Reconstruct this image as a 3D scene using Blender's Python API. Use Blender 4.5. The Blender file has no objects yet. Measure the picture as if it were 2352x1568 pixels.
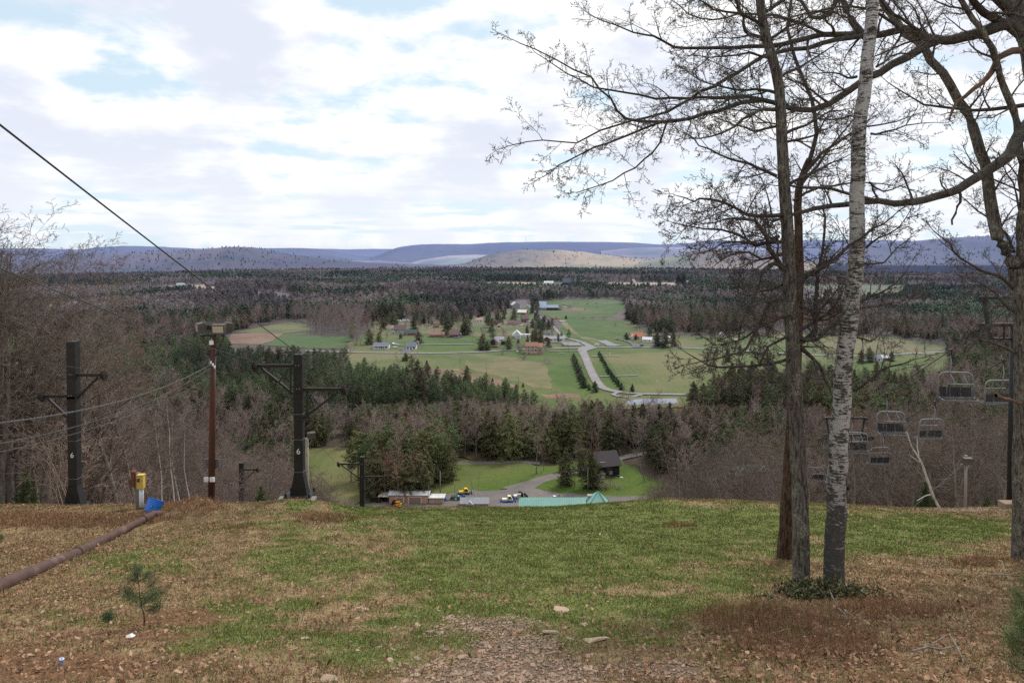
import bpy, math, random
import numpy as np
from mathutils import Vector, Matrix
rad = math.radians
random.seed(7)
scene = bpy.context.scene
COL = scene.collection

# ------------------------------------------------------------------ camera
# The eye is at the origin, looking along +Y and down the hill.
FW = 1568.0                       # focal length for a 2352 wide frame (24 mm lens)
PITCH = rad(1.3)                  # nearly level, with the lens shifted down
YC = 578.6                        # bearing of the optical axis
cam_d = bpy.data.cameras.new("camera")
cam_d.lens = 24.0
cam_d.sensor_width = 36.0
cam_d.shift_y = -(784.0 - YC) / 2352.0
cam_d.clip_start = 0.05
cam_d.clip_end = 60000
cam = bpy.data.objects.new("camera", cam_d)
cam.rotation_euler = (rad(90) - PITCH, 0, 0)
COL.objects.link(cam)
scene.camera = cam
cP, sP = math.cos(PITCH), math.sin(PITCH)

def ray(x, y):
    """direction of sight for a survey bearing (x, y), scaled so that dir.y == 1"""
    u = (x - 1176.0) / FW
    v = (y - YC) / FW
    d = (u, cP - v * sP, -sP - v * cP)
    return (d[0] / d[1], 1.0, d[2] / d[1])

def at(x, y, Y):
    d = ray(x, y)
    return Vector((d[0] * Y, Y, d[2] * Y))

def bearing(X, Y, Z):
    dep = Y * cP - Z * sP
    up = Y * sP + Z * cP
    dep = np.maximum(dep, 1e-3)
    return 1176 + FW * X / dep, YC - FW * up / dep

# ------------------------------------------------------------------ terrain
PY = np.array([-30, -4, 0, 3, 8, 15, 22, 26.5, 30, 33, 37, 45, 60, 120, 200, 236, 262, 275, 3000.])
PZ = np.array([3.0, -0.4, -1.75, -2.75, -5.27, -7.83, -9.86, -10.98, -11.95, -13.15, -14.95, -19.0, -26.64, -55.1, -85.6, -99.2, -104.5, -105, -105.])
def _pchip(xk, yk):
    h = np.diff(xk); s = np.diff(yk) / h
    m = np.zeros_like(yk); m[0] = s[0]; m[-1] = s[-1]
    for i in range(1, len(yk) - 1):
        if s[i - 1] * s[i] > 0:
            w1 = 2 * h[i] + h[i - 1]; w2 = h[i] + 2 * h[i - 1]
            m[i] = (w1 + w2) / (w1 / s[i - 1] + w2 / s[i])
    return m
PM = _pchip(PY, PZ)
def profile(y):
    y = np.clip(y, PY[0], PY[-1])
    i = np.clip(np.searchsorted(PY, y) - 1, 0, len(PY) - 2)
    h = PY[i + 1] - PY[i]; t = (y - PY[i]) / h
    return ((2*t**3 - 3*t**2 + 1) * PZ[i] + (t**3 - 2*t**2 + t) * h * PM[i] +
            (-2*t**3 + 3*t**2) * PZ[i + 1] + (t**3 - t**2) * h * PM[i + 1])

def _hash(ix, iy, s):
    n = (ix.astype(np.int64) * 374761393 + iy.astype(np.int64) * 668265263 + s * 974634777) & 0x7fffffff
    n = ((n ^ (n >> 13)) * 1274126177) & 0x7fffffff
    return ((n ^ (n >> 16)) & 0xffff) / 65535.0
def vnoise(x, y, s=0):
    x = np.asarray(x, float); y = np.asarray(y, float)
    ix = np.floor(x); iy = np.floor(y); fx = x - ix; fy = y - iy
    fx = fx*fx*(3-2*fx); fy = fy*fy*(3-2*fy)
    a = _hash(ix, iy, s); b = _hash(ix+1, iy, s); c = _hash(ix, iy+1, s); d = _hash(ix+1, iy+1, s)
    return (a*(1-fx)+b*fx)*(1-fy) + (c*(1-fx)+d*fx)*fy
def fbm(x, y, s=0, o=4):
    r = 0; a = 0.5; t = 0
    for k in range(o):
        r = r + a * vnoise(np.asarray(x)*2**k, np.asarray(y)*2**k, s+k*17); t += a; a *= 0.5
    return r / t

def sstep(a, b, x):
    t = np.clip((x - a) / (b - a), 0, 1)
    return t*t*(3-2*t)
# mounds near the brow: (X, Y, height, radius x, radius y)
def _mx(wx, Y, wy=1150): return ray(wx, wy)[0] * Y
MOUNDS = [(_mx(450, 27.5), 27.5, 0.55, 1.1, 1.3), (_mx(690, 28.5), 28.5, 0.42, 2.3, 2.0),
          (_mx(850, 29), 29.5, -0.34, 1.7, 2.4), (_mx(1150, 30), 30, -0.22, 5.0, 3.0), (_mx(1580, 30), 30, 0.30, 5.5, 3.0),
          (_mx(100, 23), 23, -0.35, 5.0, 3.5), (_mx(2320, 29), 29.5, -0.40, 4.5, 3.5),
          (_mx(1870, 14.5), 14.3, -0.05, 2.0, 1.6), (_mx(600, 24), 24, 0.25, 3.0, 3.0)]
KNOLLS = [(-160, 1150, 18, 100, 130), (-430, 1120, 20, 130, 150), (420, 1250, 12, 110, 120)]
def H(x, y):
    x = np.asarray(x, float); y = np.asarray(y, float)
    z = profile(y)
    for mx, my, h, rx, ry in MOUNDS:
        z = z + h * np.exp(-((x-mx)/rx)**2 - ((y-my)/ry)**2)
    near = 1 - sstep(60, 240, y)
    z = z + near * (0.20*(fbm(x/6+9, y/6, 3, 3)-0.5) + 0.08*(vnoise(x/0.9, y/0.9, 8)-0.5) + 0.05*(vnoise(x/0.35, y/0.35, 18)-0.5)) * sstep(1, 6, y)
    z = z + near * sstep(34, 60, y) * 4.0*(fbm(x/40, y/40, 5, 2)-0.5)
    for mx, my, h, rx, ry in KNOLLS:
        z = z + h * np.exp(-((x-mx)/rx)**2 - ((y-my)/ry)**2)
    d = np.hypot(x, y)
    z = z - 150 * sstep(1850, 4600, d) - 900 * sstep(6500, 17000, d)
    return z
def Hs(x, y): return float(H(np.array([x]), np.array([y]))[0])

def gp(x, y):
    """point of the ground seen along a bearing"""
    d = ray(x, y)
    a, b = 2.0, None
    Y = np.concatenate([np.arange(2, 60, 0.1), np.arange(60, 400, 1.0), np.arange(400, 4000, 5.0)])
    g = d[2]*Y - H(d[0]*Y, Y)
    k = np.argmax(g < 0) if (g < 0).any() else len(Y)-1
    lo, hi = Y[max(k-1, 0)], Y[k]
    for _ in range(30):
        m = (lo+hi)/2
        if d[2]*m - Hs(d[0]*m, m) < 0: hi = m
        else: lo = m
    return Vector((d[0]*hi, hi, Hs(d[0]*hi, hi)))
ZV = -105.0
def vp(x, y):
    """point of the flat valley floor along a bearing"""
    d = ray(x, y); Y = ZV / d[2]
    return Vector((d[0]*Y, Y, ZV))
def cr(x0, y0, k): return lambda cx, cy: (x0 + cx*k, y0 + cy*k)
v1 = cr(689.0, 631.6, .2014); v2 = cr(1091.0, 631.6, .2014)
b1 = cr(803.9, 1004.9, .1709); b2 = cr(1148.4, 1004.9, .1709)
lf = cr(0, 516.8, .3418); cc = cr(1764, 631.6, .3661)
A_ = cr(1148.4, 0, .5117); B_ = cr(1492.9, 459.4, .3652); c1 = cr(0, 746.4, .2930)

# ------------------------------------------------------------------ helpers
def props(o, label=None, cat=None, group=None, kind=None):
    if label: o["label"] = label
    if cat: o["category"] = cat
    if group: o["group"] = group
    if kind: o["kind"] = kind
    return o
def thing(name, label, cat, loc=(0, 0, 0), rz=0.0, group=None):
    o = bpy.data.objects.new(name, None); COL.objects.link(o)
    o.location = loc; o.rotation_euler = (0, 0, rz); o.empty_display_size = 0.2
    return props(o, label, cat, group)
def link(name, me, parent=None, mats=None):
    o = bpy.data.objects.new(name, me); COL.objects.link(o)
    if parent: o.parent = parent
    for m in mats or []: me.materials.append(m)
    return o
def dup(root, loc=None, rz=None, scale=None, label=None, group=None):
    r = root.copy(); COL.objects.link(r)
    if loc is not None: r.location = loc
    if rz is not None: r.rotation_euler = (0, 0, rz)
    if scale is not None: r.scale = (scale,)*3 if not hasattr(scale, '__len__') else scale
    if label: r["label"] = label
    if group: r["group"] = group
    for ch in KIDS.get(root.name, root.children):
        c = ch.copy(); COL.objects.link(c); c.parent = r
        for g in KIDS.get(ch.name, ch.children):
            e = g.copy(); COL.objects.link(e); e.parent = c
    return r
KIDS = {}

def np_mesh(name, V, faces, smooth=False, col=None, mi=None):
    """V (n,3); faces: list of (m,k) index arrays; col: (n,4) vertex colours"""
    me = bpy.data.meshes.new(name)
    V = np.asarray(V, np.float32)
    me.vertices.add(len(V)); me.vertices.foreach_set("co", V.ravel())
    idx = np.concatenate([f.ravel() for f in faces]).astype(np.int32)
    tot = np.concatenate([np.full(len(f), f.shape[1]) for f in faces]).astype(np.int32)
    st = np.concatenate([[0], np.cumsum(tot)[:-1]]).astype(np.int32)
    me.loops.add(len(idx)); me.loops.foreach_set("vertex_index", idx)
    me.polygons.add(len(tot)); me.polygons.foreach_set("loop_start", st); me.polygons.foreach_set("loop_total", tot)
    if mi is not None: me.polygons.foreach_set("material_index", np.asarray(mi, np.int32))
    me.polygons.foreach_set("use_smooth", np.full(len(tot), smooth))
    me.update(calc_edges=True)
    if col is not None:
        at_ = me.color_attributes.new("tint", 'FLOAT_COLOR', 'POINT')
        at_.data.foreach_set("color", np.asarray(col, np.float32).ravel())
    return me

class MB:
    def __init__(s): s.V = []; s.F = []; s.M = []; s.S = []
    def add(s, vs, fs, m=0, sm=False):
        b = len(s.V); s.V += [tuple(v) for v in vs]
        for f in fs: s.F.append([i+b for i in f]); s.M.append(m); s.S.append(sm)
        return s
    def box(s, c, d, rz=0.0, m=0, taper=1.0, rx=0.0):
        x, y, z = d[0]/2, d[1]/2, d[2]/2
        vs = []
        for k, (a, b, e) in enumerate([(-x,-y,-z),(x,-y,-z),(x,y,-z),(-x,y,-z),(-x,-y,z),(x,-y,z),(x,y,z),(-x,y,z)]):
            if k > 3: a *= taper; b *= taper
            if rx: b, e = b*math.cos(rx)-e*math.sin(rx), b*math.sin(rx)+e*math.cos(rx)
            ca, sa = math.cos(rz), math.sin(rz)
            vs.append((c[0]+a*ca-b*sa, c[1]+a*sa+b*ca, c[2]+e))
        return s.add(vs, [(0,3,2,1),(4,5,6,7),(0,1,5,4),(1,2,6,5),(2,3,7,6),(3,0,4,7)], m)
    def tube(s, pts, r, n=8, m=0, cap=True, sm=True):
        pts = [Vector(p) for p in pts]
        rs = r if hasattr(r, '__len__') else [r]*len(pts)
        vs = []; fs = []
        for i, p in enumerate(pts):
            t = (pts[min(i+1, len(pts)-1)] - pts[max(i-1, 0)]).normalized()
            ref = Vector((0,0,1)) if abs(t.z) < 0.9 else Vector((0,1,0))
            a = t.cross(ref).normalized(); b = a.cross(t)
            for k in range(n):
                th = 2*math.pi*k/n
                vs.append(p + a*math.cos(th)*rs[i] + b*math.sin(th)*rs[i])
        for i in range(len(pts)-1):
            for k in range(n):
                fs.append((i*n+k, i*n+(k+1)%n, (i+1)*n+(k+1)%n, (i+1)*n+k))
        s.add(vs, fs, m, sm)
        if cap:
            b = len(s.V) - len(vs)
            s.F.append([b+k for k in range(n)][::-1]); s.M.append(m); s.S.append(False)
            e = b + (len(pts)-1)*n
            s.F.append([e+k for k in range(n)]); s.M.append(m); s.S.append(False)
        return s
    def bar(s, p0, p1, w, h=None, m=0):
        """square section bar"""
        h = h or w
        p0, p1 = Vector(p0), Vector(p1); t = (p1-p0).normalized()
        ref = Vector((0,0,1)) if abs(t.z) < 0.95 else Vector((0,1,0))
        a = t.cross(ref).normalized()*w/2; b = a.cross(t).normalized()*h/2
        vs = [p+q for p in (p0, p1) for q in (-a-b, a-b, a+b, -a+b)]
        return s.add(vs, [(0,3,2,1),(4,5,6,7),(0,1,5,4),(1,2,6,5),(2,3,7,6),(3,0,4,7)], m)
    def ext(s, poly, a0, a1, axis='y', m=0):
        """extrude a 2D polygon: axis y -> poly in (x,z); axis x -> poly in (y,z); axis z -> (x,y)"""
        n = len(poly)
        def P(p, a): return {'y': (p[0], a, p[1]), 'x': (a, p[0], p[1]), 'z': (p[0], p[1], a)}[axis]
        vs = [P(p, a0) for p in poly] + [P(p, a1) for p in poly]
        fs = [tuple(range(n))[::-1], tuple(range(n, 2*n))] + [(i, (i+1)%n, (i+1)%n+n, i+n) for i in range(n)]
        return s.add(vs, fs, m)
    def ball(s, c, r, n=10, k=6, m=0):
        r = r if hasattr(r, '__len__') else (r, r, r)
        vs = [(c[0], c[1], c[2]-r[2])]
        for i in range(1, k):
            ph = -math.pi/2 + math.pi*i/k
            for j in range(n):
                th = 2*math.pi*j/n
                vs.append((c[0]+r[0]*math.cos(ph)*math.cos(th), c[1]+r[1]*math.cos(ph)*math.sin(th), c[2]+r[2]*math.sin(ph)))
        vs.append((c[0], c[1], c[2]+r[2])); e = len(vs)-1
        fs = [(0, 1+(j+1)%n, 1+j) for j in range(n)]
        for i in range(k-2):
            for j in range(n):
                fs.append((1+i*n+j, 1+i*n+(j+1)%n, 1+(i+1)*n+(j+1)%n, 1+(i+1)*n+j))
        fs += [(e, 1+(k-2)*n+j, 1+(k-2)*n+(j+1)%n) for j in range(n)]
        return s.add(vs, fs, m, True)
    def mesh(s, name):
        me = bpy.data.meshes.new(name); me.from_pydata(s.V, [], s.F)
        me.polygons.foreach_set("material_index", s.M); me.polygons.foreach_set("use_smooth", s.S)
        me.update(); return me
    def build(s, name, mats, parent=None, label=None):
        mats = mats if isinstance(mats, (list, tuple)) else [mats]
        o = link(name, s.mesh(name), parent, mats)
        if label: o["label"] = label
        return o

def tubes_np(polys, sides=3):
    """polys: list of (points (n,3), radii (n)); batch tubes -> V, quads"""
    groups = {}
    for P, R in polys: groups.setdefault(len(P), []).append((P, R))
    Vs = []; Fs = []; base = 0
    for n, lst in groups.items():
        P = np.array([p for p, _ in lst], float); R = np.array([r for _, r in lst], float)
        T = np.gradient(P, axis=1) if n > 2 else np.repeat((P[:, 1:]-P[:, :1]), 2, axis=1)
        T /= np.linalg.norm(T, axis=2, keepdims=True) + 1e-9
        ref = np.where(np.abs(T[..., 2:3]) < 0.9, np.array([0, 0, 1.0]), np.array([0, 1.0, 0]))
        a = np.cross(T, ref); a /= np.linalg.norm(a, axis=2, keepdims=True) + 1e-9
        b = np.cross(a, T)
        th = np.arange(sides) * 2*np.pi/sides
        ring = P[:, :, None, :] + R[:, :, None, None]*(np.cos(th)[None, None, :, None]*a[:, :, None, :] + np.sin(th)[None, None, :, None]*b[:, :, None, :])
        N = len(lst)
        idx = np.arange(N*n*sides).reshape(N, n, sides) + base
        q = np.stack([idx[:, :-1], np.roll(idx, -1, 2)[:, :-1], np.roll(idx, -1, 2)[:, 1:], idx[:, 1:]], -1).reshape(-1, 4)
        Vs.append(ring.reshape(-1, 3)); Fs.append(q); base += N*n*sides
    return np.concatenate(Vs), np.concatenate(Fs)

# ------------------------------------------------------------------ materials
class NT:
    def __init__(s, m):
        m.use_nodes = True; s.t = m.node_tree; s.t.nodes.clear()
    def n(s, typ, **kw):
        nd = s.t.nodes.new(typ)
        for k, v in kw.items():
            if k.startswith('i_'): nd.inputs[int(k[2:]) if k[2:].isdigit() else k[2:].replace('_', ' ')].default_value = v
            else: setattr(nd, k, v)
        return nd
    def l(s, a, b): s.t.links.new(a, b); return s
    def noise(s, vec, scale, detail=3, rough=0.55, dim='3D'):
        nd = s.n('ShaderNodeTexNoise', noise_dimensions=dim)
        nd.inputs['Scale'].default_value = scale; nd.inputs['Detail'].default_value = detail; nd.inputs['Roughness'].default_value = rough
        if vec: s.l(vec, nd.inputs['Vector'])
        return nd.outputs['Fac']
    def math(s, op, a, b=None, c=None, clamp=False):
        nd = s.n('ShaderNodeMath', operation=op, use_clamp=clamp)
        for i, v in enumerate((a, b, c)):
            if v is None: continue
            if isinstance(v, (int, float)): nd.inputs[i].default_value = v
            else: s.l(v, nd.inputs[i])
        return nd.outputs[0]
    def mix(s, f, a, b, typ='MIX'):
        nd = s.n('ShaderNodeMix', data_type='RGBA', blend_type=typ)
        for sock, v in ((nd.inputs[0], f), (nd.inputs[6], a), (nd.inputs[7], b)):
            if isinstance(v, (int, float)): sock.default_value = v
            elif isinstance(v, (tuple, list)): sock.default_value = (*v[:3], 1)
            else: s.l(v, sock)
        return nd.outputs[2]
    def ramp(s, f, stops):
        nd = s.n('ShaderNodeValToRGB'); e = nd.color_ramp.elements
        while len(e) < len(stops): e.new(0.5)
        for el, (p, c) in zip(e, stops):
            el.position = p; el.color = (*c, 1) if len(c) == 3 else c
        s.l(f, nd.inputs[0]); return nd.outputs[0]
    def maprange(s, v, a, b, c=0.0, d=1.0, smooth=True):
        nd = s.n('ShaderNodeMapRange', interpolation_type='SMOOTHSTEP' if smooth else 'LINEAR')
        for i, q in enumerate((a, b, c, d)): nd.inputs[i+1].default_value = q
        s.l(v, nd.inputs[0]); return nd.outputs[0]

HAZE_COL = (0.150, 0.192, 0.355)  # distance haze is mixed into the surface colours with this blue
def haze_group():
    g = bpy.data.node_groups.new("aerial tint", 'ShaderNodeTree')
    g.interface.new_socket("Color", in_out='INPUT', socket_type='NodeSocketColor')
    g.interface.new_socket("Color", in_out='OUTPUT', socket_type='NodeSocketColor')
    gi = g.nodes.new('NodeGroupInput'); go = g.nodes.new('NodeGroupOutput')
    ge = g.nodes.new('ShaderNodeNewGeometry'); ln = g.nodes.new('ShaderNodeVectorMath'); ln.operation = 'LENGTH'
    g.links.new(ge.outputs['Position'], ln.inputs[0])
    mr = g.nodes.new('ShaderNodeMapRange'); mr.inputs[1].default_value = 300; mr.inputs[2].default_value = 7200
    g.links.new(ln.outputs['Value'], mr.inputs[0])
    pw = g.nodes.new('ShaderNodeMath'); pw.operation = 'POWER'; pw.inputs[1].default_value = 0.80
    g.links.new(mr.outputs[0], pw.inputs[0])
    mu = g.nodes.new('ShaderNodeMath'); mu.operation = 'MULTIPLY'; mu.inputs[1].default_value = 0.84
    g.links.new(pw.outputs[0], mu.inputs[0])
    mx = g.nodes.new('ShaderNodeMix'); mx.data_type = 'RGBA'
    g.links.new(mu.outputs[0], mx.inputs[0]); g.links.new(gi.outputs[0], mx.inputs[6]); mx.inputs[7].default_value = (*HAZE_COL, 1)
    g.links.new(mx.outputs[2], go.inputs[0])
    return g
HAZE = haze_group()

def finish(nt, color, rough=0.85, metal=0.0, haze=False, bump=None, bump_d=0.02, spec=0.3, transl=None):
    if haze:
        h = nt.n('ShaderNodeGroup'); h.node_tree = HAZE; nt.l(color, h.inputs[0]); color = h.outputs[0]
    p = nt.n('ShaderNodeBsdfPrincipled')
    p.inputs['Roughness'].default_value = rough; p.inputs['Metallic'].default_value = metal
    p.inputs['Specular IOR Level'].default_value = spec
    nt.l(color, p.inputs['Base Color'])
    if bump is not None:
        b = nt.n('ShaderNodeBump'); b.inputs['Distance'].default_value = bump_d; b.inputs['Strength'].default_value = 1.0
        nt.l(bump, b.inputs['Height']); nt.l(b.outputs[0], p.inputs['Normal'])
    o = nt.n('ShaderNodeOutputMaterial')
    nt.l(p.outputs[0], o.inputs['Surface'])

def mat(name, c0, c1=None, scale=3.0, rough=0.8, metal=0.0, haze=False, bump=0.0, stretch=(1, 1, 1), objrand=0.0, tint=False, spec=0.3, detail=4, c2=None, patch=0.0):
    """mottled material: noise between c0 and c1; objrand varies brightness per object"""
    m = bpy.data.materials.new(name); nt = NT(m)
    c1 = c1 or tuple(v*0.75 for v in c0)
    tc = nt.n('ShaderNodeTexCoord'); mp = nt.n('ShaderNodeMapping'); mp.inputs['Scale'].default_value = stretch
    nt.l(tc.outputs['Object'], mp.inputs[0])
    f = nt.noise(mp.outputs[0], scale, detail)
    f2 = nt.maprange(f, 0.32, 0.68)
    c = nt.mix(f2, c0, c1)
    if c2:
        g = nt.maprange(nt.noise(mp.outputs[0], scale*0.37, 3), 0.55, 0.7)
        c = nt.mix(g, c, c2)
    if tint:
        a = nt.n('ShaderNodeAttribute', attribute_name="tint"); c = nt.mix(1.0, c, a.outputs['Color'], 'MULTIPLY')
    if objrand:
        oi = nt.n('ShaderNodeObjectInfo')
        br = nt.math('MULTIPLY_ADD', oi.outputs['Random'], 2*objrand, 1-objrand)
        hs = nt.n('ShaderNodeHueSaturation'); nt.l(c, hs.inputs['Color']); nt.l(br, hs.inputs['Value'])
        r2 = nt.math('FRACT', nt.math('MULTIPLY', oi.outputs['Random'], 17.3))
        hu = nt.math('MULTIPLY_ADD', r2, 0.05*objrand/0.3, 0.5-0.025*objrand/0.3); nt.l(hu, hs.inputs['Hue'])
        c = hs.outputs[0]
    if patch:  # wide brightness patches standing in for cloud shade, multiplied into the colour
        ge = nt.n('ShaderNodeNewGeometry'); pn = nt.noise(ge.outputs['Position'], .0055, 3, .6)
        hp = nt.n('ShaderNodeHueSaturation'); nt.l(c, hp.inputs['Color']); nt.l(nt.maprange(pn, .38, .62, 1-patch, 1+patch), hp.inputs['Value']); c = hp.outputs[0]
    finish(nt, c, rough, metal, haze, f if bump else None, bump, spec)
    return m

# ------------------------------------------------------------------ sky and sun
SUN_EL, SUN_AZ = rad(52), rad(35)          # high, ahead and to the right
w = bpy.data.worlds.new("World"); scene.world = w
nt = NT(w)
sky = nt.n('ShaderNodeTexSky', sky_type='NISHITA', sun_disc=False, sun_elevation=SUN_EL, sun_rotation=SUN_AZ)
sky.altitude = 500; sky.air_density = 1.0; sky.dust_density = 1.2; sky.ozone_density = 1.0
tc = nt.n('ShaderNodeTexCoord'); sp = nt.n('ShaderNodeSeparateXYZ'); nt.l(tc.outputs['Generated'], sp.inputs[0])
zz = nt.math('ADD', nt.math('MAXIMUM', sp.outputs[2], 0.0), 0.10)
px = nt.math('DIVIDE', sp.outputs[0], zz); py = nt.math('DIVIDE', sp.outputs[1], zz)
def cloud_dens(k, seed):
    cb = nt.n('ShaderNodeCombineXYZ', i_2=seed)
    nt.l(nt.math('MULTIPLY', px, k), cb.inputs[0]); nt.l(nt.math('MULTIPLY', py, k*1.0), cb.inputs[1])
    big = nt.noise(cb.outputs[0], 0.55, 2, 0.5)
    fine = nt.noise(cb.outputs[0], 1.25, 8, 0.55)
    return nt.math('ADD', nt.math('MULTIPLY', big, 0.42), nt.math('MULTIPLY', fine, 0.58))
d0 = cloud_dens(1.0, 3.7); d1 = cloud_dens(0.935, 3.7); d2 = cloud_dens(0.86, 3.7)
mpd = nt.n('ShaderNodeMapping'); mpd.inputs['Scale'].default_value = (7, 7, 15); nt.l(tc.outputs['Generated'], mpd.inputs[0])
puff = nt.math('SUBTRACT', nt.noise(mpd.outputs[0], 1.0, 7, .58), 0.5)
mpe = nt.n('ShaderNodeMapping'); mpe.inputs['Scale'].default_value = (7, 7, 15); mpe.inputs['Location'].default_value = (0, 0, .38); nt.l(tc.outputs['Generated'], mpe.inputs[0])
puff2 = nt.math('SUBTRACT', nt.noise(mpe.outputs[0], 1.0, 5, .55), 0.5)
d0 = nt.math('ADD', d0, nt.math('MULTIPLY', puff, 0.42))
cover = nt.maprange(d0, 0.40, 0.50)
under = nt.maprange(nt.math('ADD', nt.math('ADD', nt.math('MULTIPLY', d1, 0.5), nt.math('MULTIPLY', d2, 0.5)), nt.math('MULTIPLY', puff2, 0.5)), 0.43, 0.60)
# cloud tops white, undersides lavender grey
cl = nt.mix(under, (7.9, 7.9, 7.9), (5.45, 5.8, 6.6))
gap = nt.mix(0.8, sky.outputs[0], (5.0, 6.15, 6.85))
col = nt.mix(cover, gap, cl)
hz = nt.maprange(sp.outputs[2], 0.0, 0.16)
pale = nt.mix(cover, (5.4, 6.3, 7.1), (6.3, 6.6, 7.1))
low = nt.math('MULTIPLY_ADD', nt.math('SUBTRACT', 1.0, hz), 0.62, 0.0)
col = nt.mix(low, col, pale)
# darker below the horizon
gr = nt.maprange(sp.outputs[2], -0.06, -0.005)
col = nt.mix(gr, (1.2, 1.1, 0.9), col)
bg = nt.n('ShaderNodeBackground'); bg.inputs['Strength'].default_value = 0.145
nt.l(col, bg.inputs['Color']); ow = nt.n('ShaderNodeOutputWorld'); nt.l(bg.outputs[0], ow.inputs['Surface'])

sun = bpy.data.lights.new("sun", 'SUN'); sun.energy = 3.1; sun.angle = rad(14); sun.color = (1.0, 0.95, 0.87)
so = bpy.data.objects.new("sun", sun); COL.objects.link(so)
# light travels away from the sun: sun stands ahead-right at azimuth SUN_AZ (clockwise from +Y)
sd = Vector((math.sin(SUN_AZ)*math.cos(SUN_EL), math.cos(SUN_AZ)*math.cos(SUN_EL), math.sin(SUN_EL)))
so.rotation_euler = (-sd).to_track_quat('-Z', 'Y').to_euler()
so.location = (0, 0, 60)

scene.view_settings.view_transform = 'Standard'; scene.view_settings.look = 'None'; scene.view_settings.exposure = 0
scene.render.engine = 'CYCLES'
scene.cycles.use_denoising = False
scene.cycles.max_bounces = 4; scene.cycles.diffuse_bounces = 2; scene.cycles.glossy_bounces = 2; scene.cycles.transmission_bounces = 2
scene.cycles.use_adaptive_sampling = True; scene.cycles.adaptive_threshold = 0.02
scene.cycles.sample_clamp_direct = 5.0; scene.cycles.sample_clamp_indirect = 2.0
scene.cycles.caustics_reflective = False; scene.cycles.caustics_refractive = False
# ------------------------------------------------------------------ ground sheet
def blob(wx, wy, lst):
    r = np.zeros_like(wx)
    for cx, cy, rx, ry, a in lst:
        r = np.maximum(r, a*np.exp(-(((wx-cx)/rx)**2 + ((wy-cy)/ry)**2)))
    return r
def cover(X, Y, Z):
    """what grows or lies where on the near slope: green, red, dirt, dry (0..1)"""
    wx, wy = bearing(X, Y, Z)
    n1 = fbm(X*0.8, Y*0.8, 31, 4); n2 = fbm(X*2.2+7, Y*2.2, 37, 3); n3 = fbm(X*0.3, Y*0.3, 41, 3)
    green = blob(wx, wy, [(1300, 1190, 520, 70, 1.0), (1250, 1290, 420, 95, 1.0), (1500, 1240, 450, 90, .95), (1050, 1340, 330, 60, .72),
                          (2080, 1215, 330, 38, 1.0), (720, 1290, 230, 90, .62), (820, 1165, 80, 20, .95), (1950, 1260, 300, 35, .7),
                          (690, 1160, 60, 16, .8), (1250, 1440, 420, 60, .62), (500, 1330, 330, 90, .36), (1620, 1500, 180, 60, .4),
                          (820, 1480, 260, 70, .55), (1700, 1200, 200, 50, .9), (1250, 1400, 560, 130, .78), (330, 1290, 220, 70, .52), (600, 1420, 330, 120, .50), (1650, 1330, 200, 80, .7), (250, 1400, 250, 60, .40), (1400, 1200, 800, 60, 1.0)])
    green = green*1.12 + (n1-0.5)*.65 + (n2-0.5)*0.9
    dirt = blob(wx, wy, [(1170, 1555, 270, 75, 1.0), (1500, 1540, 230, 50, .7), (1130, 1440, 200, 40, .75), (1000, 1162, 200, 9, .8),
                         (870, 1195, 90, 14, .5), (2230, 1170, 200, 9, .9), (800, 1400, 90, 20, .4), (1180, 1490, 130, 80, .95)]) + (n2-0.5)*0.7
    red = blob(wx, wy, [(80, 1530, 330, 55, 1.0), (400, 1420, 130, 28, .9), (560, 1370, 160, 22, .55), (290, 1460, 200, 22, .75), (2050, 1520, 420, 60, .45), (1760, 1490, 200, 50, .4), (620, 1140, 60, 10, .9),
                        (450, 1140, 60, 16, .8), (30, 1440, 150, 40, .3), (1790, 1290, 70, 12, .8)]) + (n1-0.5)*0.7
    dry = blob(wx, wy, [(130, 1195, 260, 22, 1.0), (740, 1190, 100, 18, .8), (440, 1165, 90, 30, .9), (1760, 1430, 230, 50, 1.0), (2050, 1400, 260, 40, .75),
                        (1880, 1480, 300, 60, .75), (2250, 1290, 90, 20, .8), (330, 1190, 120, 20, .8), (1560, 1205, 60, 7, .8), (560, 1215, 130, 25, .5)]) + (n2-0.5)*0.5
    return (sstep(.22, .78, green), sstep(.35, .7, red), sstep(.38, .72, dirt), sstep(.4, .7, dry), n1, n2)

def ground_colour(X, Y, Z):
    g, r, d, s, n1, n2 = cover(X, Y, Z)
    tan = np.array([.250, .176, .096]); brown = np.array([.185, .112, .062]); grn = np.array([.122, .148, .040])
    redc = np.array([.140, .074, .040]); dirtc = np.array([.235, .165, .122]); dryc = np.array([.165, .098, .058])
    n2_ = sstep(.35, .65, n2)[:, None]
    c = tan*(1-n2_) + brown*n2_
    for mk, cc in ((g, grn), (r, redc), (d, dirtc), (s, dryc)):
        mk = mk[:, None]; c = c*(1-mk*.9) + cc*mk*.9
    wood = np.array([.20, .155, .12])                           # leaf litter under the woods
    far = sstep(36, 46, Y)[:, None]
    trail = (1-sstep(14, 26, np.abs(X+.5)))[:, None]*far
    c = c*(1-far) + wood*far
    c = c*(1-trail*.7) + np.array([.11, .115, .04])*trail*.7
    v = sstep(180, 300, Y)[:, None]
    nn = fbm(X/25, Y/25, 3, 4)[:, None]
    fl = sstep(600, 1200, Y)[:, None]
    c = c*(1-v) + ((np.array([.085, .068, .046])*(1-fl)+np.array([.15, .122, .108])*fl)*(0.6+0.8*nn))*v
    return c

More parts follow.
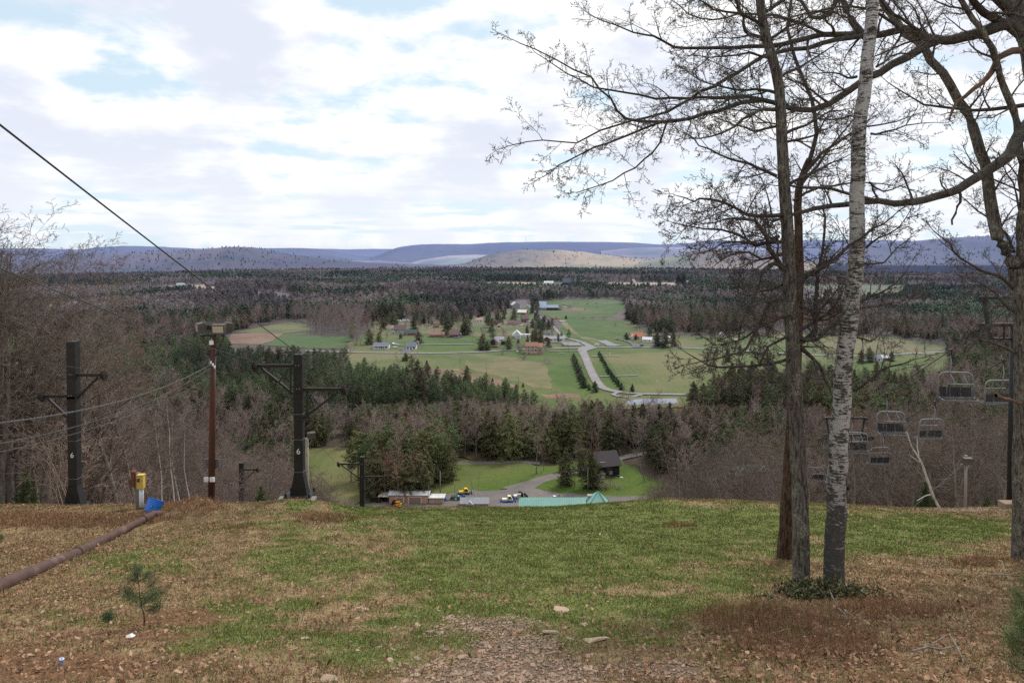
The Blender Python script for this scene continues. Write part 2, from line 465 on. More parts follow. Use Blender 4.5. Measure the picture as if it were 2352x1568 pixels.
def ground_material(name, bump=0.03, haze=True, fine=28.0):
    m = bpy.data.materials.new(name); nt = NT(m)
    a = nt.n('ShaderNodeAttribute', attribute_name="tint"); ge = nt.n('ShaderNodeNewGeometry')
    f = nt.noise(ge.outputs['Position'], fine, 4, 0.6); g = nt.noise(ge.outputs['Position'], fine*0.22, 4, 0.6)
    k = nt.math('MULTIPLY', nt.maprange(f, .3, .7, .55, 1.45), nt.maprange(g, .3, .7, .75, 1.25))
    mul = nt.n('ShaderNodeVectorMath', operation='SCALE'); nt.l(a.outputs['Color'], mul.inputs[0]); nt.l(k, mul.inputs['Scale'])
    finish(nt, mul.outputs[0], 0.95, haze=haze, bump=f, bump_d=bump, spec=0.1)
    return m
M_GROUND = ground_material("earth and leaf litter")

rr = [0.6]
while rr[-1] < 22000: rr.append(rr[-1]*1.0135 + 0.02)
rr = np.array(rr); th = np.radians(np.concatenate([np.arange(-82, -42, 1.0), np.arange(-42, 42.01, 0.22), np.arange(43, 83, 1.0)]))
R, T = np.meshgrid(rr, th, indexing='ij')
X = (R*np.sin(T)).ravel(); Y = (R*np.cos(T)).ravel()
# a flat apron behind the eye so the sheet goes on to the rear
Z = H(X, Y)
nr, nth = R.shape
i = np.arange(nr*nth).reshape(nr, nth)
q = np.stack([i[:-1, :-1], i[1:, :-1], i[1:, 1:], i[:-1, 1:]], -1).reshape(-1, 4)[:, ::-1]
c = ground_colour(X, Y, Z)
V = np.stack([X, Y, Z], -1); nb = len(V)
Xb, Yb = np.meshgrid(np.linspace(-40, 40, 41), np.linspace(-30, 0.0, 16), indexing='ij')
Xb = Xb.ravel(); Yb = Yb.ravel(); Zb = H(Xb, Yb) - 0.25
jb = np.arange(41*16).reshape(41, 16) + nb
qb = np.stack([jb[:-1, :-1], jb[1:, :-1], jb[1:, 1:], jb[:-1, 1:]], -1).reshape(-1, 4)
V = np.concatenate([V, np.stack([Xb, Yb, Zb], -1)]); c = np.concatenate([c, np.tile([[.13, .09, .05]], (len(Xb), 1))])
ground = link("ground", np_mesh("ground", V, [q, qb], True, np.c_[c, np.ones(len(c))]), None, [M_GROUND])
props(ground, kind="structure")

# ------------------------------------------------------------------ hills on the horizon
def hill_mat(name, cols, cs):
    m = bpy.data.materials.new(name); nt = NT(m); ge = nt.n('ShaderNodeNewGeometry')
    mp = nt.n('ShaderNodeMapping'); mp.inputs['Scale'].default_value = (1, 1, 2.2); nt.l(ge.outputs['Position'], mp.inputs[0])
    f = nt.noise(mp.outputs[0], 0.05, 6, 0.75); g = nt.noise(mp.outputs[0], 0.0035, 4, 0.6)
    c = nt.mix(nt.maprange(f, .35, .65), cols[0], cols[1])
    c = nt.mix(nt.maprange(g, .5, .62), c, cols[2])
    p = nt.math('MULTIPLY', nt.maprange(nt.noise(mp.outputs[0], 0.0016, 3), .55, .62), cs)
    c = nt.mix(p, c, cols[3])
    b_ = nt.maprange(nt.noise(ge.outputs['Position'], 0.00075, 2, .5), .40, .60, .62, 1.5)  # large cloud shadow and sun patches painted into the hill colour
    hs = nt.n('ShaderNodeHueSaturation'); nt.l(c, hs.inputs['Color']); nt.l(b_, hs.inputs['Value'])
    finish(nt, hs.outputs[0], 0.95, haze=True, bump=f, bump_d=1.5, spec=0.05)
    return m
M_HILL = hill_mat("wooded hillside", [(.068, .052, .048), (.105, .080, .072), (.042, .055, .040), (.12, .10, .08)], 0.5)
M_HILLD = hill_mat("wooded hillside in cloud shadow", [(.050, .046, .048), (.075, .066, .064), (.034, .044, .040), (.07, .06, .06)], 0.3)  # cloud shade is put into this darker set of colours
M_HILLS = hill_mat("sunlit hillside", [(.27, .205, .095), (.36, .265, .130), (.12, .15, .045), (.24, .24, .085)], 0.9)  # sunlight on the hill is put into these brighter colours
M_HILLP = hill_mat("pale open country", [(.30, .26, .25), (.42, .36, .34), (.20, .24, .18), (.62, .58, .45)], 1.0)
HILLS = []
def hill(prof, D, base, depth, m, seed, rough=1.0, nx=260, nz=26):
    """ridge whose crest follows bearings prof at distance D; its foot lies nearer by `depth`, at bearing height `base`"""
    xs = np.array([p[0] for p in prof], float); ys = np.array([p[1] for p in prof], float)
    wx = np.linspace(xs[0], xs[-1], nx); wy = np.interp(wx, xs, ys)
    k = np.array([1, 2, 3, 2, 1.])/9; wy = np.convolve(np.pad(wy, 2, mode='edge'), k, 'valid')
    wy = wy + (fbm(wx/40, wx*0+seed, seed, 4)-.5)*5*rough
    t = np.linspace(-0.35, 1.0, nz)
    V = np.zeros((nx, nz, 3))
    for j in range(nx):
        dx, _, dz = ray(wx[j], wy[j]); dz2 = ray(wx[j], base)[2]
        zt = dz*D; zb = dz2*(D-depth)
        Yj = D - depth*t
        s = np.where(t >= 0, 1-sstep(0, 1, t)*1.0, 1-0.5*(t/0.35)**2)
        z = zb + (zt-zb)*s
        z[-1] -= 320; z += np.where((t > 0) & (t < 1), (fbm(wx[j]/25+t*3, t*5+seed, seed+3, 4)-.5)*abs(zt-zb)*0.30*rough*np.sin(np.pi*np.clip(t, 0, 1)), 0)
        V[j, :, 0] = dx*Yj; V[j, :, 1] = Yj; V[j, :, 2] = z
    i = np.arange(nx*nz).reshape(nx, nz)
    q = np.stack([i[:-1, :-1], i[1:, :-1], i[1:, 1:], i[:-1, 1:]], -1).reshape(-1, 4)
    o = link("hill", np_mesh("hill", V.reshape(-1, 3), [q], True), None, [m]); props(o, kind="structure")
    HILLS.append((V, seed)); return V
hillL = hill([(-400, 600), (-100, 592), (130, 594), (200, 586), (300, 579), (400, 577), (460, 574), (500, 569), (545, 567), (590, 570), (620, 576), (700, 589), (800, 599), (870, 606), (960, 614), (1040, 622)], 3100, 640, 900, M_HILL, 3)
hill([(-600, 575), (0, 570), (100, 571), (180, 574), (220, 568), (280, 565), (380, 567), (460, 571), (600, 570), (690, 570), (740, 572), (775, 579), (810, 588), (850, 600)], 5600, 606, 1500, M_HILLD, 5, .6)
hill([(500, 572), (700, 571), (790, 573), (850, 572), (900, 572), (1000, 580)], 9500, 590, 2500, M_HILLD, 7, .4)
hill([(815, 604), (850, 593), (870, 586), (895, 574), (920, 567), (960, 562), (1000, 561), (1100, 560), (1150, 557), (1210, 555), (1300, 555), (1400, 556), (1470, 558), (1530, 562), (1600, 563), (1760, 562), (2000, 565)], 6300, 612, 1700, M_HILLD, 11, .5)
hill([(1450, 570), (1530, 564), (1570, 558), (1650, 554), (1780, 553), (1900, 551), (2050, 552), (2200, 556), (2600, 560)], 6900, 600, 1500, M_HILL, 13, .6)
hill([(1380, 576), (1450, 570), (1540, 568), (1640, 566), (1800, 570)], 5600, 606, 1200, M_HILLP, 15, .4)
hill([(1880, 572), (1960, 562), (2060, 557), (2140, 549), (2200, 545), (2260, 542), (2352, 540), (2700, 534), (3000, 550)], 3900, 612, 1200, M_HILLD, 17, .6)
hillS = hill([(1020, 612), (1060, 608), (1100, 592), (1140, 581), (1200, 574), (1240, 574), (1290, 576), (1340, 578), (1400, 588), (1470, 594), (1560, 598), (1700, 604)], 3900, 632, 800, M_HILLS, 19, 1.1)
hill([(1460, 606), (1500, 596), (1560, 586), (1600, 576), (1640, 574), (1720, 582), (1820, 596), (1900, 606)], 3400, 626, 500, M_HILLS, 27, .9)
hill([(720, 596), (790, 599), (880, 600), (950, 606), (1000, 613), (1080, 618)], 4600, 620, 700, M_HILLP, 21, .6)
hill([(920, 608), (980, 596), (1030, 588), (1090, 585), (1180, 588), (1300, 598)], 5000, 620, 800, M_HILLP, 23, .6)

# ------------------------------------------------------------------ fields, roads, water on the valley floor
def grass_mat(name, c0, c1, c2, k=1.0, stripes=0.0):
    m = bpy.data.materials.new(name); nt = NT(m); ge = nt.n('ShaderNodeNewGeometry')
    f = nt.noise(ge.outputs['Position'], .9, 5, .7); g = nt.noise(ge.outputs['Position'], .035*k, 4, .6); h = nt.noise(ge.outputs['Position'], .011*k, 3, .5)
    c = nt.mix(nt.maprange(g, .40, .62), c0, c1)
    c = nt.mix(nt.maprange(h, .50, .66), c, c2)
    c = nt.mix(1.0, c, nt.ramp(f, [(.3, (.72, .72, .72)), (.7, (1.22, 1.22, 1.22))]), 'MULTIPLY')
    if stripes:
        wv = nt.n('ShaderNodeTexWave', wave_type='BANDS', bands_direction='X'); wv.inputs['Scale'].default_value = .06; wv.inputs['Distortion'].default_value = 2
        nt.l(ge.outputs['Position'], wv.inputs['Vector'])
        c = nt.mix(nt.math('MULTIPLY', wv.outputs['Fac'], stripes), c, c2)
    finish(nt, c, .95, haze=True, spec=.08)
    return m
G_MEADOW = grass_mat("meadow grass", (.085, .112, .030), (.115, .132, .042), (.158, .145, .062))
G_LAWN = grass_mat("mown lawn", (.068, .108, .022), (.090, .125, .030), (.125, .132, .046))
G_OLIVE = grass_mat("olive pasture", (.095, .118, .036), (.125, .138, .048), (.160, .150, .064), 1, .25)
G_ROUGH = grass_mat("rough dry field", (.135, .135, .056), (.180, .148, .078), (.095, .118, .036), 1.6)
G_SOIL = grass_mat("ploughed soil", (.175, .110, .072), (.220, .150, .096), (.135, .095, .055), 1.5)
G_TAN = grass_mat("stubble", (.36, .265, .165), (.42, .32, .21), (.30, .24, .14))
G_DRYTAN = grass_mat("pale dead grass", (.25, .19, .105), (.19, .155, .075), (.10, .11, .04), 2)
G_FLOOR = grass_mat("forest floor", (.085, .055, .034), (.06, .045, .028), (.05, .065, .02), 2)
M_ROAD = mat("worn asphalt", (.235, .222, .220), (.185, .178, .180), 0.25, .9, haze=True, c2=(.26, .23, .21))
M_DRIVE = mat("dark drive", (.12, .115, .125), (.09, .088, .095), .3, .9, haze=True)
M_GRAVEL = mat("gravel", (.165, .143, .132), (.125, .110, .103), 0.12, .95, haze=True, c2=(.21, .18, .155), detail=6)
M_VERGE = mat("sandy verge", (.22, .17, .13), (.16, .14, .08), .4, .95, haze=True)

def pip(x, y, poly):
    r = np.zeros(np.shape(x), bool); n = len(poly)
    for i in range(n):
        x0, y0 = poly[i]; x1, y1 = poly[(i+1) % n]
        cnd = ((y0 > y) != (y1 > y)) & (x < (x1-x0)*(y-y0)/((y1-y0) if y1 != y0 else 1e-9) + x0)
        r ^= cnd
    return r
OPEN = []           # ground kept clear of woods
LAYER = [0.04]
def ragged(pts, step, amp, seed):
    out = []
    for i in range(len(pts)):
        a, b = pts[i], pts[(i+1) % len(pts)]
        n = max(1, int((b-a).length/step))
        nrm = Vector((-(b-a).y, (b-a).x, 0)).normalized()
        for k in range(n):
            p = a.lerp(b, k/n)
            out.append(p + nrm*float(vnoise(p.x/step*.8+seed, p.y/step*.8, seed)-.5)*2*amp)
    return out
def field(name, poly, m, amp=1.5, clear=True, lift=None, ragg=True):
    """flat sheet on the valley floor bounded by bearings"""
    pts = [vp(*p) for p in poly]
    if clear: OPEN.append([(p.x, p.y) for p in pts])
    if ragg:
        d = pts[0].length
        pts = ragged(pts, max(3, d/90), amp, len(bpy.data.objects) % 97)
    z = ZV + LAYER[0]; LAYER[0] += 0.012
    me = bpy.data.meshes.new(name)
    from mathutils.geometry import tessellate_polygon
    tri = tessellate_polygon([[Vector((p.x, p.y, 0)) for p in pts]])
    up = []
    for t in tri:
        a, b, c_ = (pts[k] for k in t)
        up.append(t if (b-a).cross(c_-a).z > 0 else t[::-1])
    me.from_pydata([(p.x, p.y, z) for p in pts], [], up); me.update()
    o = link(name, me, None, [m]); return props(o, kind="structure")
def road(name, pts, width, m, clear=True, verge=None):
    """ribbon along bearings; width in metres (number or list)"""
    P = [vp(*p) for p in pts]
    # smooth the line
    S = []
    for i in range(len(P)-1):
        p0 = P[max(i-1, 0)]; p1 = P[i]; p2 = P[i+1]; p3 = P[min(i+2, len(P)-1)]
        for k in range(8):
            t = k/8
            S.append(0.5*((2*p1)+(p2-p0)*t+(2*p0-5*p1+4*p2-p3)*t*t+(3*p1-p0-3*p2+p3)*t**3))
    S.append(P[-1])
    W_ = np.interp(np.linspace(0, 1, len(S)), np.linspace(0, 1, len(width)), width) if hasattr(width, '__len__') else [width]*len(S)
    L = []; Rr = []
    for i, p in enumerate(S):
        t = S[min(i+1, len(S)-1)]-S[max(i-1, 0)]; n = Vector((-t.y, t.x, 0)).normalized()
        j = (float(vnoise(i*.7, 3.0, len(S)))-.5)*.5
        L.append(p+n*(W_[i]/2+j)); Rr.append(p-n*(W_[i]/2+j))
    if verge:
        road_strip(name.split('_')[0]+"_verge", S, [x+verge for x in W_], M_VERGE)
    z = ZV + LAYER[0]; LAYER[0] += 0.012
    vs = [(p.x, p.y, z) for p in L]+[(p.x, p.y, z) for p in Rr]; n = len(S)
    me = bpy.data.meshes.new(name); me.from_pydata(vs, [], [(i, n+i, n+i+1, i+1) for i in range(n-1)]); me.update()
    if clear:
        OPEN.append([(p.x, p.y) for p in L]+[(p.x, p.y) for p in Rr[::-1]])
    return props(link(name, me, None, [m]), kind="structure")
def road_strip(name, S, W_, m):
    z = ZV + LAYER[0]; LAYER[0] += 0.012; n = len(S); L = []; Rr = []
    for i, p in enumerate(S):
        t = S[min(i+1, n-1)]-S[max(i-1, 0)]; nn = Vector((-t.y, t.x, 0)).normalized()
        L.append(p+nn*W_[i]/2); Rr.append(p-nn*W_[i]/2)
    me = bpy.data.meshes.new(name); me.from_pydata([(p.x, p.y, z) for p in L+Rr], [], [(i, n+i, n+i+1, i+1) for i in range(n-1)]); me.update()
    return props(link(name, me, None, [m]), kind="structure")

# broad meadow
field("meadow", [(790, 816), (800, 790), (830, 768), (985, 766), (1090, 770), (1270, 766), (1300, 730), (1440, 735), (1490, 765), (1600, 772), (1700, 766), (1900, 770), (2040, 775), (2170, 795), (2180, 850), (2060, 872), (1900, 880), (1790, 885), (1700, 905), (1600, 940), (1560, 948), (1330, 955), (1240, 935), (1160, 905), (1080, 882), (930, 864), (880, 856), (800, 845)], G_MEADOW, 3)
field("lawn", [(812, 803), (835, 770), (990, 765), (1090, 772), (1160, 775), (1160, 800), (1000, 806)], G_LAWN, 2)
field("lawn", [(1100, 806), (1240, 800), (1330, 800), (1345, 850), (1370, 905), (1340, 912), (1290, 900), (1262, 865), (1240, 830), (1105, 822)], G_LAWN, 2)
field("lawn", [(1352, 806), (1470, 803), (1640, 803), (1630, 818), (1400, 816), (1420, 860), (1450, 905), (1400, 900), (1370, 850)], G_LAWN, 2)
field("rough_field", [(1060, 818), (1100, 812), (1180, 822), (1258, 838), (1262, 868), (1272, 895), (1200, 880), (1130, 862), (1075, 845)], G_ROUGH, 3)
field("rough_field", [(800, 825), (900, 822), (1060, 826), (1075, 850), (930, 845), (830, 838)], G_OLIVE, 3)
field("ploughed_field", [(905, 846), (960, 846), (1062, 846), (1092, 862), (1145, 872), (1240, 905), (1330, 905), (1340, 915), (1260, 914), (1190, 892), (1080, 878), (940, 862)], G_SOIL, 2.5)
field("dry_grass", [(1020, 850), (1055, 847), (1066, 855), (1030, 857)], G_DRYTAN, 1.5)
field("dry_grass", [(1198, 876), (1262, 880), (1270, 893), (1222, 890)], G_DRYTAN, 1.5)
field("pasture", [(1385, 815), (1560, 806), (1690, 815), (1790, 860), (1760, 890), (1600, 905), (1460, 905), (1440, 880), (1410, 850)], G_OLIVE, 3)
field("airstrip_grass", [(1285, 732), (1420, 735), (1462, 752), (1468, 770), (1380, 772), (1450, 800), (1350, 800), (1300, 775)], G_LAWN, 2)
field("dry_strip", [(1288, 741), (1301, 741), (1330, 770), (1378, 781), (1395, 790), (1378, 790), (1335, 778), (1302, 755)], G_DRYTAN, 1)
field("village_green", [(838, 770), (862, 738), (1000, 732), (1120, 722), (1180, 694), (1215, 690), (1232, 715), (1262, 748), (1278, 770), (1100, 773), (990, 767)], G_ROUGH, 3, clear=False)
field("pasture", [(1236, 715), (1244, 692), (1300, 687), (1412, 686), (1432, 695), (1440, 712), (1400, 728), (1285, 731), (1250, 728)], G_LAWN, 3)
field("barnyard", [(1290, 708), (1330, 706), (1362, 711), (1320, 714), (1296, 715)], G_SOIL, 1.5)
field("verge_field", [(1165, 733), (1185, 690), (1215, 688), (1222, 715), (1225, 735)], G_LAWN, 2)
field("stubble_field", [(1110, 655), (1115, 648), (1200, 648), (1290, 651), (1290, 657)], G_TAN, 4)
field("farmyard_lawn", [(1240, 653), (1245, 648.5), (1310, 648.5), (1316, 659), (1250, 658)], G_LAWN, 3)
field("stubble_field", [(1390, 656), (1400, 649), (1580, 649), (1595, 658), (1480, 659)], G_TAN, 4)
field("ploughed_field", [(522, 790), (530, 768), (600, 762), (655, 764), (640, 776), (600, 792)], G_SOIL, 2)
field("crop_field", [(610, 793), (652, 768), (802, 773), (796, 800), (700, 800)], grass_mat("young crop", (.070, .108, .030), (.082, .116, .034), (.095, .118, .038)), 2)
field("rough_field", [(540, 764), (600, 752), (660, 740), (705, 745), (720, 760), (655, 766)], G_OLIVE, 3)
field("stubble_field", [(365, 663), (375, 657), (480, 654), (530, 657), (520, 664)], G_TAN, 5)
field("lawn", [(520, 666), (545, 658), (640, 659), (695, 664), (690, 676), (600, 672)], G_LAWN, 5)
field("dirt_road", [(620, 676), (660, 672), (690, 668), (660, 684), (640, 682)], G_TAN, 2)
field("pasture", [(1795, 690), (1830, 657), (1960, 654), (2085, 656), (2070, 676), (1900, 692)], G_OLIVE, 4)
field("pasture", [(1740, 770), (1800, 764), (1900, 772), (1800, 778)], G_ROUGH, 3)
field("bright_field", [(1900, 838), (2020, 828), (2140, 832), (2060, 850), (1960, 858)], G_LAWN, 3)
field("rough_field", [(1880, 790), (2010, 778), (2165, 800), (2150, 815), (1950, 812)], G_ROUGH, 3)
field("green_field", [(-60, 800), (-60, 765), (60, 772), (70, 800), (20, 812)], G_LAWN, 3)
field("green_field", [(-60, 870), (-60, 835), (40, 832), (90, 848), (40, 872)], G_OLIVE, 3)
# foot of the ski slope
field("base_lawn", [(690, 1130), (690, 1032), (800, 1030), (850, 1045), (860, 1120), (800, 1170)], G_OLIVE, 2)
field("base_lawn", [(980, 1140), (1030, 1062), (1150, 1052), (1240, 1072), (1290, 1068), (1285, 1095), (1230, 1115), (1130, 1130), (1060, 1152)], G_LAWN, 2)
field("base_lawn", [(1225, 1125), (1290, 1060), (1420, 1050), (1430, 1062), (1500, 1100), (1560, 1120), (1540, 1142), (1380, 1142), (1290, 1136)], G_LAWN, 2)
field("forest_floor", [(1040, 1050), (1060, 1040), (1150, 1040), (1170, 1052), (1120, 1062)], G_FLOOR, 2, clear=False)
field("gravel_lot", [(700, 1172), (860, 1156), (940, 1152), (1015, 1140), (1060, 1128), (1130, 1128), (1190, 1122), (1235, 1124), (1290, 1134), (1380, 1140), (1560, 1142), (1640, 1150), (1640, 1190), (700, 1190)], M_GRAVEL, 1.0)
road("lane", [(1180, 1130), (1215, 1115), (1245, 1103), (1285, 1092), (1330, 1082), (1370, 1068), (1440, 1050), (1500, 1040)], [13, 8, 6, 5.5, 5, 5, 4.5, 4.5], M_GRAVEL)
road("path", [(1030, 1067), (1080, 1066), (1140, 1064), (1190, 1062), (1240, 1066)], 3.2, M_GRAVEL)
road("country_road", [(700, 806), (800, 809.5), (900, 811), (980, 812), (1060, 810.5), (1120, 808), (1180, 804), (1240, 802), (1340, 799), (1400, 798.5), (1500, 798.5), (1580, 800), (1700, 806), (1800, 812), (1950, 818), (2180, 808)], 4.7, M_ROAD)
road("village_road", [(1212, 700), (1228, 716), (1246, 732), (1262, 742), (1272, 752), (1284, 765), (1300, 776), (1330, 784), (1350, 793), (1357, 798)], [4, 4, 4.2, 4.2, 4.2, 4.4, 4.6, 5, 6.5, 9], M_ROAD)
road("avenue", [(1356, 797), (1342, 803), (1338, 808), (1344, 820), (1352, 840), (1360, 858), (1370, 876), (1378, 886), (1392, 894), (1412, 899), (1424, 902)], [17, 10, 6.5, 5.6, 5.2, 5.2, 5.2, 5.2, 5, 4.8, 4.4], M_ROAD, verge=1.8)
road("ring_drive", [(1424, 900), (1412, 905), (1410, 908), (1422, 911), (1440, 912.5), (1458, 911), (1468, 908), (1480, 905.5), (1500, 905.5), (1620, 907)], 3.0, M_ROAD)
road("ring_drive", [(1420, 901), (1440, 903.5), (1460, 904.5), (1485, 906), (1540, 907), (1640, 908)], 3.2, M_ROAD)
road("farm_lane", [(1214, 690), (1225, 687), (1260, 685.8), (1330, 685.5), (1412, 685)], 4.5, M_ROAD)
road("driveway", [(1350, 786), (1300, 786.5), (1260, 786.8), (1220, 788)], 3.2, M_ROAD)
field("parking_pad", [(1288, 787.5), (1328, 788), (1338, 794), (1300, 795)], M_ROAD, .6)
field("parking_pad", [(1370, 783), (1393, 782.5), (1412, 791), (1431, 793.5), (1412, 796), (1396, 795.5)], M_ROAD, .6)
field("parking_pad", [(1281, 736.5), (1298, 736.5), (1300, 740.5), (1288, 740.5)], M_ROAD, .6)
road("driveway", [(1411, 780), (1428, 781.5), (1446, 786), (1458, 793), (1464, 799)], [4, 4.5, 5, 6, 9], M_DRIVE)
road("driveway", [(917, 804), (930, 804.5), (935, 806), (930, 811)], [4, 6, 8, 9], M_DRIVE)
road("driveway", [(903, 790), (915, 792.5), (930, 793), (1000, 792), (1090, 791)], [7, 5, 3, 3, 3], M_ROAD)
road("driveway", [(1360, 819.5), (1400, 818.5), (1425, 819)], 2.5, M_ROAD)
road("driveway", [(1378, 866), (1400, 865), (1465, 863.5)], 2.3, M_ROAD)
road("driveway", [(1262, 808), (1300, 808.5), (1335, 807)], 2.2, M_VERGE)
road("driveway", [(1046, 777), (1052, 775), (1060, 772)], 5, M_DRIVE)
road("path", [(1848, 700), (1830, 694), (1812, 690), (1790, 684)], 8, M_ROAD)
# water
M_WATER = bpy.data.materials.new("still water"); nt = NT(M_WATER); ge = nt.n('ShaderNodeNewGeometry')
f = nt.noise(ge.outputs['Position'], .8, 3, .6)
rgb = nt.n('ShaderNodeRGB'); rgb.outputs[0].default_value = (.17, .20, .25, 1)
finish(nt, rgb.outputs[0], .06, bump=f, bump_d=.012, spec=1.0)
M_WATER.node_tree.nodes['Principled BSDF'].inputs['Metallic'].default_value = .6
field("pond_bank", [(1428, 918), (1460, 914), (1560, 912), (1572, 937), (1420, 942)], G_ROUGH, .8)
field("pond", [(1440, 924), (1452, 920.5), (1475, 918.5), (1520, 917.5), (1553, 917), (1556, 928), (1500, 931), (1437, 932)], M_WATER, 1.2)
field("pond_bank", [(1244, 774), (1250, 765.5), (1272, 766), (1278, 775)], G_ROUGH, .6)
field("pond", [(1246, 773.2), (1249.5, 766.5), (1270, 767), (1274.5, 773.6)], M_WATER, .6)
# ------------------------------------------------------------------ tree models
def nrm(v): return v/(np.linalg.norm(v)+1e-9)
def perp(rng, d):
    v = rng.normal(size=3); v -= d*np.dot(v, d); return nrm(v)
def grow(rng, p, d, L, r, lev, P, out, tip=0.35):
    n = P['seg'][lev]; pts = [p]; dd = d.copy(); wob = P['wob'][lev]; up = P['up'][lev]
    for i in range(n):
        dd = nrm(dd + rng.normal(size=3)*wob + np.array([0, 0, up]))
        pts.append(pts[-1] + dd*(L/n))
    pts = np.array(pts); rads = np.linspace(r, r*tip, n+1)
    if lev == 0: rads[0] *= 1.25
    out[lev].append((pts, rads))
    if lev+1 >= len(P['seg']): return
    nc = P['n'][lev]; t0 = P['t0'][lev]
    for k in range(nc):
        t = t0 + (1-t0)*(k + rng.random())/nc
        f = t*n; i = min(int(f), n-1); q = pts[i]*(1-(f-i)) + pts[i+1]*(f-i)
        dloc = nrm(pts[i+1]-pts[i]); a = np.radians(P['ang'][lev])*(0.75+0.5*rng.random())
        cd = nrm(dloc*np.cos(a) + perp(rng, dloc)*np.sin(a))
        cl = L*P['lr'][lev]*(1-P['fall'][lev]*t)*(0.65+0.6*rng.random())
        rr_ = max((r+(r*tip-r)*t)*P['rr'][lev], P['rmin'])
        grow(rng, q, cd, cl, rr_, lev+1, P, out, 0.35 if lev+2 < len(P['seg']) else 0.5)
def skeleton(seed, h, r, P, lean=0.05):
    rng = np.random.default_rng(seed); out = [[] for _ in P['seg']]
    grow(rng, np.zeros(3), nrm(np.array([rng.normal()*lean, rng.normal()*lean, 1])), h, r, 0, P, out, 0.07)
    return out
def skel_mesh(name, levels, sides, tint=(1, 1, 1), rng=None):
    Vs = []; Fs = []; b = 0; C = []
    for lv, s in zip(levels, sides):
        if not lv: continue
        V, F = tubes_np(lv, s); Vs.append(V); Fs.append(F+b); b += len(V)
    V = np.concatenate(Vs); return np_mesh(name, V, Fs, True, np.tile([[*tint, 1]], (len(V), 1)))

M_BARK = mat("grey brown bark", (.26, .225, .195), (.13, .108, .094), 6, .95, haze=True, stretch=(1, 1, .25), objrand=.28)
M_TWIG = mat("bare twigs", (.175, .132, .108), (.115, .088, .073), 2, .95, haze=True, objrand=.3)
M_TWIGP = mat("budding twigs", (.29, .22, .185), (.205, .155, .132), .4, .95, haze=True, objrand=.32)
M_TWIGR = mat("reddish budding twigs", (.250, .150, .105), (.185, .115, .085), .4, .95, haze=True, objrand=.3)
M_BIRCHD = mat("distant birch bark", (.62, .60, .56), (.42, .40, .37), 2, .8, haze=True, stretch=(1, 1, 3))
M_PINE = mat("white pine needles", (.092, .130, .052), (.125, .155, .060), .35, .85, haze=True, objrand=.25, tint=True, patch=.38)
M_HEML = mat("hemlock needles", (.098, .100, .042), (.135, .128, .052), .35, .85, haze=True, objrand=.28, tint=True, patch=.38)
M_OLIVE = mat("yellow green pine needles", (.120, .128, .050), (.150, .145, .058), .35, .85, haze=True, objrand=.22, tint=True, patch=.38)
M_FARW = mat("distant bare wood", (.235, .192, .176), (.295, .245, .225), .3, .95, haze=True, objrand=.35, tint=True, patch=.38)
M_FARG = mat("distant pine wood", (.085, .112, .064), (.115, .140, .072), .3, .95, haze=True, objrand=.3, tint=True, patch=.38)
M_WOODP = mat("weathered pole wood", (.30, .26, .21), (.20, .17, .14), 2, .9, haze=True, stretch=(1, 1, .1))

P_NEAR = dict(seg=[9, 6, 5, 4, 2], n=[20, 8, 5, 4], t0=[.22, .18, .2, .2], ang=[52, 48, 46, 44], lr=[.40, .46, .46, .42], fall=[.55, .4, .4, .4],
              rr=[.42, .5, .5, .5], wob=[.05, .12, .16, .2, .2], up=[.02, .05, .03, .02, 0], rmin=.0090)
P_MID = dict(seg=[7, 4, 3, 2], n=[20, 8, 8], t0=[.30, .25, .2], ang=[46, 44, 42], lr=[.36, .42, .42], fall=[.5, .4, .3],
             rr=[.42, .5, .5], wob=[.04, .1, .14, .2], up=[.02, .07, .05, 0], rmin=.026)
P_SLIM = dict(seg=[7, 4, 3, 2], n=[22, 6, 5], t0=[.35, .25, .2], ang=[40, 42, 42], lr=[.20, .45, .42], fall=[.3, .4, .3],
              rr=[.36, .5, .5], wob=[.075, .14, .18, .2], up=[.02, .08, .05, 0], rmin=.018)
P_SHRUB = dict(seg=[4, 3, 3, 2], n=[7, 6, 4], t0=[.15, .2, .2], ang=[34, 40, 44], lr=[.55, .5, .5], fall=[.4, .3, .3],
               rr=[.5, .55, .6], wob=[.12, .14, .18, .2], up=[.03, .05, .03, 0], rmin=.010)
def leaves(rng, C, axis, n, ln, wd, spread, tint_lo=.6, tint_hi=1.35):
    """n slender triangles about each centre C (m,3), leaning along axis (m,3)"""
    m = len(C); N = m*n
    c = np.repeat(C, n, 0) + rng.normal(size=(N, 3))*spread
    d = np.repeat(axis, n, 0) + rng.normal(size=(N, 3))*.75; d /= np.linalg.norm(d, axis=1, keepdims=True)+1e-9
    s = np.cross(d, rng.normal(size=(N, 3))); s /= np.linalg.norm(s, axis=1, keepdims=True)+1e-9
    l_ = ln*(.6+.8*rng.random((N, 1))); w_ = wd*(.6+.8*rng.random((N, 1)))
    V = np.stack([c-d*l_*.5-s*w_*.5, c-d*l_*.5+s*w_*.5, c+d*l_*.5], 1).reshape(-1, 3)
    tb = np.repeat(tint_lo+(tint_hi-tint_lo)*rng.random(m), n)*(.8+.4*rng.random(N))
    return V, np.repeat(tb, 3)
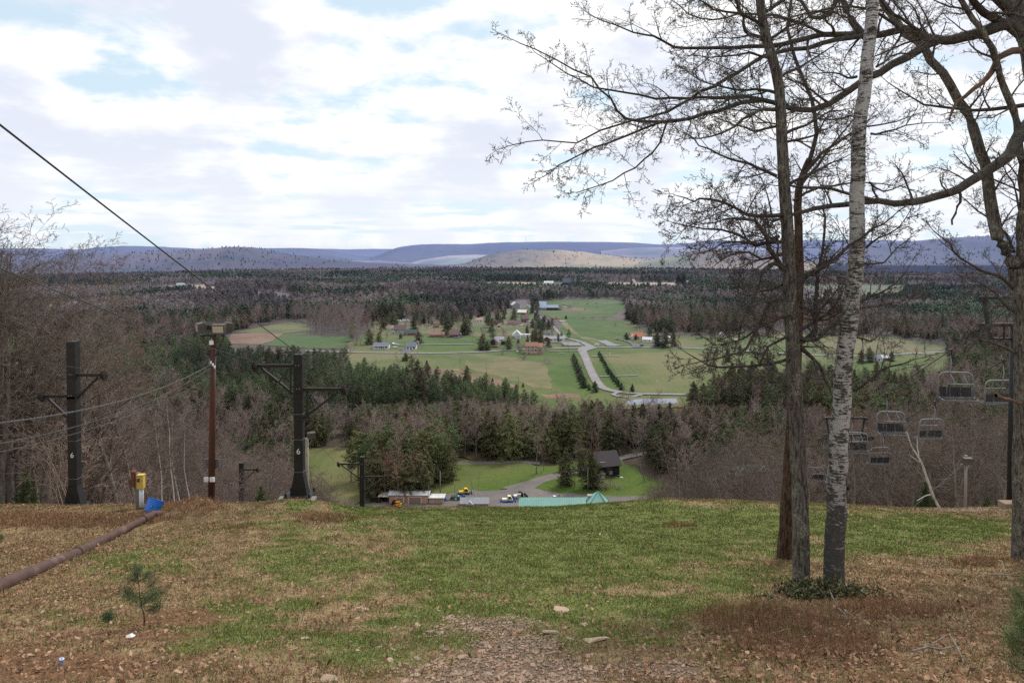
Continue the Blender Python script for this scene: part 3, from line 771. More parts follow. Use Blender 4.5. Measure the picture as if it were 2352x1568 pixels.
def conifer(name, seed, h, R, kind, k=1.0):
    """returns (trunk mesh, crown mesh)"""
    rng = np.random.default_rng(seed)
    r0 = h*.014
    lean = rng.normal(size=2)*.012*h
    tz = np.linspace(0, h*.985, 8)
    tp = np.stack([lean[0]*(tz/h)**2, lean[1]*(tz/h)**2, tz], -1)
    br = []; C = []; AX = []
    start = {'pine': .18, 'hemlock': .06, 'tall': .34, 'young': .05}[kind]
    z = h*start
    while z < h*.97:
        t = (z/h-start)/(1-start)
        if kind == 'pine': rad_ = R*min(1, (1-t)*2.0+.05)**.75*(0.6+.5*rng.random())
        elif kind == 'tall': rad_ = R*(.45+.55*math.sin(math.pi*min(1, t*.9+.1)))*(0.5+.7*rng.random())
        elif kind == 'young': rad_ = R*min(1, (1-t)*1.5)**.8*(.75+.4*rng.random())
        else: rad_ = R*max(.2, min(1, (1-t)*2.1)**.7)*(.55+.65*rng.random())
        nb = 5 if kind in ('pine', 'tall') else 7
        for b in range(nb):
            a = rng.random()*2*np.pi
            L = max(rad_*(.65+.55*rng.random()), .25)
            rise = {'pine': .12, 'tall': .15, 'hemlock': -.12, 'young': .2}[kind] + rng.normal()*.1
            d = np.array([np.cos(a), np.sin(a), rise]); p0 = np.array([lean[0]*(z/h)**2, lean[1]*(z/h)**2, z+rng.normal()*.15])
            p1 = p0+d*L*.55; p2 = p1 + (d+np.array([0, 0, .15 if kind != 'hemlock' else -.18]))*L*.45
            br.append((np.array([p0, p1, p2]), np.array([.05, .035, .015])*(h/20)))
            ns = max(2, int(L*2.2*k))
            for s in range(ns):
                f = .25+.75*(s+rng.random())/ns
                q = p0+(p1-p0)*(f/.55) if f < .55 else p1+(p2-p1)*((f-.55)/.45)
                C.append(q+rng.normal(size=3)*np.array([.18, .18, .07])*L*.4); AX.append(nrm(d+np.array([0, 0, .25 if kind != 'hemlock' else -.3])))
        z += {'pine': .052, 'tall': .045, 'hemlock': .036, 'young': .05}[kind]*h*(.6+.8*rng.random())
    C.append(tp[-1]+np.array([0, 0, .1])); AX.append(np.array([0, 0, 1.]))
    C = np.array(C); AX = np.array(AX)
    n, ln, wd, sp_ = {'pine': (8, .85, .17, .26), 'tall': (8, .85, .17, .26), 'hemlock': (7, .75, .20, .24), 'young': (8, .55, .13, .17)}[kind]
    sc = h/20 if kind != 'young' else h/10
    V, tb = leaves(rng, C, AX, n, ln*sc**.5, wd*sc**.5, sp_*sc**.5)
    # inner foliage is duller
    Vb, Fb = tubes_np(br, 3); Vt, Ft = tubes_np([(tp, np.linspace(r0, r0*.12, 8))], 6)
    tr = np_mesh(name+" trunk", np.concatenate([Vt, Vb]), [Ft, Fb+len(Vt)], True, np.ones((len(Vt)+len(Vb), 4)))
    cw = np_mesh(name+" crown", V, [np.arange(len(V)).reshape(-1, 3)], False, np.c_[tb, tb, tb, np.ones(len(tb))])
    return tr, cw
def join_mesh(name, meshes, mats):
    """one mesh from several, each with its own material"""
    Vs = []; F3 = []; F4 = []; m3 = []; m4 = []; C = []; b = 0
    for k, me in enumerate(meshes):
        n = len(me.vertices); v = np.empty(n*3, np.float32); me.vertices.foreach_get("co", v); Vs.append(v.reshape(-1, 3))
        cc_ = np.empty(n*4, np.float32); me.color_attributes["tint"].data.foreach_get("color", cc_); C.append(cc_.reshape(-1, 4))
        L = np.empty(len(me.loops), np.int32); me.loops.foreach_get("vertex_index", L)
        tot = np.empty(len(me.polygons), np.int32); me.polygons.foreach_get("loop_total", tot)
        if tot[0] == 3: F3.append(L.reshape(-1, 3)+b); m3 += [k]*len(tot)
        else: F4.append(L.reshape(-1, 4)+b); m4 += [k]*len(tot)
        b += n
    out = np_mesh(name, np.concatenate(Vs), F3+F4, False, np.concatenate(C), m3+m4)
    for m in mats: out.materials.append(m)
    return out

TREES = {}     # kind -> list of (trunk mesh, crown mesh, trunk material, crown material, height)
def reg(kind, tr, cw, mt, mc, h):
    tr.materials.append(mt); cw.materials.append(mc)
    j = join_mesh(kind+" whole", [tr, cw], [mt, mc])
    TREES.setdefault(kind, []).append((tr, cw, j, h))
for s in range(4):
    reg('pine', *conifer("pine", 10+s, 20, 5.0, 'pine'), M_BARK, M_PINE, 20)
    reg('hemlock', *conifer("hemlock", 30+s, 20, 4.9, 'hemlock'), M_BARK, M_HEML, 20)
for s in range(3):
    reg('tall', *conifer("tall pine", 50+s, 20, 3.6, 'tall'), M_BARK, M_PINE, 20)
    reg('olive', *conifer("olive pine", 60+s, 20, 3.8, 'tall'), M_BARK, M_OLIVE, 20)
    reg('young', *conifer("young pine", 70+s, 10, 2.6, 'young', 1.5), M_BARK, M_PINE, 10)
def regbare(kind, seed, h, r, P, sides, mt, mc, nt_=1):
    sk = skeleton(seed, h, r, P)
    reg(kind, skel_mesh(kind+" trunk", sk[:1], sides[:1]), skel_mesh(kind+" crown", sk[1:], sides[1:]), mt, mc, h)
for s in range(5):
    regbare('bare', 100+s, 15, .17, P_NEAR, [7, 5, 3, 3, 3], M_BARK, M_TWIG)
for s in range(3):
    regbare('midgrey', 120+s, 18, .20, P_MID, [6, 4, 3, 3], M_BARK, M_TWIGP)
    regbare('midred', 130+s, 15, .18, P_MID, [6, 4, 3, 3], M_BARK, M_TWIGR)
for s in range(2):
    regbare('birch', 140+s, 13, .085, P_SLIM, [6, 4, 3, 3], M_BIRCHD, M_TWIG)
    regbare('slim', 145+s, 18, .15, P_SLIM, [6, 4, 3, 3], M_BARK, M_TWIGP)
def shrub_mesh(seed, h, n):
    rng = np.random.default_rng(seed); out = [[], [], [], []]
    for k in range(n):
        a = rng.random()*6.28; sp_ = .15+.5*rng.random()
        grow(rng, np.array([np.cos(a), np.sin(a), 0])*h*.12*rng.random(), nrm(np.array([np.cos(a)*sp_, np.sin(a)*sp_, 1])), h*(.6+.5*rng.random()), h*.007, 0, P_SHRUB, out, .3)
    return skel_mesh("shrub", out, [4, 3, 3, 3])
SHRUBS = [shrub_mesh(200+s, 5, 9) for s in range(3)]
for me in SHRUBS: me.materials.append(M_TWIGP)
SHRUBB = [shrub_mesh(210+s, 5, 9) for s in range(2)]
for me in SHRUBB: me.materials.append(M_TWIG)
def far_tree(name, seed, h, R, kind, n):
    rng = np.random.default_rng(seed)
    t = rng.random(n)**(.8 if kind == 'g' else .6); a = rng.random(n)*6.28
    prof = np.minimum(1, (1-t)*2.2)**.65*.9+.1 if kind == 'g' else np.sin(np.pi*(t*.8+.18))
    rr_ = R*prof*np.sqrt(rng.random(n)*.8+.2)
    z = h*(.12+.85*t) if kind == 'g' else h*(.22+.74*t)
    C = np.stack([rr_*np.cos(a), rr_*np.sin(a), z], -1)
    AX = np.stack([np.cos(a)*.7, np.sin(a)*.7, np.full(n, .3 if kind == 'g' else 1.2)], -1)
    V, tb = leaves(rng, C, AX, 1, 3.4 if kind == 'g' else 4.6, 1.5 if kind == 'g' else .62, .2, .6, 1.4)
    if kind == 'b':
        Vt, Ft = tubes_np([(np.array([[0, 0, 0], [0, 0, h*.7]]), np.array([.22, .1]))], 3)
    else:
        Vt, Ft = tubes_np([(np.array([[0, 0, 0], [0, 0, h*.98]]), np.array([.3, .05]))], 3)
    me = np_mesh(name, np.concatenate([V, Vt]), [np.arange(len(V)).reshape(-1, 3), Ft+len(V)], False, np.concatenate([np.c_[tb, tb, tb, np.ones(len(tb))], np.tile([[.9, .9, .9, 1]], (len(Vt), 1))]))
    me.materials.append(M_FARG if kind == 'g' else M_FARW)
    return me
FAR = [far_tree("far_bare", 300+s, 17, 4.2, 'b', 150) for s in range(4)] + [far_tree("far_pine", 310+s, 18, 4.0, 'g', 110) for s in range(3)]

def stuff(name, label, cat, pts, idx, scl, rot, meshes):
    """one object that scatters many copies of a few meshes"""
    pts = np.asarray(pts, np.float32)
    src = bpy.data.collections.new(name+" sources")
    for k, me in enumerate(meshes):
        src.objects.link(bpy.data.objects.new(f"{name}_source_{k:02d}", me))
    me = bpy.data.meshes.new(name); me.vertices.add(len(pts)); me.vertices.foreach_set("co", pts.ravel())
    me.attributes.new("idx", 'INT', 'POINT').data.foreach_set("value", np.asarray(idx, np.int32))
    me.attributes.new("scl", 'FLOAT', 'POINT').data.foreach_set("value", np.asarray(scl, np.float32))
    rv = np.zeros((len(pts), 3), np.float32); rv[:, 2] = rot
    me.attributes.new("rot", 'FLOAT_VECTOR', 'POINT').data.foreach_set("vector", rv.ravel())
    g = bpy.data.node_groups.new(name, 'GeometryNodeTree')
    g.interface.new_socket("Geometry", in_out='INPUT', socket_type='NodeSocketGeometry')
    g.interface.new_socket("Geometry", in_out='OUTPUT', socket_type='NodeSocketGeometry')
    N = g.nodes; gi = N.new('NodeGroupInput'); go = N.new('NodeGroupOutput')
    ci = N.new('GeometryNodeCollectionInfo'); ci.inputs['Collection'].default_value = src
    ci.inputs['Separate Children'].default_value = True; ci.inputs['Reset Children'].default_value = True
    ip = N.new('GeometryNodeInstanceOnPoints'); ip.inputs['Pick Instance'].default_value = True
    def na(nm, ty):
        a = N.new('GeometryNodeInputNamedAttribute'); a.data_type = ty; a.inputs['Name'].default_value = nm; return a.outputs['Attribute']
    L = g.links
    L.new(gi.outputs[0], ip.inputs['Points']); L.new(ci.outputs[0], ip.inputs['Instance'])
    L.new(na("idx", 'INT'), ip.inputs['Instance Index']); L.new(na("scl", 'FLOAT'), ip.inputs['Scale']); L.new(na("rot", 'FLOAT_VECTOR'), ip.inputs['Rotation'])
    L.new(ip.outputs[0], go.inputs[0])
    o = link(name, me); md = o.modifiers.new("scatter", 'NODES'); md.node_group = g
    return props(o, label, cat, kind="stuff")

TNAME = {'pine': 'white_pine', 'tall': 'white_pine', 'olive': 'white_pine', 'young': 'young_pine', 'hemlock': 'hemlock_tree', 'bare': 'bare_tree', 'midgrey': 'maple_tree', 'midred': 'maple_tree', 'birch': 'birch_tree', 'slim': 'poplar_tree'}
TCAT = {'white_pine': 'pine tree', 'young_pine': 'pine tree', 'hemlock_tree': 'hemlock', 'bare_tree': 'bare tree', 'maple_tree': 'maple tree', 'birch_tree': 'birch tree', 'poplar_tree': 'poplar tree'}
_var = random.Random(5)
def tree(kind, p, h, label, group=None, rz=None, wide=1.0, whole=False, sink=.15):
    tr, cw, j, h0 = _var.choice(TREES[kind]); k = h/h0
    rz = _var.random()*6.28 if rz is None else rz
    nm = TNAME[kind]
    if whole:
        o = link(nm, j); o.location = (p[0], p[1], p[2]-sink); o.rotation_euler = (0, 0, rz); o.scale = (k*wide, k*wide, k)
        return props(o, label, TCAT[nm], group)
    o = thing(nm, label, TCAT[nm], (p[0], p[1], p[2]-sink), rz, group); o.scale = (k*wide, k*wide, k)
    link("trunk", tr, o); link("crown", cw, o)
    return o
def shrub(p, h, label, cat='bush', brown=True, group=None, wide=1.0):
    o = link("bush", _var.choice(SHRUBB if brown else SHRUBS)); o.location = (p[0], p[1], p[2]-.1)
    k = h/5; o.scale = (k*wide, k*wide, k); o.rotation_euler = (0, 0, _var.random()*6.28)
    return props(o, label, cat, group)
# ------------------------------------------------------------------ woods
rng = np.random.default_rng(11)
def in_open(x, y):
    r = np.zeros(len(x), bool)
    for poly in OPEN: r |= pip(x, y, poly)
    return r
def grid_points(d0, d1, sp_, amax=rad(43)):
    xm = d1*math.sin(amax)
    gx, gy = np.meshgrid(np.arange(-xm, xm, sp_), np.arange(d0*.6, d1, sp_))
    x = (gx + rng.uniform(-.45, .45, gx.shape)*sp_).ravel(); y = (gy + rng.uniform(-.45, .45, gy.shape)*sp_).ravel()
    d = np.hypot(x, y); a = np.arctan2(x, y)
    k = (d >= d0) & (d < d1) & (np.abs(a) < amax)
    return x[k], y[k]
def wpip(x, y, poly):
    """which ground points lie inside a polygon of bearings"""
    wx, wy = bearing(x, y, H(x, y)); return pip(wx, wy, poly)
VILLAGE = [(845, 768), (862, 738), (1000, 732), (1120, 722), (1180, 694), (1215, 690), (1232, 715), (1262, 748), (1278, 766), (1100, 770), (990, 764)]
EXTRA_OPEN = [VILLAGE, [(1180, 975), (1330, 965), (1570, 955), (1600, 925), (1500, 900), (1240, 935), (1180, 955)],
              [(690, 1200), (690, 1028), (805, 1028), (850, 1050), (850, 1200)],
              [(1040, 1200), (1030, 1062), (1300, 1050), (1430, 1045), (1570, 1110), (1570, 1200)]]
PLANT = [[(330, 815), (420, 790), (600, 790), (690, 800), (790, 815), (830, 850), (930, 872), (960, 900), (940, 960), (820, 985), (700, 1000), (560, 985), (420, 930), (330, 890)],
         [(940, 880), (1010, 870), (1080, 885), (1150, 890), (1230, 925), (1200, 960), (1000, 950)]]
wood = []      # x, y, height, kind index
def collect(d0, d1, sp_):
    x, y = grid_points(d0, d1, sp_)
    k = ~in_open(x, y)
    for e in EXTRA_OPEN: k &= ~wpip(x, y, e)
    # woods do not hide the fields beyond them
    wx, wy = bearing(x, y, H(x, y)); dd = np.hypot(x, y); wt = wy-np.where(dd > 900, 9.0, 12.0)*FW/dd; vv = (wt-YC)/FW
    Yt = np.abs(ZV/(np.minimum(-sP-vv*cP, -1e-3)/(cP-vv*sP))); Xt = (wx-1176)/FW/(cP-vv*sP)*Yt
    k &= ~((dd > 520) & (in_open(Xt, Yt) | in_open(x*1.03, y*1.03)))
    # no woods on the ski trail
    k &= ~((np.abs(x+1) < 30) & (y < 262))
    return x[k], y[k]
# --- valley woods in detail (262 - 900 m)
sets = []
for d0, d1, s_ in ((266, 470, 5.6), (470, 900, 8.0)):
    x, y = collect(d0, d1, s_); sets.append(np.stack([x, y], -1))
P = np.concatenate(sets)
x, y = P[:, 0], P[:, 1]; z = H(x, y)
wx, wy = bearing(x, y, z); dist = np.hypot(x, y)
sp1 = fbm(x/55, y/55, 51, 3); sp2 = rng.random(len(x)); sp3 = fbm(x/28+5, y/28, 53, 3)
plant = np.zeros(len(x), bool)
for p_ in PLANT: plant |= pip(wx, wy, p_)
kind = np.where(sp1 + (sp2-.5)*.42 > .60, 'hemlock', 'midgrey').astype(object)
kind[(kind == 'midgrey') & (sp3 + (sp2-.5)*.3 > .55)] = 'midred'
kind[(kind == 'hemlock') & (rng.random(len(x)) < .3)] = 'pine'
kind[(kind == 'midgrey') & (rng.random(len(x)) < .12)] = 'slim'
kind[plant & (rng.random(len(x)) < .86)] = 'pine'
# bare purple-grey wood left of the village, brown wood far left
bw = pip(wx, wy, [(640, 775), (640, 735), (840, 730), (835, 768), (800, 775)]); kind[bw] = 'midgrey'
leftbr = (wx < 330) & (rng.random(len(x)) < .75); kind[leftbr & (kind != 'pine')] = 'midred'
hgt = np.select([kind == 'hemlock', kind == 'pine', kind == 'midgrey', kind == 'midred', kind == 'slim'], [17, 17, 17, 14, 19], 16)*(.72+.5*rng.random(len(x)))
hgt[plant] *= np.where(wx[plant] > 930, .46, .62)
ribbon = (dist < 420) & (wx > 780)
hgt[ribbon] *= np.clip(1.12-(dist[ribbon]-300)/320, .65, 1.1)
hgt[ribbon] *= np.clip((wy[ribbon]-925)/75, .45, 1)
app = hgt/dist
BARE_LAB = {'midgrey': ("grey leafless maple in the wood between ski lodge and meadows", "leafless trees in the valley woods"),
            'midred': ("rusty budding maple in the wood below the ski slope", "reddish budding trees in the valley woods"),
            'slim': ("slim pale poplar rising from the valley woods", "slim poplars in the valley woods"),
            'hemlock': ("dark hemlock in the dense wood beyond the ski lodge", "hemlocks in the valley woods"),
            'pine': ("dense green white pine in the pine plantation left of the village", "pines in the valley plantation")}
order = np.argsort(-app); cnt = {}
LIM = {'midgrey': 150, 'midred': 100, 'slim': 40, 'hemlock': 170, 'pine': 190}
rest = []
for i in order:
    kd = kind[i]; cnt[kd] = cnt.get(kd, 0)+1
    wide = {'hemlock': 1.25, 'pine': 1.2, 'midgrey': 1.3, 'midred': 1.35, 'slim': 1.1}[kd]
    if kd == 'pine' and plant[i]: wide = 1.5
    if cnt[kd] <= LIM[kd] and 0 < wx[i] < 2352:
        tree(kd, (x[i], y[i], z[i]), hgt[i], BARE_LAB[kd][0], BARE_LAB[kd][1], wide=wide, whole=app[i] < .035)
    else: rest.append(i)
rest = np.array(rest)
KI = ['hemlock', 'pine', 'midgrey', 'midred', 'slim']; src = []; off = {}
for kd in KI:
    off[kd] = (len(src), len(TREES[kd])); src += [t[2] for t in TREES[kd]]
H0 = {kd: TREES[kd][0][3] for kd in KI}
idx = np.array([off[kind[i]][0] + rng.integers(off[kind[i]][1]) for i in rest])
scl = np.array([hgt[i]/H0[kind[i]]*(1.25 if plant[i] else 1.15) for i in rest])
stuff("valley_wood", "mixed wood of hemlocks, pines and leafless trees covering the valley", "wood", np.stack([x[rest], y[rest], z[rest]-.2], -1), idx, scl, rng.random(len(rest))*6.28, src)

# --- far woods (900 - 2900 m), read as one mass
sets = [np.stack(collect(d0, d1, s_), -1) for d0, d1, s_ in ((900, 1500, 7.2), (1500, 2150, 9.5))]
P = np.concatenate(sets); x, y = P[:, 0], P[:, 1]; z = H(x, y); wx, wy = bearing(x, y, z)
pn = fbm(x/140, y/90, 61, 4) + (rng.random(len(x))-.5)*.20
knoll = np.exp(-((x+190)/330)**2-((y-1450)/420)**2)
pn = pn + .10*knoll + .05*np.exp(-((x-500)/420)**2-((y-1700)/500)**2)
isg = pn > .592
idx = np.where(isg, 4+rng.integers(3, size=len(x)), rng.integers(4, size=len(x)))
scl = (.55+.4*rng.random(len(x)))*np.where(isg, 1.08, 1.0)
stuff("far_wood", "hazy brown and dark green woods rolling to the foot of the hills", "wood", np.stack([x, y, z-.3], -1), idx, scl, rng.random(len(x))*6.28, FAR)

# --- trees on the nearer hills
pts = []; gi = []
for V, seed in HILLS:
    if seed not in (3, 17, 19, 27): continue
    nx, nz = V.shape[:2]; n = {3: 1800, 17: 2500, 19: 1000, 27: 500}[seed]
    a = rng.random(n)*(nx-1); b = (rng.random(n)**.9*.82+.14)*(nz-1)*1.0
    i = np.minimum(a.astype(int), nx-2); j = np.clip(b.astype(int), 0, nz-2); fa = (a-i)[:, None]; fb = (b-j)[:, None]
    p = (V[i, j]*(1-fa)+V[i+1, j]*fa)*(1-fb) + (V[i, j+1]*(1-fa)+V[i+1, j+1]*fa)*fb
    g = fbm(p[:, 0]/160, p[:, 2]/22+seed, 71+seed, 3)+(rng.random(n)-.5)*.3 + (b/nz > .6)*.04
    keep = rng.random(n) < np.where(g > .56, .8, .0)
    pts.append(p[keep]); gi.append(g[keep] > .56)
pts = np.concatenate(pts); gi = np.concatenate(gi)
stuff("hill_wood", "leafless woods and scattered pines on the hills across the valley", "wood", pts-np.array([0, 0, 3.0]), np.where(gi, 4+rng.integers(3, size=len(pts)), rng.integers(4, size=len(pts))), .38+.28*rng.random(len(pts)), rng.random(len(pts))*6.28, FAR)

# --- leafless thickets on both flanks of the ski trail (37 - 262 m)
gx, gy = np.meshgrid(np.arange(-200, 200, 2.9), np.arange(36.5, 110, 2.9))
x = (gx+rng.uniform(-.48, .48, gx.shape)*2.9).ravel(); y = (gy+rng.uniform(-.48, .48, gy.shape)*2.9).ravel()
gx, gy = np.meshgrid(np.arange(-240, 240, 4.2), np.arange(110, 262, 4.2))
x = np.concatenate([x, (gx+rng.uniform(-.48, .48, gx.shape)*4.2).ravel()]); y = np.concatenate([y, (gy+rng.uniform(-.48, .48, gy.shape)*4.2).ravel()])
edgeL = np.interp(y, [36, 45, 62, 100, 150, 262], [-20.5, -21, -23, -29, -38, -62]); edgeR = np.interp(y, [36, 45, 62, 100, 150, 262], [20, 21, 22, 22.5, 30, 48])
out = np.where(x < 0, edgeL-x, x-edgeR)            # metres into the wood from the trail edge
wx, wy = bearing(x, y, H(x, y))
k = (out > 0) & (wx > -140) & (wx < 2500)
# lift line clearing on the right
lift = (np.abs(x-np.interp(y, [36, 45, 65, 80], [27.2, 28, 32, 35])) < 4.5) & (y < 85) & (x > 0)
k &= ~lift
k &= rng.random(len(x)) < np.where(y < 110, .60, .7)
x, y, out, wx = x[k], y[k], out[k], wx[k]; z = H(x, y)
left = x < 0
hh = np.where(left, np.interp(out, [0, 3, 12, 30], [9.0, 11.5, 14, 17]), np.interp(out, [0, 6, 14, 30], [11, 13.5, 15, 16]))*(.75+.45*rng.random(len(x)))
hh *= np.interp(y, [36, 50, 75, 130, 180, 262], [.42, .60, .92, 1.0, .8, .45])
# keep a view of the base area and meadow between the flanks
isb = hh > 5.6
dist = np.hypot(x, y)
order = np.argsort(-(hh/dist)*(isb)); n1 = 0; rest = []
for i in order:
    if not isb[i]: continue
    if n1 < 240 and -20 < wx[i] < 2380:
        n1 += 1; big = dist[i] < 60
        if x[i] < 0: lb, gpn = "leafless grey brown tree in the thicket behind the left lift tower", "leafless trees left of the ski trail"
        else: lb, gpn = "leafless brown tree in the thicket behind the hanging chairs", "leafless trees right of the ski trail"
        tree('bare', (x[i], y[i], z[i]), hh[i], lb, gpn, wide=1.15, whole=not big)
    else: rest.append(i)
sh = [i for i in range(len(x)) if not isb[i]]
src = [t[2] for t in TREES['bare']] + SHRUBS + SHRUBB
nb = len(TREES['bare'])
ii = np.array(rest+sh); idx = np.concatenate([rng.integers(nb, size=len(rest)), nb+rng.integers(5, size=len(sh))])
scl = np.concatenate([hh[rest]/15, hh[sh]/5*.95])
stuff("hillside_brush", "tangle of leafless brush and saplings on the slope below the brow", "brush", np.stack([x[ii], y[ii], z[ii]-.15], -1), idx, scl, rng.random(len(ii))*6.28, src)
# white birches in the left thicket, one leaning birch on the right
for bx, by, D, h in ((400, 880, 44, 9.0), (432, 890, 48, 10), (372, 930, 42, 7.5), (452, 960, 41, 6.5)):
    q = at(bx, by, D); g = Hs(q.x, q.y)
    tree('birch', (q.x, q.y, g), h, "slender white birch in the thicket between lift tower and floodlight pole", "white birches behind the yellow box", wide=.9)

# --- trees standing among the village houses
vx, vy = [], []
HOMES = [v1(*q) for q in ((1035, 628), (1140, 668), (1255, 690), (1562, 710), (1757, 712), (1550, 602), (1955, 605), (2046, 536), (1125, 542), (1202, 537))]+[v2(*q) for q in ((214, 822), (286, 768), (478, 722), (575, 708), (492, 578), (600, 584), (574, 540), (405, 570), (530, 452), (470, 384), (905, 760), (760, 402), (860, 402), (275, 595))]
pts_ = [vp(*q) for q in VILLAGE]; xs_ = [q.x for q in pts_]; ys_ = [q.y for q in pts_]
gx, gy = np.meshgrid(np.arange(min(xs_), max(xs_), 9), np.arange(min(ys_), max(ys_), 11.5)); x = (gx+rng.uniform(-5, 5, gx.shape)).ravel(); y = (gy+rng.uniform(-6, 6, gy.shape)).ravel()
k = pip(x, y, [(q.x, q.y) for q in pts_]); x, y = x[k], y[k]; wx, wy = bearing(x, y, np.full(len(x), ZV))
for xx, yy, a, b in zip(x, y, wx, wy):
    h = 6.5+7*rng.random(); th_ = h*FW/yy
    if any(abs(a-hx) < 17 and -3 < b-hy < th_+1 for hx, hy in HOMES) or in_open(np.array([xx]), np.array([yy]))[0]: continue
    if any(abs(a-hx) < 14 and -14 < b-hy <= -3 for hx, hy in HOMES) and rng.random() < .5: continue
    kd = ('hemlock', 'midgrey', 'midgrey', 'midred', 'pine')[int(rng.integers(5))]
    tree(kd, (xx, yy, ZV), h*(1.25 if kd == 'hemlock' else 1), {'hemlock': "dark conifer standing among the village houses", 'pine': "green pine standing among the village houses", 'midgrey': "grey leafless tree among the village houses", 'midred': "rusty leafless tree among the village houses"}[kd], "trees among the village houses", wide=1.2, whole=True)
# ------------------------------------------------------------------ surface lift towers
M_BLACK = mat("black painted steel", (.012, .012, .013), (.020, .019, .019), 5, .55, spec=.35, c2=(.030, .021, .016))
M_BLACKR = mat("black steel with rust", (.015, .013, .012), (.032, .019, .013), 4, .65, spec=.3)
M_CONC = mat("old concrete", (.25, .235, .21), (.16, .15, .135), 5, .95, bump=.01)
M_GREYST = mat("galvanised steel", (.23, .245, .26), (.16, .175, .19), 6, .5)
M_DKSEAT = mat("dark grey slats", (.022, .024, .028), (.036, .037, .042), 6, .7)
M_BAND = mat("steel band", (.16, .16, .16), (.10, .10, .10), 5, .6)
M_WHITE = mat("white paint", (.78, .78, .76), (.70, .70, .68), 4, .6)
M_BROWNP = mat("creosoted pole", (.105, .042, .024), (.060, .028, .020), 3, .85, stretch=(1, 1, .12), bump=.01)
M_LAMP = mat("bronze lamp housing", (.090, .078, .062), (.070, .060, .050), 5, .6)
M_GLASS = bpy.data.materials.new("lamp glass"); nt = NT(M_GLASS); r_ = nt.n('ShaderNodeRGB'); r_.outputs[0].default_value = (.42, .40, .30, 1); finish(nt, r_.outputs[0], .12, spec=.8)
M_TWIST = mat("twisted aluminium cable", (.13, .13, .135), (.08, .08, .085), 9, .6, metal=.2)
M_ROPE = mat("greased steel rope", (.022, .022, .023), (.032, .031, .030), 20, .5, spec=.4)

def sheave(p, m=M_BLACKR, parent=None, r=.20):
    b = MB()
    for k in (-1, 0, 1, 2):
        c = Vector((p[0]+k*.055, p[1]-abs(k)*.02, p[2]))
        n = 12; vs = []
        for s in (-.018, .018):
            for i in range(n):
                a = 2*math.pi*i/n; vs.append((c.x+s, c.y+r*(1-.06*abs(k))*math.cos(a), c.z-.04*k+r*(1-.06*abs(k))*math.sin(a)))
        b.add(vs, [tuple(range(n))[::-1], tuple(range(n, 2*n))]+[(i, (i+1) % n, (i+1) % n+n, i+n) for i in range(n)])
    b.tube([(p[0]-.12, p[1], p[2]), (p[0]+.18, p[1], p[2])], .03, 6)
    return b.build("sheave", m, parent)
def digit(txt, size, loc, m, parent):
    cu = bpy.data.curves.new("digit", 'FONT'); cu.body = txt; cu.size = size; cu.align_x = 'CENTER'; cu.extrude = .004
    tmp = bpy.data.objects.new("digit", cu); COL.objects.link(tmp); bpy.context.view_layer.update()
    me = bpy.data.meshes.new_from_object(tmp.evaluated_get(bpy.context.evaluated_depsgraph_get())); bpy.data.objects.remove(tmp)
    me.materials.clear(); me.materials.append(m)
    o = link("number", me, parent); o.location = loc; o.rotation_euler = (rad(90), 0, 0); return o
def t_tower(base, h, width, label, larm, rarm, num=None, pad=True, truss=True):
    """larm/rarm: (reach, height) of the arm ends"""
    o = thing("lift_tower", label, "lift tower", base, 0, "black surface lift towers")
    w2 = width/2
    MB().box((0, 0, h/2+.1), (width, width*.9, h-.2)).build("post", M_BLACK, o)
    if pad:
        b = MB(); b.ext([(-w2*2.05, 0), (w2*2.05, 0), (w2*1.02, .95), (-w2*1.02, .95)], -w2*1.0-.012, w2*1.0+.012)
        b.build("foot", M_BLACK, o)
        b = MB(); b.box((0, 0, .02), (width*3.1, width*2.3, .06))
        for sx in (-1, 1):
            for sy in (-1, 1): b.tube([(sx*width*1.35, sy*width*.95, .0), (sx*width*1.35, sy*width*.95, .2)], .035, 6); b.tube([(sx*width*1.35, sy*width*.95, .08), (sx*width*1.35, sy*width*.95, .15)], .06, 6)
        b.build("base_plate", M_BLACK, o)
        b = MB(); b.box((0, -.42, -.10), (1.55 if truss else 1.2, .5, .22)); c_ = b.build("footing", M_CONC, o)
    for f in (.17, .40, .58):
        b = MB(); b.box((0, 0, h*f), (width+.02, width*.9+.02, .025)); b.build("band", M_BAND, o)
    for s, (reach, az), dz in ((-1, larm, .0), (1, rarm, .0)):
        b = MB(); x0 = s*w2
        b.bar((x0, -.05, az), (s*(reach-.1), -.05, az), .12, .13)
        b.box((x0-s*w2*.9, -width*.47, az), (width*1.0, .04, .2)); b.build("arm", M_BLACKR, o)
        b = MB(); drop = 1.25 if truss else 1.05
        b.bar((x0, -.02, az-drop), (s*(reach-.25), -.02, az-.1), .09)
        if truss:
            xa = x0+s*.17; b.bar((xa, -.02, az-.07), (xa, -.02, az-drop*.9), .055)
            b.bar((xa+s*.06, -.02, az-.1), (x0+s*(reach-w2)*.42, -.02, az-drop*.60), .05)
        b.box((x0-s*w2*.9, -width*.47, az-drop), (width*1.0, .04, .16)); b.build("brace", M_BLACK, o)
        for k in (-.06, .06):
            bb = MB(); bb.box((x0-s*w2*.9+k, -width*.47-.03, az+.05), (.04, .03, .04)); bb.build("bolt", M_GREYST, o)
        sheave((s*reach, -.05, az-.02), M_BLACKR, o)
    if num: digit(num, .34, (0, -width*.45-.006, h*.30), M_WHITE, o)
    return o
bL = at(173, 1149, 31.0); bL.z = Hs(bL.x, bL.y)-.02
t_tower(bL, 7.55, .40, "black lift tower numbered 6 on the left, in front of the bare thicket", (1.43, 5.05), (1.40, 6.02), "6", truss=False)
bR = at(689, 1149, 29.0); bR.z = Hs(bR.x, bR.y)+.12
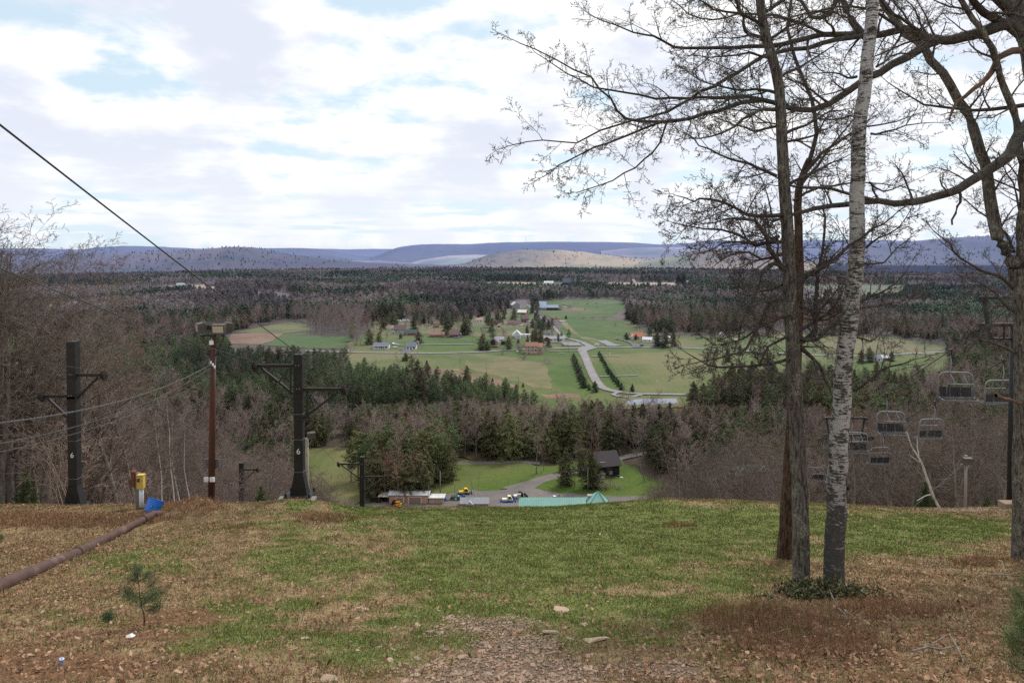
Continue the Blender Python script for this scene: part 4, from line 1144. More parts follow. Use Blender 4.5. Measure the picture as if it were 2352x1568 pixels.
t_tower(bR, 6.05, .37, "black lift tower numbered 6 with trussed arms, on a concrete footing in the grass", (1.86, 5.55), (1.93, 4.55), "6")
def lower(wx, wtop, D, label, larm, rarm, truss):
    p = at(wx, wtop, D); g = Hs(p.x, p.y)
    return t_tower(Vector((p.x, p.y, g)), p.z-g, .39, label, (larm[0], p.z-g-larm[1]), (rarm[0], p.z-g-rarm[1]), None, True, truss)
lower(555, 1062, 62, "small black lift tower farther down, right of the floodlight pole", (1.50, 1.70), (1.46, .62), False)
lower(832, 1048, 57, "black lift tower farther down the slope beside the garage", (2.0, .62), (2.05, 1.70), True)

def cable(name, pts, r, m, label, cat="cable", sag=0.0, group=None, n=24, twist=0):
    P = []
    for a, b in zip(pts[:-1], pts[1:]):
        for k in range(n):
            t = k/n; q = Vector(a).lerp(Vector(b), t); q.z -= 4*sag*t*(1-t)*(Vector(b)-Vector(a)).length; P.append(q)
    P.append(Vector(pts[-1]))
    b = MB()
    if twist:
        # two strands wound round one another
        D = []
        for a, c_ in zip(P[:-1], P[1:]):
            for k in range(10): D.append(a.lerp(c_, k/10))
        for ph in (0, math.pi):
            b.tube([q+Vector((math.cos(i*.9+ph)*.0, math.sin(i*.9+ph)*r*.8, math.cos(i*.9+ph)*r*.8)) for i, q in enumerate(D)], r*.62, 5)
    else: b.tube(P, r, 6)
    o = b.build(name, m); return props(o, label, cat, group)
def apex(base, reach, az): return Vector((base.x+reach, base.y-.05, base.z+az+.18))
sLl, sLr = apex(bL, -1.43, 5.05), apex(bL, 1.40, 6.02); sRl, sRr = apex(bR, -1.86, 5.55), apex(bR, 1.93, 4.55)
eLl, eLr = at(516, 1104, 62), at(592, 1076, 62); eRl, eRr = at(775, 1065, 57), at(889, 1093, 57)
fLl, fLr = at(700, 1210, 120), at(735, 1200, 120); fRl, fRr = at(960, 1200, 120), at(990, 1200, 120)
cable("haul_rope", [at(-260, 84, 5.6), sRr, eRr, fRr], .0115, M_ROPE, "thick black lift rope crossing the sky from upper left to the right lift tower", "lift rope", .004)
cable("haul_rope", [at(-260, 510, 11.5), sRl, eRl, fRl], .0115, M_ROPE, "black lift rope running past the floodlight pole to the tower's left arm", "lift rope", .008)
cable("haul_rope", [at(-260, 755, 14), sLr, eLr, fLr], .009, M_ROPE, "thin black lift rope to the right arm of the left lift tower", "lift rope", .006)
cable("haul_rope", [at(-260, 853, 15), sLl, eLl, fLl], .009, M_ROPE, "thin black lift rope to the lower left arm of the left lift tower", "lift rope", .006)

# ------------------------------------------------------------------ floodlight pole
p0 = at(485, 1136, 30.2); p0.z = Hs(p0.x, p0.y)-.1; pt = at(490.5, 770, 30.2)
o = thing("floodlight_pole", "brown wooden pole carrying four bronze floodlights beside the leaf mound", "light pole", p0)
top = pt - p0; ht = top.z
MB().tube([(0, 0, 0), tuple(top*.5), tuple(top)], [.15, .14, .115], 10).build("pole", M_BROWNP, o)
b = MB(); b.bar((top.x-.55, top.y-.05, ht+.0), (top.x+.5, top.y-.05, ht-.0), .06); ca = b.build("crossarm", M_BLACKR, o)
for s in (-1, 1):
    b = MB(); b.bar((top.x+s*.08, -.05+top.y, ht-.95), (top.x+s*.48, -.05+top.y, ht-.02), .045); b.build("strut", M_BROWNP, o)
def lampbox(c, yaw, tilt, parent, glass=True):
    b = MB()
    M_ = Matrix.Translation(c) @ Matrix.Rotation(yaw, 4, 'Z') @ Matrix.Rotation(tilt, 4, 'X')
    tmp = MB(); tmp.ext([(-.16, -.20), (.12, -.14), (.22, .04), (.10, .20), (-.16, .17)], -.27, .27, 'x')
    b.add([M_ @ Vector(v) for v in tmp.V], tmp.F)
    h = b.build("floodlight", M_LAMP, parent)
    if glass:
        g = MB(); tmp = MB(); tmp.box((0, -.172, -.015), (.46, .02, .29)); g.add([M_ @ Vector(v) for v in tmp.V], tmp.F); g.build("lens", M_GLASS, h)
    f = MB(); tmp = MB(); tmp.bar((-.1, .0, -.17), (-.1, .0, -.32), .03); tmp.bar((.1, .0, -.17), (.1, .0, -.32), .03); tmp.box((0, 0, -.33), (.26, .06, .04)); f.add([M_ @ Vector(v) for v in tmp.V], tmp.F); f.build("yoke", M_GREYST, h)
lampbox(Vector((top.x+.30, -.10, ht+.33)), rad(4), rad(8), o)
lampbox(Vector((top.x+.52, .35, ht+.34)), rad(125), rad(8), o)
lampbox(Vector((top.x-.52, -.10, ht+.38)), rad(-55), rad(6), o)
lampbox(Vector((top.x-.22, .35, ht+.36)), rad(160), rad(4), o)
b = MB(); b.box((top.x-.02, top.y-.17, ht-.30), (.17, .07, .18)); b.tube([(top.x-.05, top.y-.17, ht-.2), (top.x-.02, top.y-.17, ht-.14), (top.x+.02, top.y-.17, ht-.2)], .012, 5); b.build("junction_box", M_WHITE, o)
for s in (-1, 1):
    b = MB(); b.box((s*.13+.0, -.17, 1.33), (.19, .09, .19)); b.build("outlet_box", M_WHITE, o)
b = MB(); b.box((0, .10, 1.95), (.70, .05, .42)); b.build("backboard", mat("grey board", (.16, .15, .15), (.11, .10, .10)), o)
b = MB(); b.tube([(.13, -.06, .1), (.14, -.06, ht*.5), (top.x+.12, -.05, ht-.6)], .018, 5); b.build("conduit", M_BAND, o)
for k in range(3):
    b = MB(); b.tube([(top.x-.06+.08*k, -.16, ht-1.25-.1*k), (top.x-.06+.08*k, -.16, ht-1.12-.1*k)], .04, 6); b.build("insulator", M_WHITE, o)
TW = "twisted grey cables of the floodlight pole"
cable("power_cable", [p0+Vector((top.x-.05, -.16, ht-1.25)), at(-150, 985, 13)], .017, M_TWIST, "upper thick twisted grey cable from the floodlight pole to the left edge", "cable", .028, TW, 40, 1)
cable("power_cable", [p0+Vector((top.x-.05, -.16, ht-1.40)), at(-150, 1042, 13.5)], .010, M_TWIST, "middle twisted grey cable from the floodlight pole to the left edge", "cable", .032, TW, 40, 1)
cable("power_cable", [p0+Vector((top.x-.02, -.14, ht-1.75)), at(-150, 1066, 14.5)], .008, M_TWIST, "lowest thin grey cable from the floodlight pole to the left edge", "cable", .030, TW, 40, 1)
# grey pole behind the right tower
q = at(705, 1006, 50); g = Hs(q.x, q.y)
o = thing("light_pole", "pale grey light pole half hidden by the trussed lift tower", "light pole", (q.x, q.y, g-.2))
hq = q.z-g+.2
MB().tube([(0, 0, 0), (0, 0, hq)], [.15, .12], 9).build("pole", M_WOODP, o)
lampbox(Vector((.34, -.1, hq+.30)), rad(30), rad(10), o, False)
b = MB(); b.bar((-.2, 0, hq-.02), (.5, 0, hq+.02), .06); b.bar((.05, 0, hq-.7), (.42, 0, hq), .04); b.build("bracket", M_GREYST, o)
for k, (ax, ay, bx, by) in enumerate(((500, 826, 706, 1046), (497, 862, 706, 1082))):
    cable("power_cable", [at(ax, ay, 30.3), at(bx, by, 49.8), at(bx+38+8*k, 1250, 66)], .013, M_ROPE, ["upper", "lower"][k]+" black cable sagging from the floodlight pole to the pale grey pole", "cable", .012, None, 16)

# ------------------------------------------------------------------ power pedestal, blue barrel, pipe
M_YEL = mat("faded yellow enamel", (.62, .44, .10), (.52, .37, .09), 6, .6)
M_RUST = mat("rust", (.20, .060, .028), (.13, .050, .028), 7, .85)
M_GREYW = mat("grey post", (.21, .185, .165), (.13, .115, .105), 3, .9, stretch=(1, 1, .1), bump=.01)
M_PVC = mat("white pvc", (.66, .68, .70), (.58, .60, .62), 3, .5)
M_BLUE = mat("blue plastic", (.010, .145, .56), (.012, .165, .62), 3, .45, spec=.5)
q = at(318, 1156, 28.6); q.z = Hs(q.x, q.y)-.05
o = thing("electric_pedestal", "yellow electric box on white conduit strapped to a grey post", "electric box", q)
MB().box((-.02, .03, .80), (.17, .14, 1.62)).build("post", M_GREYW, o)
b = MB(); b.box((.175, -.10, 1.28), (.27, .20, .56)); b.box((.18, -.105, 1.57), (.29, .22, .035)); bx = b.build("yellow_box", M_YEL, o)
b = MB(); b.box((.12, -.215, 1.37), (.09, .04, .14)); b.tube([(.12, -.235, 1.42), (.12, -.26, 1.36)], .03, 8); b.build("latch", M_LAMP, bx)
b = MB(); b.tube([(.15, -.09, 0), (.15, -.09, 1.02)], .065, 10); b.build("conduit", M_PVC, o)
b = MB(); b.tube([(.235, -.09, 0), (.235, -.09, 1.02)], .035, 8); b.build("conduit", M_PVC, o)
b = MB(); b.box((.17, -.10, .16), (.24, .16, .035)); b.build("strap", M_BLACK, o)
b = MB(); b.box((-.19, .02, 1.33), (.16, .18, .62)); b.box((-.19, .02, 1.66), (.19, .21, .045)); b.build("rusty_box", M_RUST, o)
b = MB(); b.tube([(-.16, .02, .9), (-.16, .02, 1.05)], .02, 6); b.build("stub", M_BAND, o)
q = at(353, 1152, 28.0); q.z = Hs(q.x, q.y)+.20
o = thing("blue_barrel", "cut off bright blue plastic barrel tipped over beside the electric box", "barrel", q)
o.rotation_euler = (rad(-24), rad(16), 0)
# open half barrel: shell with thickness, lying tipped
b = MB(); n = 22
ring = lambda r, z: [(r*math.cos(2*math.pi*i/n), r*.9*math.sin(2*math.pi*i/n), z) for i in range(n)]
V = ring(.27, -.26)+ring(.295, -.22)+ring(.31, .0)+ring(.325, .24)+ring(.335, .26)+ring(.31, .255)+ring(.285, -.20)
for r in range(6): b.add(V[r*n:(r+2)*n], [(i, (i+1) % n, (i+1) % n+n, i+n) for i in range(n)], 0, True)
b.add(V[:n], [tuple(range(n))[::-1]]); b.add(V[6*n:], [tuple(range(n))]); b.build("shell", M_BLUE, o)
b = MB(); b.ext([(-.05, -.08), (.05, -.06), (.06, .05), (-.03, .09)], -.312, -.296, 'y'); b.build("scratch_patch", mat("scuffed blue plastic", (.10, .25, .55), (.02, .16, .55), 30, .6), o)
# rusty water pipe
M_PIPE = mat("rusty iron pipe", (.098, .052, .044), (.068, .036, .030), 3.5, .75, c2=(.15, .095, .075), spec=.3)
pp = [(-180, 1420), (-60, 1368), (0, 1340), (80, 1305), (160, 1271), (230, 1236), (300, 1200), (352, 1174), (372, 1166)]
P = []
for wx_, wy_ in pp:
    g = gp(wx_, wy_+13); g.z += .075; P.append(g)
P[-1].z -= .12
S = []
for a, b_ in zip(P[:-1], P[1:]):
    for k in range(5): S.append(a.lerp(b_, k/5))
S.append(P[-1])
# one straight sag-free run with couplings
o = thing("iron_pipe", "long rusty iron water pipe lying in the leaves toward the blue barrel", "pipe", S[0])
MB().tube([s-S[0] for s in S], .155, 14).build("pipe_run", M_PIPE, o)
for k in (7, 21, 33):
    if k+1 < len(S):
        d = (S[k+1]-S[k]).normalized(); b = MB(); b.tube([S[k]-S[0]-d*.09, S[k]-S[0]+d*.09], .178, 14); b.build("coupling", M_PIPE, o)

# ------------------------------------------------------------------ chairlift on the right
def chairlift_tower(wx, wtop, D, reachL, reachR, label, arm2):
    p = at(wx, wtop, D); g = Hs(p.x, p.y); h = p.z-g
    o = thing("chairlift_tower", label, "chairlift tower", (p.x, p.y, g), 0, "chairlift towers")
    MB().tube([(0, 0, 0), (0, 0, h-arm2+.2)], [.21, .17], 12).build("post", M_BLACK, o)
    b = MB(); z2 = h-arm2
    b.bar((-reachL, 0, z2+.12), (reachR, 0, z2+.12), .16, .18); b.bar((-reachL*.62, 0, z2-.62), (reachR*.62, 0, z2-.62), .12)
    for s, r in ((-1, reachL), (1, reachR)):
        b.bar((s*r*.62, 0, z2-.62), (s*r*.8, 0, z2+.1), .10); b.bar((s*r*.28, 0, z2-.62), (s*r*.28, 0, z2+.1), .08)
    b.build("crossarm", M_BLACK, o)
    b = MB(); b.bar((-reachL, 0, h), (reachR, 0, h), .14, .16); b.box((-reachL+.06, 0, h-.14), (.12, .12, .2)); b.box((reachR-.06, 0, h-.14), (.12, .12, .2))
    for s, r in ((-1, reachL), (1, reachR)): b.bar((s*r*.75, 0, z2+.15), (s*r*.86, 0, h-.05), .14)
    b.build("lifting_frame", M_BLACK, o)
    for s, r in ((-1, reachL), (1, reachR)):
        b = MB(); slope = Vector((0, 1, -.44)).normalized()
        c = Vector((s*(r+.05), 0, z2-.25))
        b.bar(c-slope*1.0+Vector((0, 0, .06)), c+slope*1.0+Vector((0, 0, .06)), .05, .14)
        b.bar(c+Vector((-s*.25, 0, .4)), c, .10)
        for k in range(5):
            cc_ = c+slope*(-.9+.45*k)+Vector((s*.06, 0, -.02)); n = 10; vs = []
            for e in (-.035, .035):
                for i in range(n):
                    a = 2*math.pi*i/n; vs.append((cc_.x+e, cc_.y+.17*math.cos(a), cc_.z+.17*math.sin(a)))
            b.add(vs, [tuple(range(n))[::-1], tuple(range(n, 2*n))]+[(i, (i+1) % n, (i+1) % n+n, i+n) for i in range(n)])
        b.build("sheave_train", M_BLACK, o)
    return Vector((p.x-reachL-.1, p.y, g+h-arm2-.42)), Vector((p.x+reachR+.1, p.y, g+h-arm2-.42))
tA = chairlift_tower(2330, 684, 36, 1.85, 1.85, "black chairlift tower with sheaves, behind the big oak at the right edge", 1.55)
tB = chairlift_tower(1942, 960, 65, 2.1, 2.1, "black chairlift tower half hidden by the birch trunk", 1.75)

def chair(p, label, facing, rz=0.0):
    """triple chair hung from the rope at p; facing True shows the seat open to the eye"""
    o = thing("lift_chair", label, "lift chair", p, rz, "triple chairs on the lift")
    f = -1 if facing else 1
    b = MB(); b.box((0, 0, -.02), (.14, .34, .09)); b.bar((0, 0, -.02), (.03, 0, -.55), .07); b.build("grip", M_BLACK, o)
    b = MB(); sx = -.55 if facing else .30
    b.tube([(0, 0, -.35), (0, 0, -1.0), (-.02, 0, -1.22), (-.10, 0, -1.36)], .034, 8); b.build("hanger", M_GREYST, o)
    W2 = .98; ox = .28 if facing else -.30
    b = MB()
    pts = [(-W2, 0, -2.9), (-W2, 0, -1.75), (-W2+.05, 0, -1.55), (-W2+.2, 0, -1.40), (-W2+.4, 0, -1.36), (W2-.4, 0, -1.36), (W2-.2, 0, -1.40), (W2-.05, 0, -1.55), (W2, 0, -1.75), (W2, 0, -2.9)]
    b.tube([(x+ox, y, z) for x, y, z in pts], .045, 8); b.build("frame", M_GREYST, o)
    b = MB()   # safety bar with foot rests
    zz_ = -1.98; yy = f*.42
    b.tube([(ox-W2+.28, f*.40, -2.62), (ox-W2+.28, yy, zz_-.1), (ox-W2+.36, yy, zz_), (ox+W2-.16, yy, zz_), (ox+W2-.10, yy, zz_-.1), (ox+W2-.10, f*.40, -2.62)], .022, 6)
    for k in (-.35, .35): b.bar((ox+k, 0, -1.38), (ox+k+.12, yy, zz_), .045)
    b.build("safety_bar", M_GREYST, o)
    b = MB()
    for k in range(3):
        x0 = ox-W2+.06+k*(2*W2-.12)/3; w = (2*W2-.12)/3-.05
        for j in range(5): b.box((x0+w/2, .06*f+.0-.02*j*f, -2.75+.115*j), (w, .03, .105), 0)
    bk = b.build("backrest", M_DKSEAT, o)
    b = MB()
    for k in range(3):
        x0 = ox-W2+.06+k*(2*W2-.12)/3; w = (2*W2-.12)/3-.03
        for j in range(4): b.box((x0+w/2, f*(.14+.125*j), -2.86+.012*j), (w, .12, .04))
    b.build("seat", M_DKSEAT, o)
    b = MB()
    for s in (-1, 1): b.tube([(ox+s*W2, 0, -2.86), (ox+s*W2, f*.60, -2.90), (ox+s*(W2-.02), f*.62, -2.98)], .028, 6)
    b.tube([(ox-W2, f*.6, -2.93), (ox+W2, f*.6, -2.93)], .026, 6)
    b.bar((ox-W2, .0, -2.9), (ox+W2, 0, -2.9), .05); b.build("seat_frame", M_GREYST, o)
    return o
GA = [("lift chair nearest on the left rope, slatted seat open toward us", 2185, 803, 41), ("lift chair above the birch thicket, second on the left rope", 2038, 903, 50.5), ("lift chair partly hidden behind the birch trunk, third on the left rope", 1958, 957, 58.5), ("lift chair low between oak and birch trunks, last on the left rope", 1868, 1046, 80)]
GB = [("lift chair seen from behind at the right edge beside the tower post", 2306, 826, 45), ("lift chair seen from behind in front of the leaning white birch", 2148, 922, 53), ("lift chair seen from behind farther down, above the brush", 2030, 994, 63), ("small lift chair just right of the birch trunk, last on the right rope", 1953, 1072, 80)]
ropeA = [at(2420, 620, 25), tA[0]]; ropeB = [at(2560, 640, 25), tA[1]]
for lb, wx_, wy_, D in GA:
    p = at(wx_, wy_, D); chair(p, lb, True, rad(-6))
for lb, wx_, wy_, D in GB:
    p = at(wx_, wy_, D); chair(p, lb, False, rad(4))
ropeA += [at(*g[1:]) for g in GA[:3]] + [tB[0], at(*GA[3][1:]), at(1800, 1130, 110)]
ropeB += [at(*g[1:]) for g in GB[:3]] + [tB[1], at(*GB[3][1:]), at(1890, 1150, 110)]
cable("chairlift_rope", ropeA, .028, M_ROPE, "left steel rope of the chairlift carrying open chairs", "lift rope", 0, None, 8)
cable("chairlift_rope", ropeB, .028, M_ROPE, "right steel rope of the chairlift carrying chairs seen from behind", "lift rope", 0, None, 8)
# small wooden light pole on the right and the concrete block with a blue marker
q = at(2219, 1045, 44); g = Hs(q.x, q.y)
o = thing("light_pole", "short weathered pole with a small floodlight in the right thicket", "light pole", (q.x, q.y, g-.1)); hq = q.z-g
MB().tube([(0, 0, 0), (0, 0, hq+.1)], [.10, .08], 8).build("pole", M_WOODP, o)
b = MB(); b.bar((-.3, 0, hq-.5), (.3, 0, hq-.5), .07); b.bar((-.3, 0, hq-.5), (0, 0, hq-.9), .05); b.bar((.3, 0, hq-.5), (0, 0, hq-.9), .05); b.build("bracket", M_WOODP, o)
lampbox(Vector((0, -.15, hq-.2)), 0, 0, o, False)
cable("guy_wire", [at(2219, 1060, 44), at(2080, 1180, 38)], .015, M_ROPE, "black guy wire slanting from the short weathered pole", "cable", 0, None, 4)
q = gp(2318, 1166); o = thing("concrete_block", "low tan concrete block by the trail edge behind the right oak", "block", q)
MB().box((0, 0, .14), (.75, .5, .30)).build("slab", mat("tan concrete", (.30, .21, .15), (.24, .17, .12), 6, .95), o)
q = q+Vector((.22, -.1, .26))
o = thing("blue_tarp", "light blue plastic sleeve standing on the concrete block", "sleeve", q)
b = MB(); b.tube([(0, 0, 0), (0, 0, .22), (.02, 0, .40)], [.10, .08, .03], 8); b.build("sleeve", mat("light blue plastic", (.10, .30, .62), (.16, .36, .66), 6, .5), o)
# ------------------------------------------------------------------ houses
def flat(name, c, rough=.75, c1=None, scale=.8, **k): return mat(name, c, c1 or tuple(v*.86 for v in c), scale, rough, haze=True, **k)
H_WHITE = flat("white siding", (.74, .75, .76), stretch=(.05, .05, 3)); H_CREAM = flat("cream siding", (.62, .57, .47)); H_SALMON = flat("salmon siding", (.47, .29, .21))
H_BRICK = flat("red brick", (.29, .095, .060), scale=3); H_TANW = flat("tan siding", (.46, .36, .27)); H_GREYW = flat("grey siding", (.40, .42, .42)); H_PINK = flat("pink block wall", (.52, .315, .225), c1=(.44, .26, .19))
H_STONE = flat("grey stone", (.38, .36, .33), c1=(.25, .24, .22), scale=2.5); H_WOOD = flat("brown boards", (.15, .09, .06)); H_BLACKW = flat("dark stained boards", (.013, .010, .009), c1=(.022, .016, .014)); H_GREEN = flat("dark green siding", (.045, .075, .065))
R_GREY = flat("grey shingles", (.17, .17, .20), scale=3); R_DARK = flat("dark shingles", (.085, .080, .085), scale=3); R_BROWN = flat("brown shingles", (.16, .085, .075), scale=3); R_RUST = flat("rust shingles", (.27, .125, .075), c1=(.22, .10, .06), scale=2)
R_RED = flat("red metal roof", (.46, .13, .075)); R_BLUE = flat("pale blue metal roof", (.36, .45, .56), c1=(.46, .54, .62), scale=.25, rough=.5); R_TEAL = flat("teal metal roof", (.185, .355, .305), c1=(.205, .385, .33), scale=.25, rough=.55)
R_METAL = flat("weathered metal roof", (.56, .57, .58), c1=(.44, .45, .46), scale=.5, rough=.5, c2=(.62, .63, .64)); R_PALE = flat("pale roof", (.62, .60, .60)); R_PINK = flat("dusty pink roof", (.36, .24, .20), scale=2); R_BLACK = flat("black roof", (.045, .032, .036), c1=(.032, .024, .026), scale=1.5)
WINM = flat("dark window glass", (.025, .03, .035), rough=.15, spec=.6); TRIM = flat("white trim", (.76, .76, .75)); GDOOR = flat("brown garage door", (.28, .19, .14)); M_DARKIN = flat("dark opening", (.012, .011, .010))
def slab_roof(w, d, H_, rh, over=.4, t=.22, ridge='x'):
    b = MB()
    if ridge == 'x':
        a = d/2+over; s = rh/(d/2); lo = H_-s*over
        b.ext([(-a+d/2, lo), (d/2, H_+rh), (a+d/2, lo), (a+d/2, lo+t), (d/2, H_+rh+t), (-a+d/2, lo+t)], -w/2-over, w/2+over, 'x')
    else:
        a = w/2+over; s = rh/(w/2); lo = H_-s*over
        b.ext([(-a, lo), (0, H_+rh), (a, lo), (a, lo+t), (0, H_+rh+t), (-a, lo+t)], -over, d+over, 'y')
    # the cap faces are concave chevrons: split them into two quads each
    nf = []; nm = []; ns = []
    for f, m, s in zip(b.F, b.M, b.S):
        if len(f) == 6:
            g = [i for i in f]
            base = min(g); first = g[0] < g[-1]
            A = [base, base+1, base+4, base+5]; B = [base+1, base+2, base+3, base+4]
            nf += [A if first else A[::-1], B if first else B[::-1]]; nm += [m, m]; ns += [s, s]
        else: nf.append(f); nm.append(m); ns.append(s)
    b.F, b.M, b.S = nf, nm, ns
    return b
def walls(w, d, H_, rh, ridge='x'):
    b = MB()
    if ridge == 'x': b.ext([(0, -.6), (d, -.6), (d, H_), (d/2, H_+rh-.02), (0, H_)], -w/2, w/2, 'x')
    else: b.ext([(-w/2, -.6), (w/2, -.6), (w/2, H_), (0, H_+rh-.02), (-w/2, H_)], 0, d, 'y')
    return b
def house(name, label, p, w, d, H_, rh, wm, rm, rz=0, ridge='x', wins=(), doors=(), chim=None, trim=True, group=None, cat='house', garage=()):
    """p is the foot of the middle of the front wall; wins/doors: (x, z, width, height) on the front"""
    o = thing(name, label, cat, p, rz, group)
    walls(w, d, H_, rh, ridge).build("wall", wm, o)
    r = slab_roof(w, d, H_, rh, ridge=ridge).build("roof", rm, o)
    if chim: MB().box((chim[0], d/2+chim[1], H_+rh+.5), (.8, .8, 1.8)).build("chimney", chim[2] if len(chim) > 2 else H_BRICK, r)
    for x, z, ww, hh in wins:
        b = MB(); b.box((x, -.03, z), (ww+.3, .06, hh+.3)); f = b.build("window", TRIM if trim else wm, o)
        b = MB(); n = max(1, round(ww/.9))
        for k in range(n): b.box((x-ww/2+(k+.5)*ww/n, -.07, z), (ww/n-.1, .03, hh))
        b.build("pane", WINM, f)
    for x, ww, hh in doors:
        b = MB(); b.box((x, -.05, hh/2), (ww, .08, hh)); b.build("door", WINM if trim else H_WOOD, o)
    for x, ww, hh in garage:
        b = MB(); b.box((x, -.04, hh/2), (ww+.5, .06, hh+.25)); f = b.build("garage_door", TRIM, o)
        b = MB()
        for k in range(5): b.box((x, -.09, (k+.5)*hh/5), (ww, .04, hh/5-.03))
        b.build("door_panel", GDOOR, f)
    return o
def V1(x, y): return vp(*v1(x, y))
def V2(x, y): return vp(*v2(x, y))
def px2m(p, n, k=.2014): return n*k*p.y*1.012/FW       # width of n crop pixels at p
# --- left of the crossroads
p = V1(921, 842); o = house("ranch_house", "long white ranch house with grey roof and columned front porch", p, 14.6, 8.5, 2.9, 2.3, H_WHITE, R_GREY, 0, 'x', [(-4.6, 1.5, 1.6, 1.3), (-.8, 1.5, 1.4, 1.2), (2.2, 1.5, 1.4, 1.2), (5.0, 1.5, 2.2, 1.4)], [(.7, 1.0, 2.1)], (-7.6, .0))
for k in range(7):
    b = MB(); b.box((-7+k*14/6, -1.9, 1.35), (.18, .18, 2.7)); b.build("porch_post", TRIM, o)
b = MB(); b.ext([(-2.2, 2.65), (.1, 3.0), (.1, 3.15), (-2.2, 2.8)], -7.4, 7.4, 'x'); b.build("porch_roof", R_GREY, o)
b = MB(); b.box((0, -1.9, .75), (14, .06, .1)); b.box((0, -1.1, .1), (14.4, 2.0, .35)); b.build("porch_floor", TRIM, o)
p = V1(1267, 850); o = house("cape_house", "small white house with steep grey roof right of the dark driveway", p, 9.0, 8.6, 2.9, 3.4, H_WHITE, R_GREY, 0, 'x', [(-2.9, 1.6, 1.5, 1.5), (2.6, 1.6, 2.0, 1.5)], [(-.1, 1.1, 2.2)])
p = V1(1337, 790); house("garden_shed", "little grey shed with a pale roof behind the steep roofed house", p, 2.9, 3, 2.0, .9, H_TANW, R_PINK, 0, 'y', (), [(0, .9, 1.7)], cat='shed')
p = V1(527, 870); house("roadside_cabin", "tiny white cabin with brown roof at the left end of the road", p, 3.2, 3.4, 2.3, 1.3, H_WHITE, R_BROWN, 0, 'x', [(0, 1.3, 1.4, 1.0)], cat='cabin')
p = V1(1035, 628); house("village_house", "house with dusty pink roof at the upper left of the village", p, 9.5, 9, 2.4, 2.6, H_CREAM, R_PINK, rad(-12), 'x', [(2, 1.3, 1.4, 1.1)])
p = V1(1140, 668); house("gabled_house", "tall grey green gabled house with brown roof among village trees", p, 12.5, 9, 4.2, 4.4, H_GREYW, R_BROWN, rad(10), 'x', [(-3.5, 2.2, 1.2, 1.6), (-1, 2.2, 1.2, 1.6)])
p = V1(1100, 668); house("gabled_house", "pale green gable front beside the tall brown roofed house", p, 4.2, 8, 4.2, 3.6, flat("pale green siding", (.46, .52, .47)), R_BROWN, rad(10), 'y', [(0, 2.6, 1.0, 1.5), (0, 5.0, .8, 1.2)])
p = V1(1255, 690); house("dark_green_house", "low house with dark green roof and brick front", p, 13, 9, 2.6, 3.2, H_BRICK, H_GREEN, 0, 'x', [(-3, 1.3, 1.4, 1.2)])
p = V1(1562, 710); house("brick_ranch", "long low red brick ranch house with orange brown roof", p, 15, 9, 2.7, 2.4, H_BRICK, R_RUST, 0, 'x', [(-5, 1.5, 1.3, 1.2), (-1.6, 1.5, 1.3, 1.2), (2, 1.5, 2.2, 1.3), (5.4, 1.5, 1.3, 1.2)], [(.3, 1, 2)])
p = V1(1757, 712); house("maroon_barn", "maroon barn like house with big brown roof right of the brick ranch", p, 9.6, 10, 3.0, 4.2, flat("maroon boards", (.17, .075, .065)), R_BROWN, 0, 'x', (), [(2.5, 1.2, 2.2)], cat='barn')
p = V1(1822, 700); o = thing("carport", "small round topped white carport beside the maroon barn", "carport", p)
b = MB(); b.ext([(-1.7, 2.2), (-1.2, 2.8), (0, 3.05), (1.2, 2.8), (1.7, 2.2), (1.6, 2.2), (1.1, 2.7), (0, 2.92), (-1.1, 2.7), (-1.6, 2.2)][::-1], 0, 4, 'y'); b.build("canopy", R_PALE, o)
for sx in (-1.65, 1.65):
    for sy in (.1, 3.9): MB().box((sx, sy, 1.1), (.09, .09, 2.25)).build("post", M_GREYST, o)
p = V1(1550, 602); house("red_cottage", "small dark red cottage half hidden behind the brick ranch", p, 6, 6, 2.4, 2.6, H_BRICK, R_BROWN, 0, 'x', [(0, 1.4, 1.2, 1.0)], cat='cottage')
p = V1(1955, 605); house("a_frame", "steep white edged A frame cabin among village trees", p, 4.5, 8, .6, 5.2, H_CREAM, R_DARK, rad(15), 'y', [(0, 2.0, 1.4, 1.6)], cat='cabin')
p = V1(2046, 536); house("white_bungalow", "white bungalow with pink roof at the back of the village", p, 8.5, 8, 2.6, 2.2, H_WHITE, R_PINK, 0, 'x', [(-2, 1.4, 1.2, 1.2), (2, 1.4, 1.2, 1.2)])
def trailer(p, label, L=7.5, rz=0):
    o = thing("camper_trailer", label, "camper", p, rz, None)
    b = MB(); b.ext([(-L/2, .7), (L/2, .7), (L/2+.2, 1.8), (L/2-.3, 3.0), (-L/2+.2, 3.0), (-L/2, 2.4)], 0, 2.4, 'y'); b.build("body", H_WHITE, o)
    b = MB(); b.box((-L*.2, -.02, 2.0), (1.2, .05, .7)); b.box((L*.25, -.02, 2.0), (1.2, .05, .7)); b.build("window", WINM, o)
    for s in (-.4, .6):
        b = MB(); b.tube([(s, .05, .36), (s, .3, .36)], .36, 10); b.build("wheel", M_BLACK, o)
trailer(V1(1125, 542), "shorter white camper left of the other one at the wood's edge", 5.5); trailer(V1(1202, 537), "larger white camper parked at the wood's edge above the village", 8)

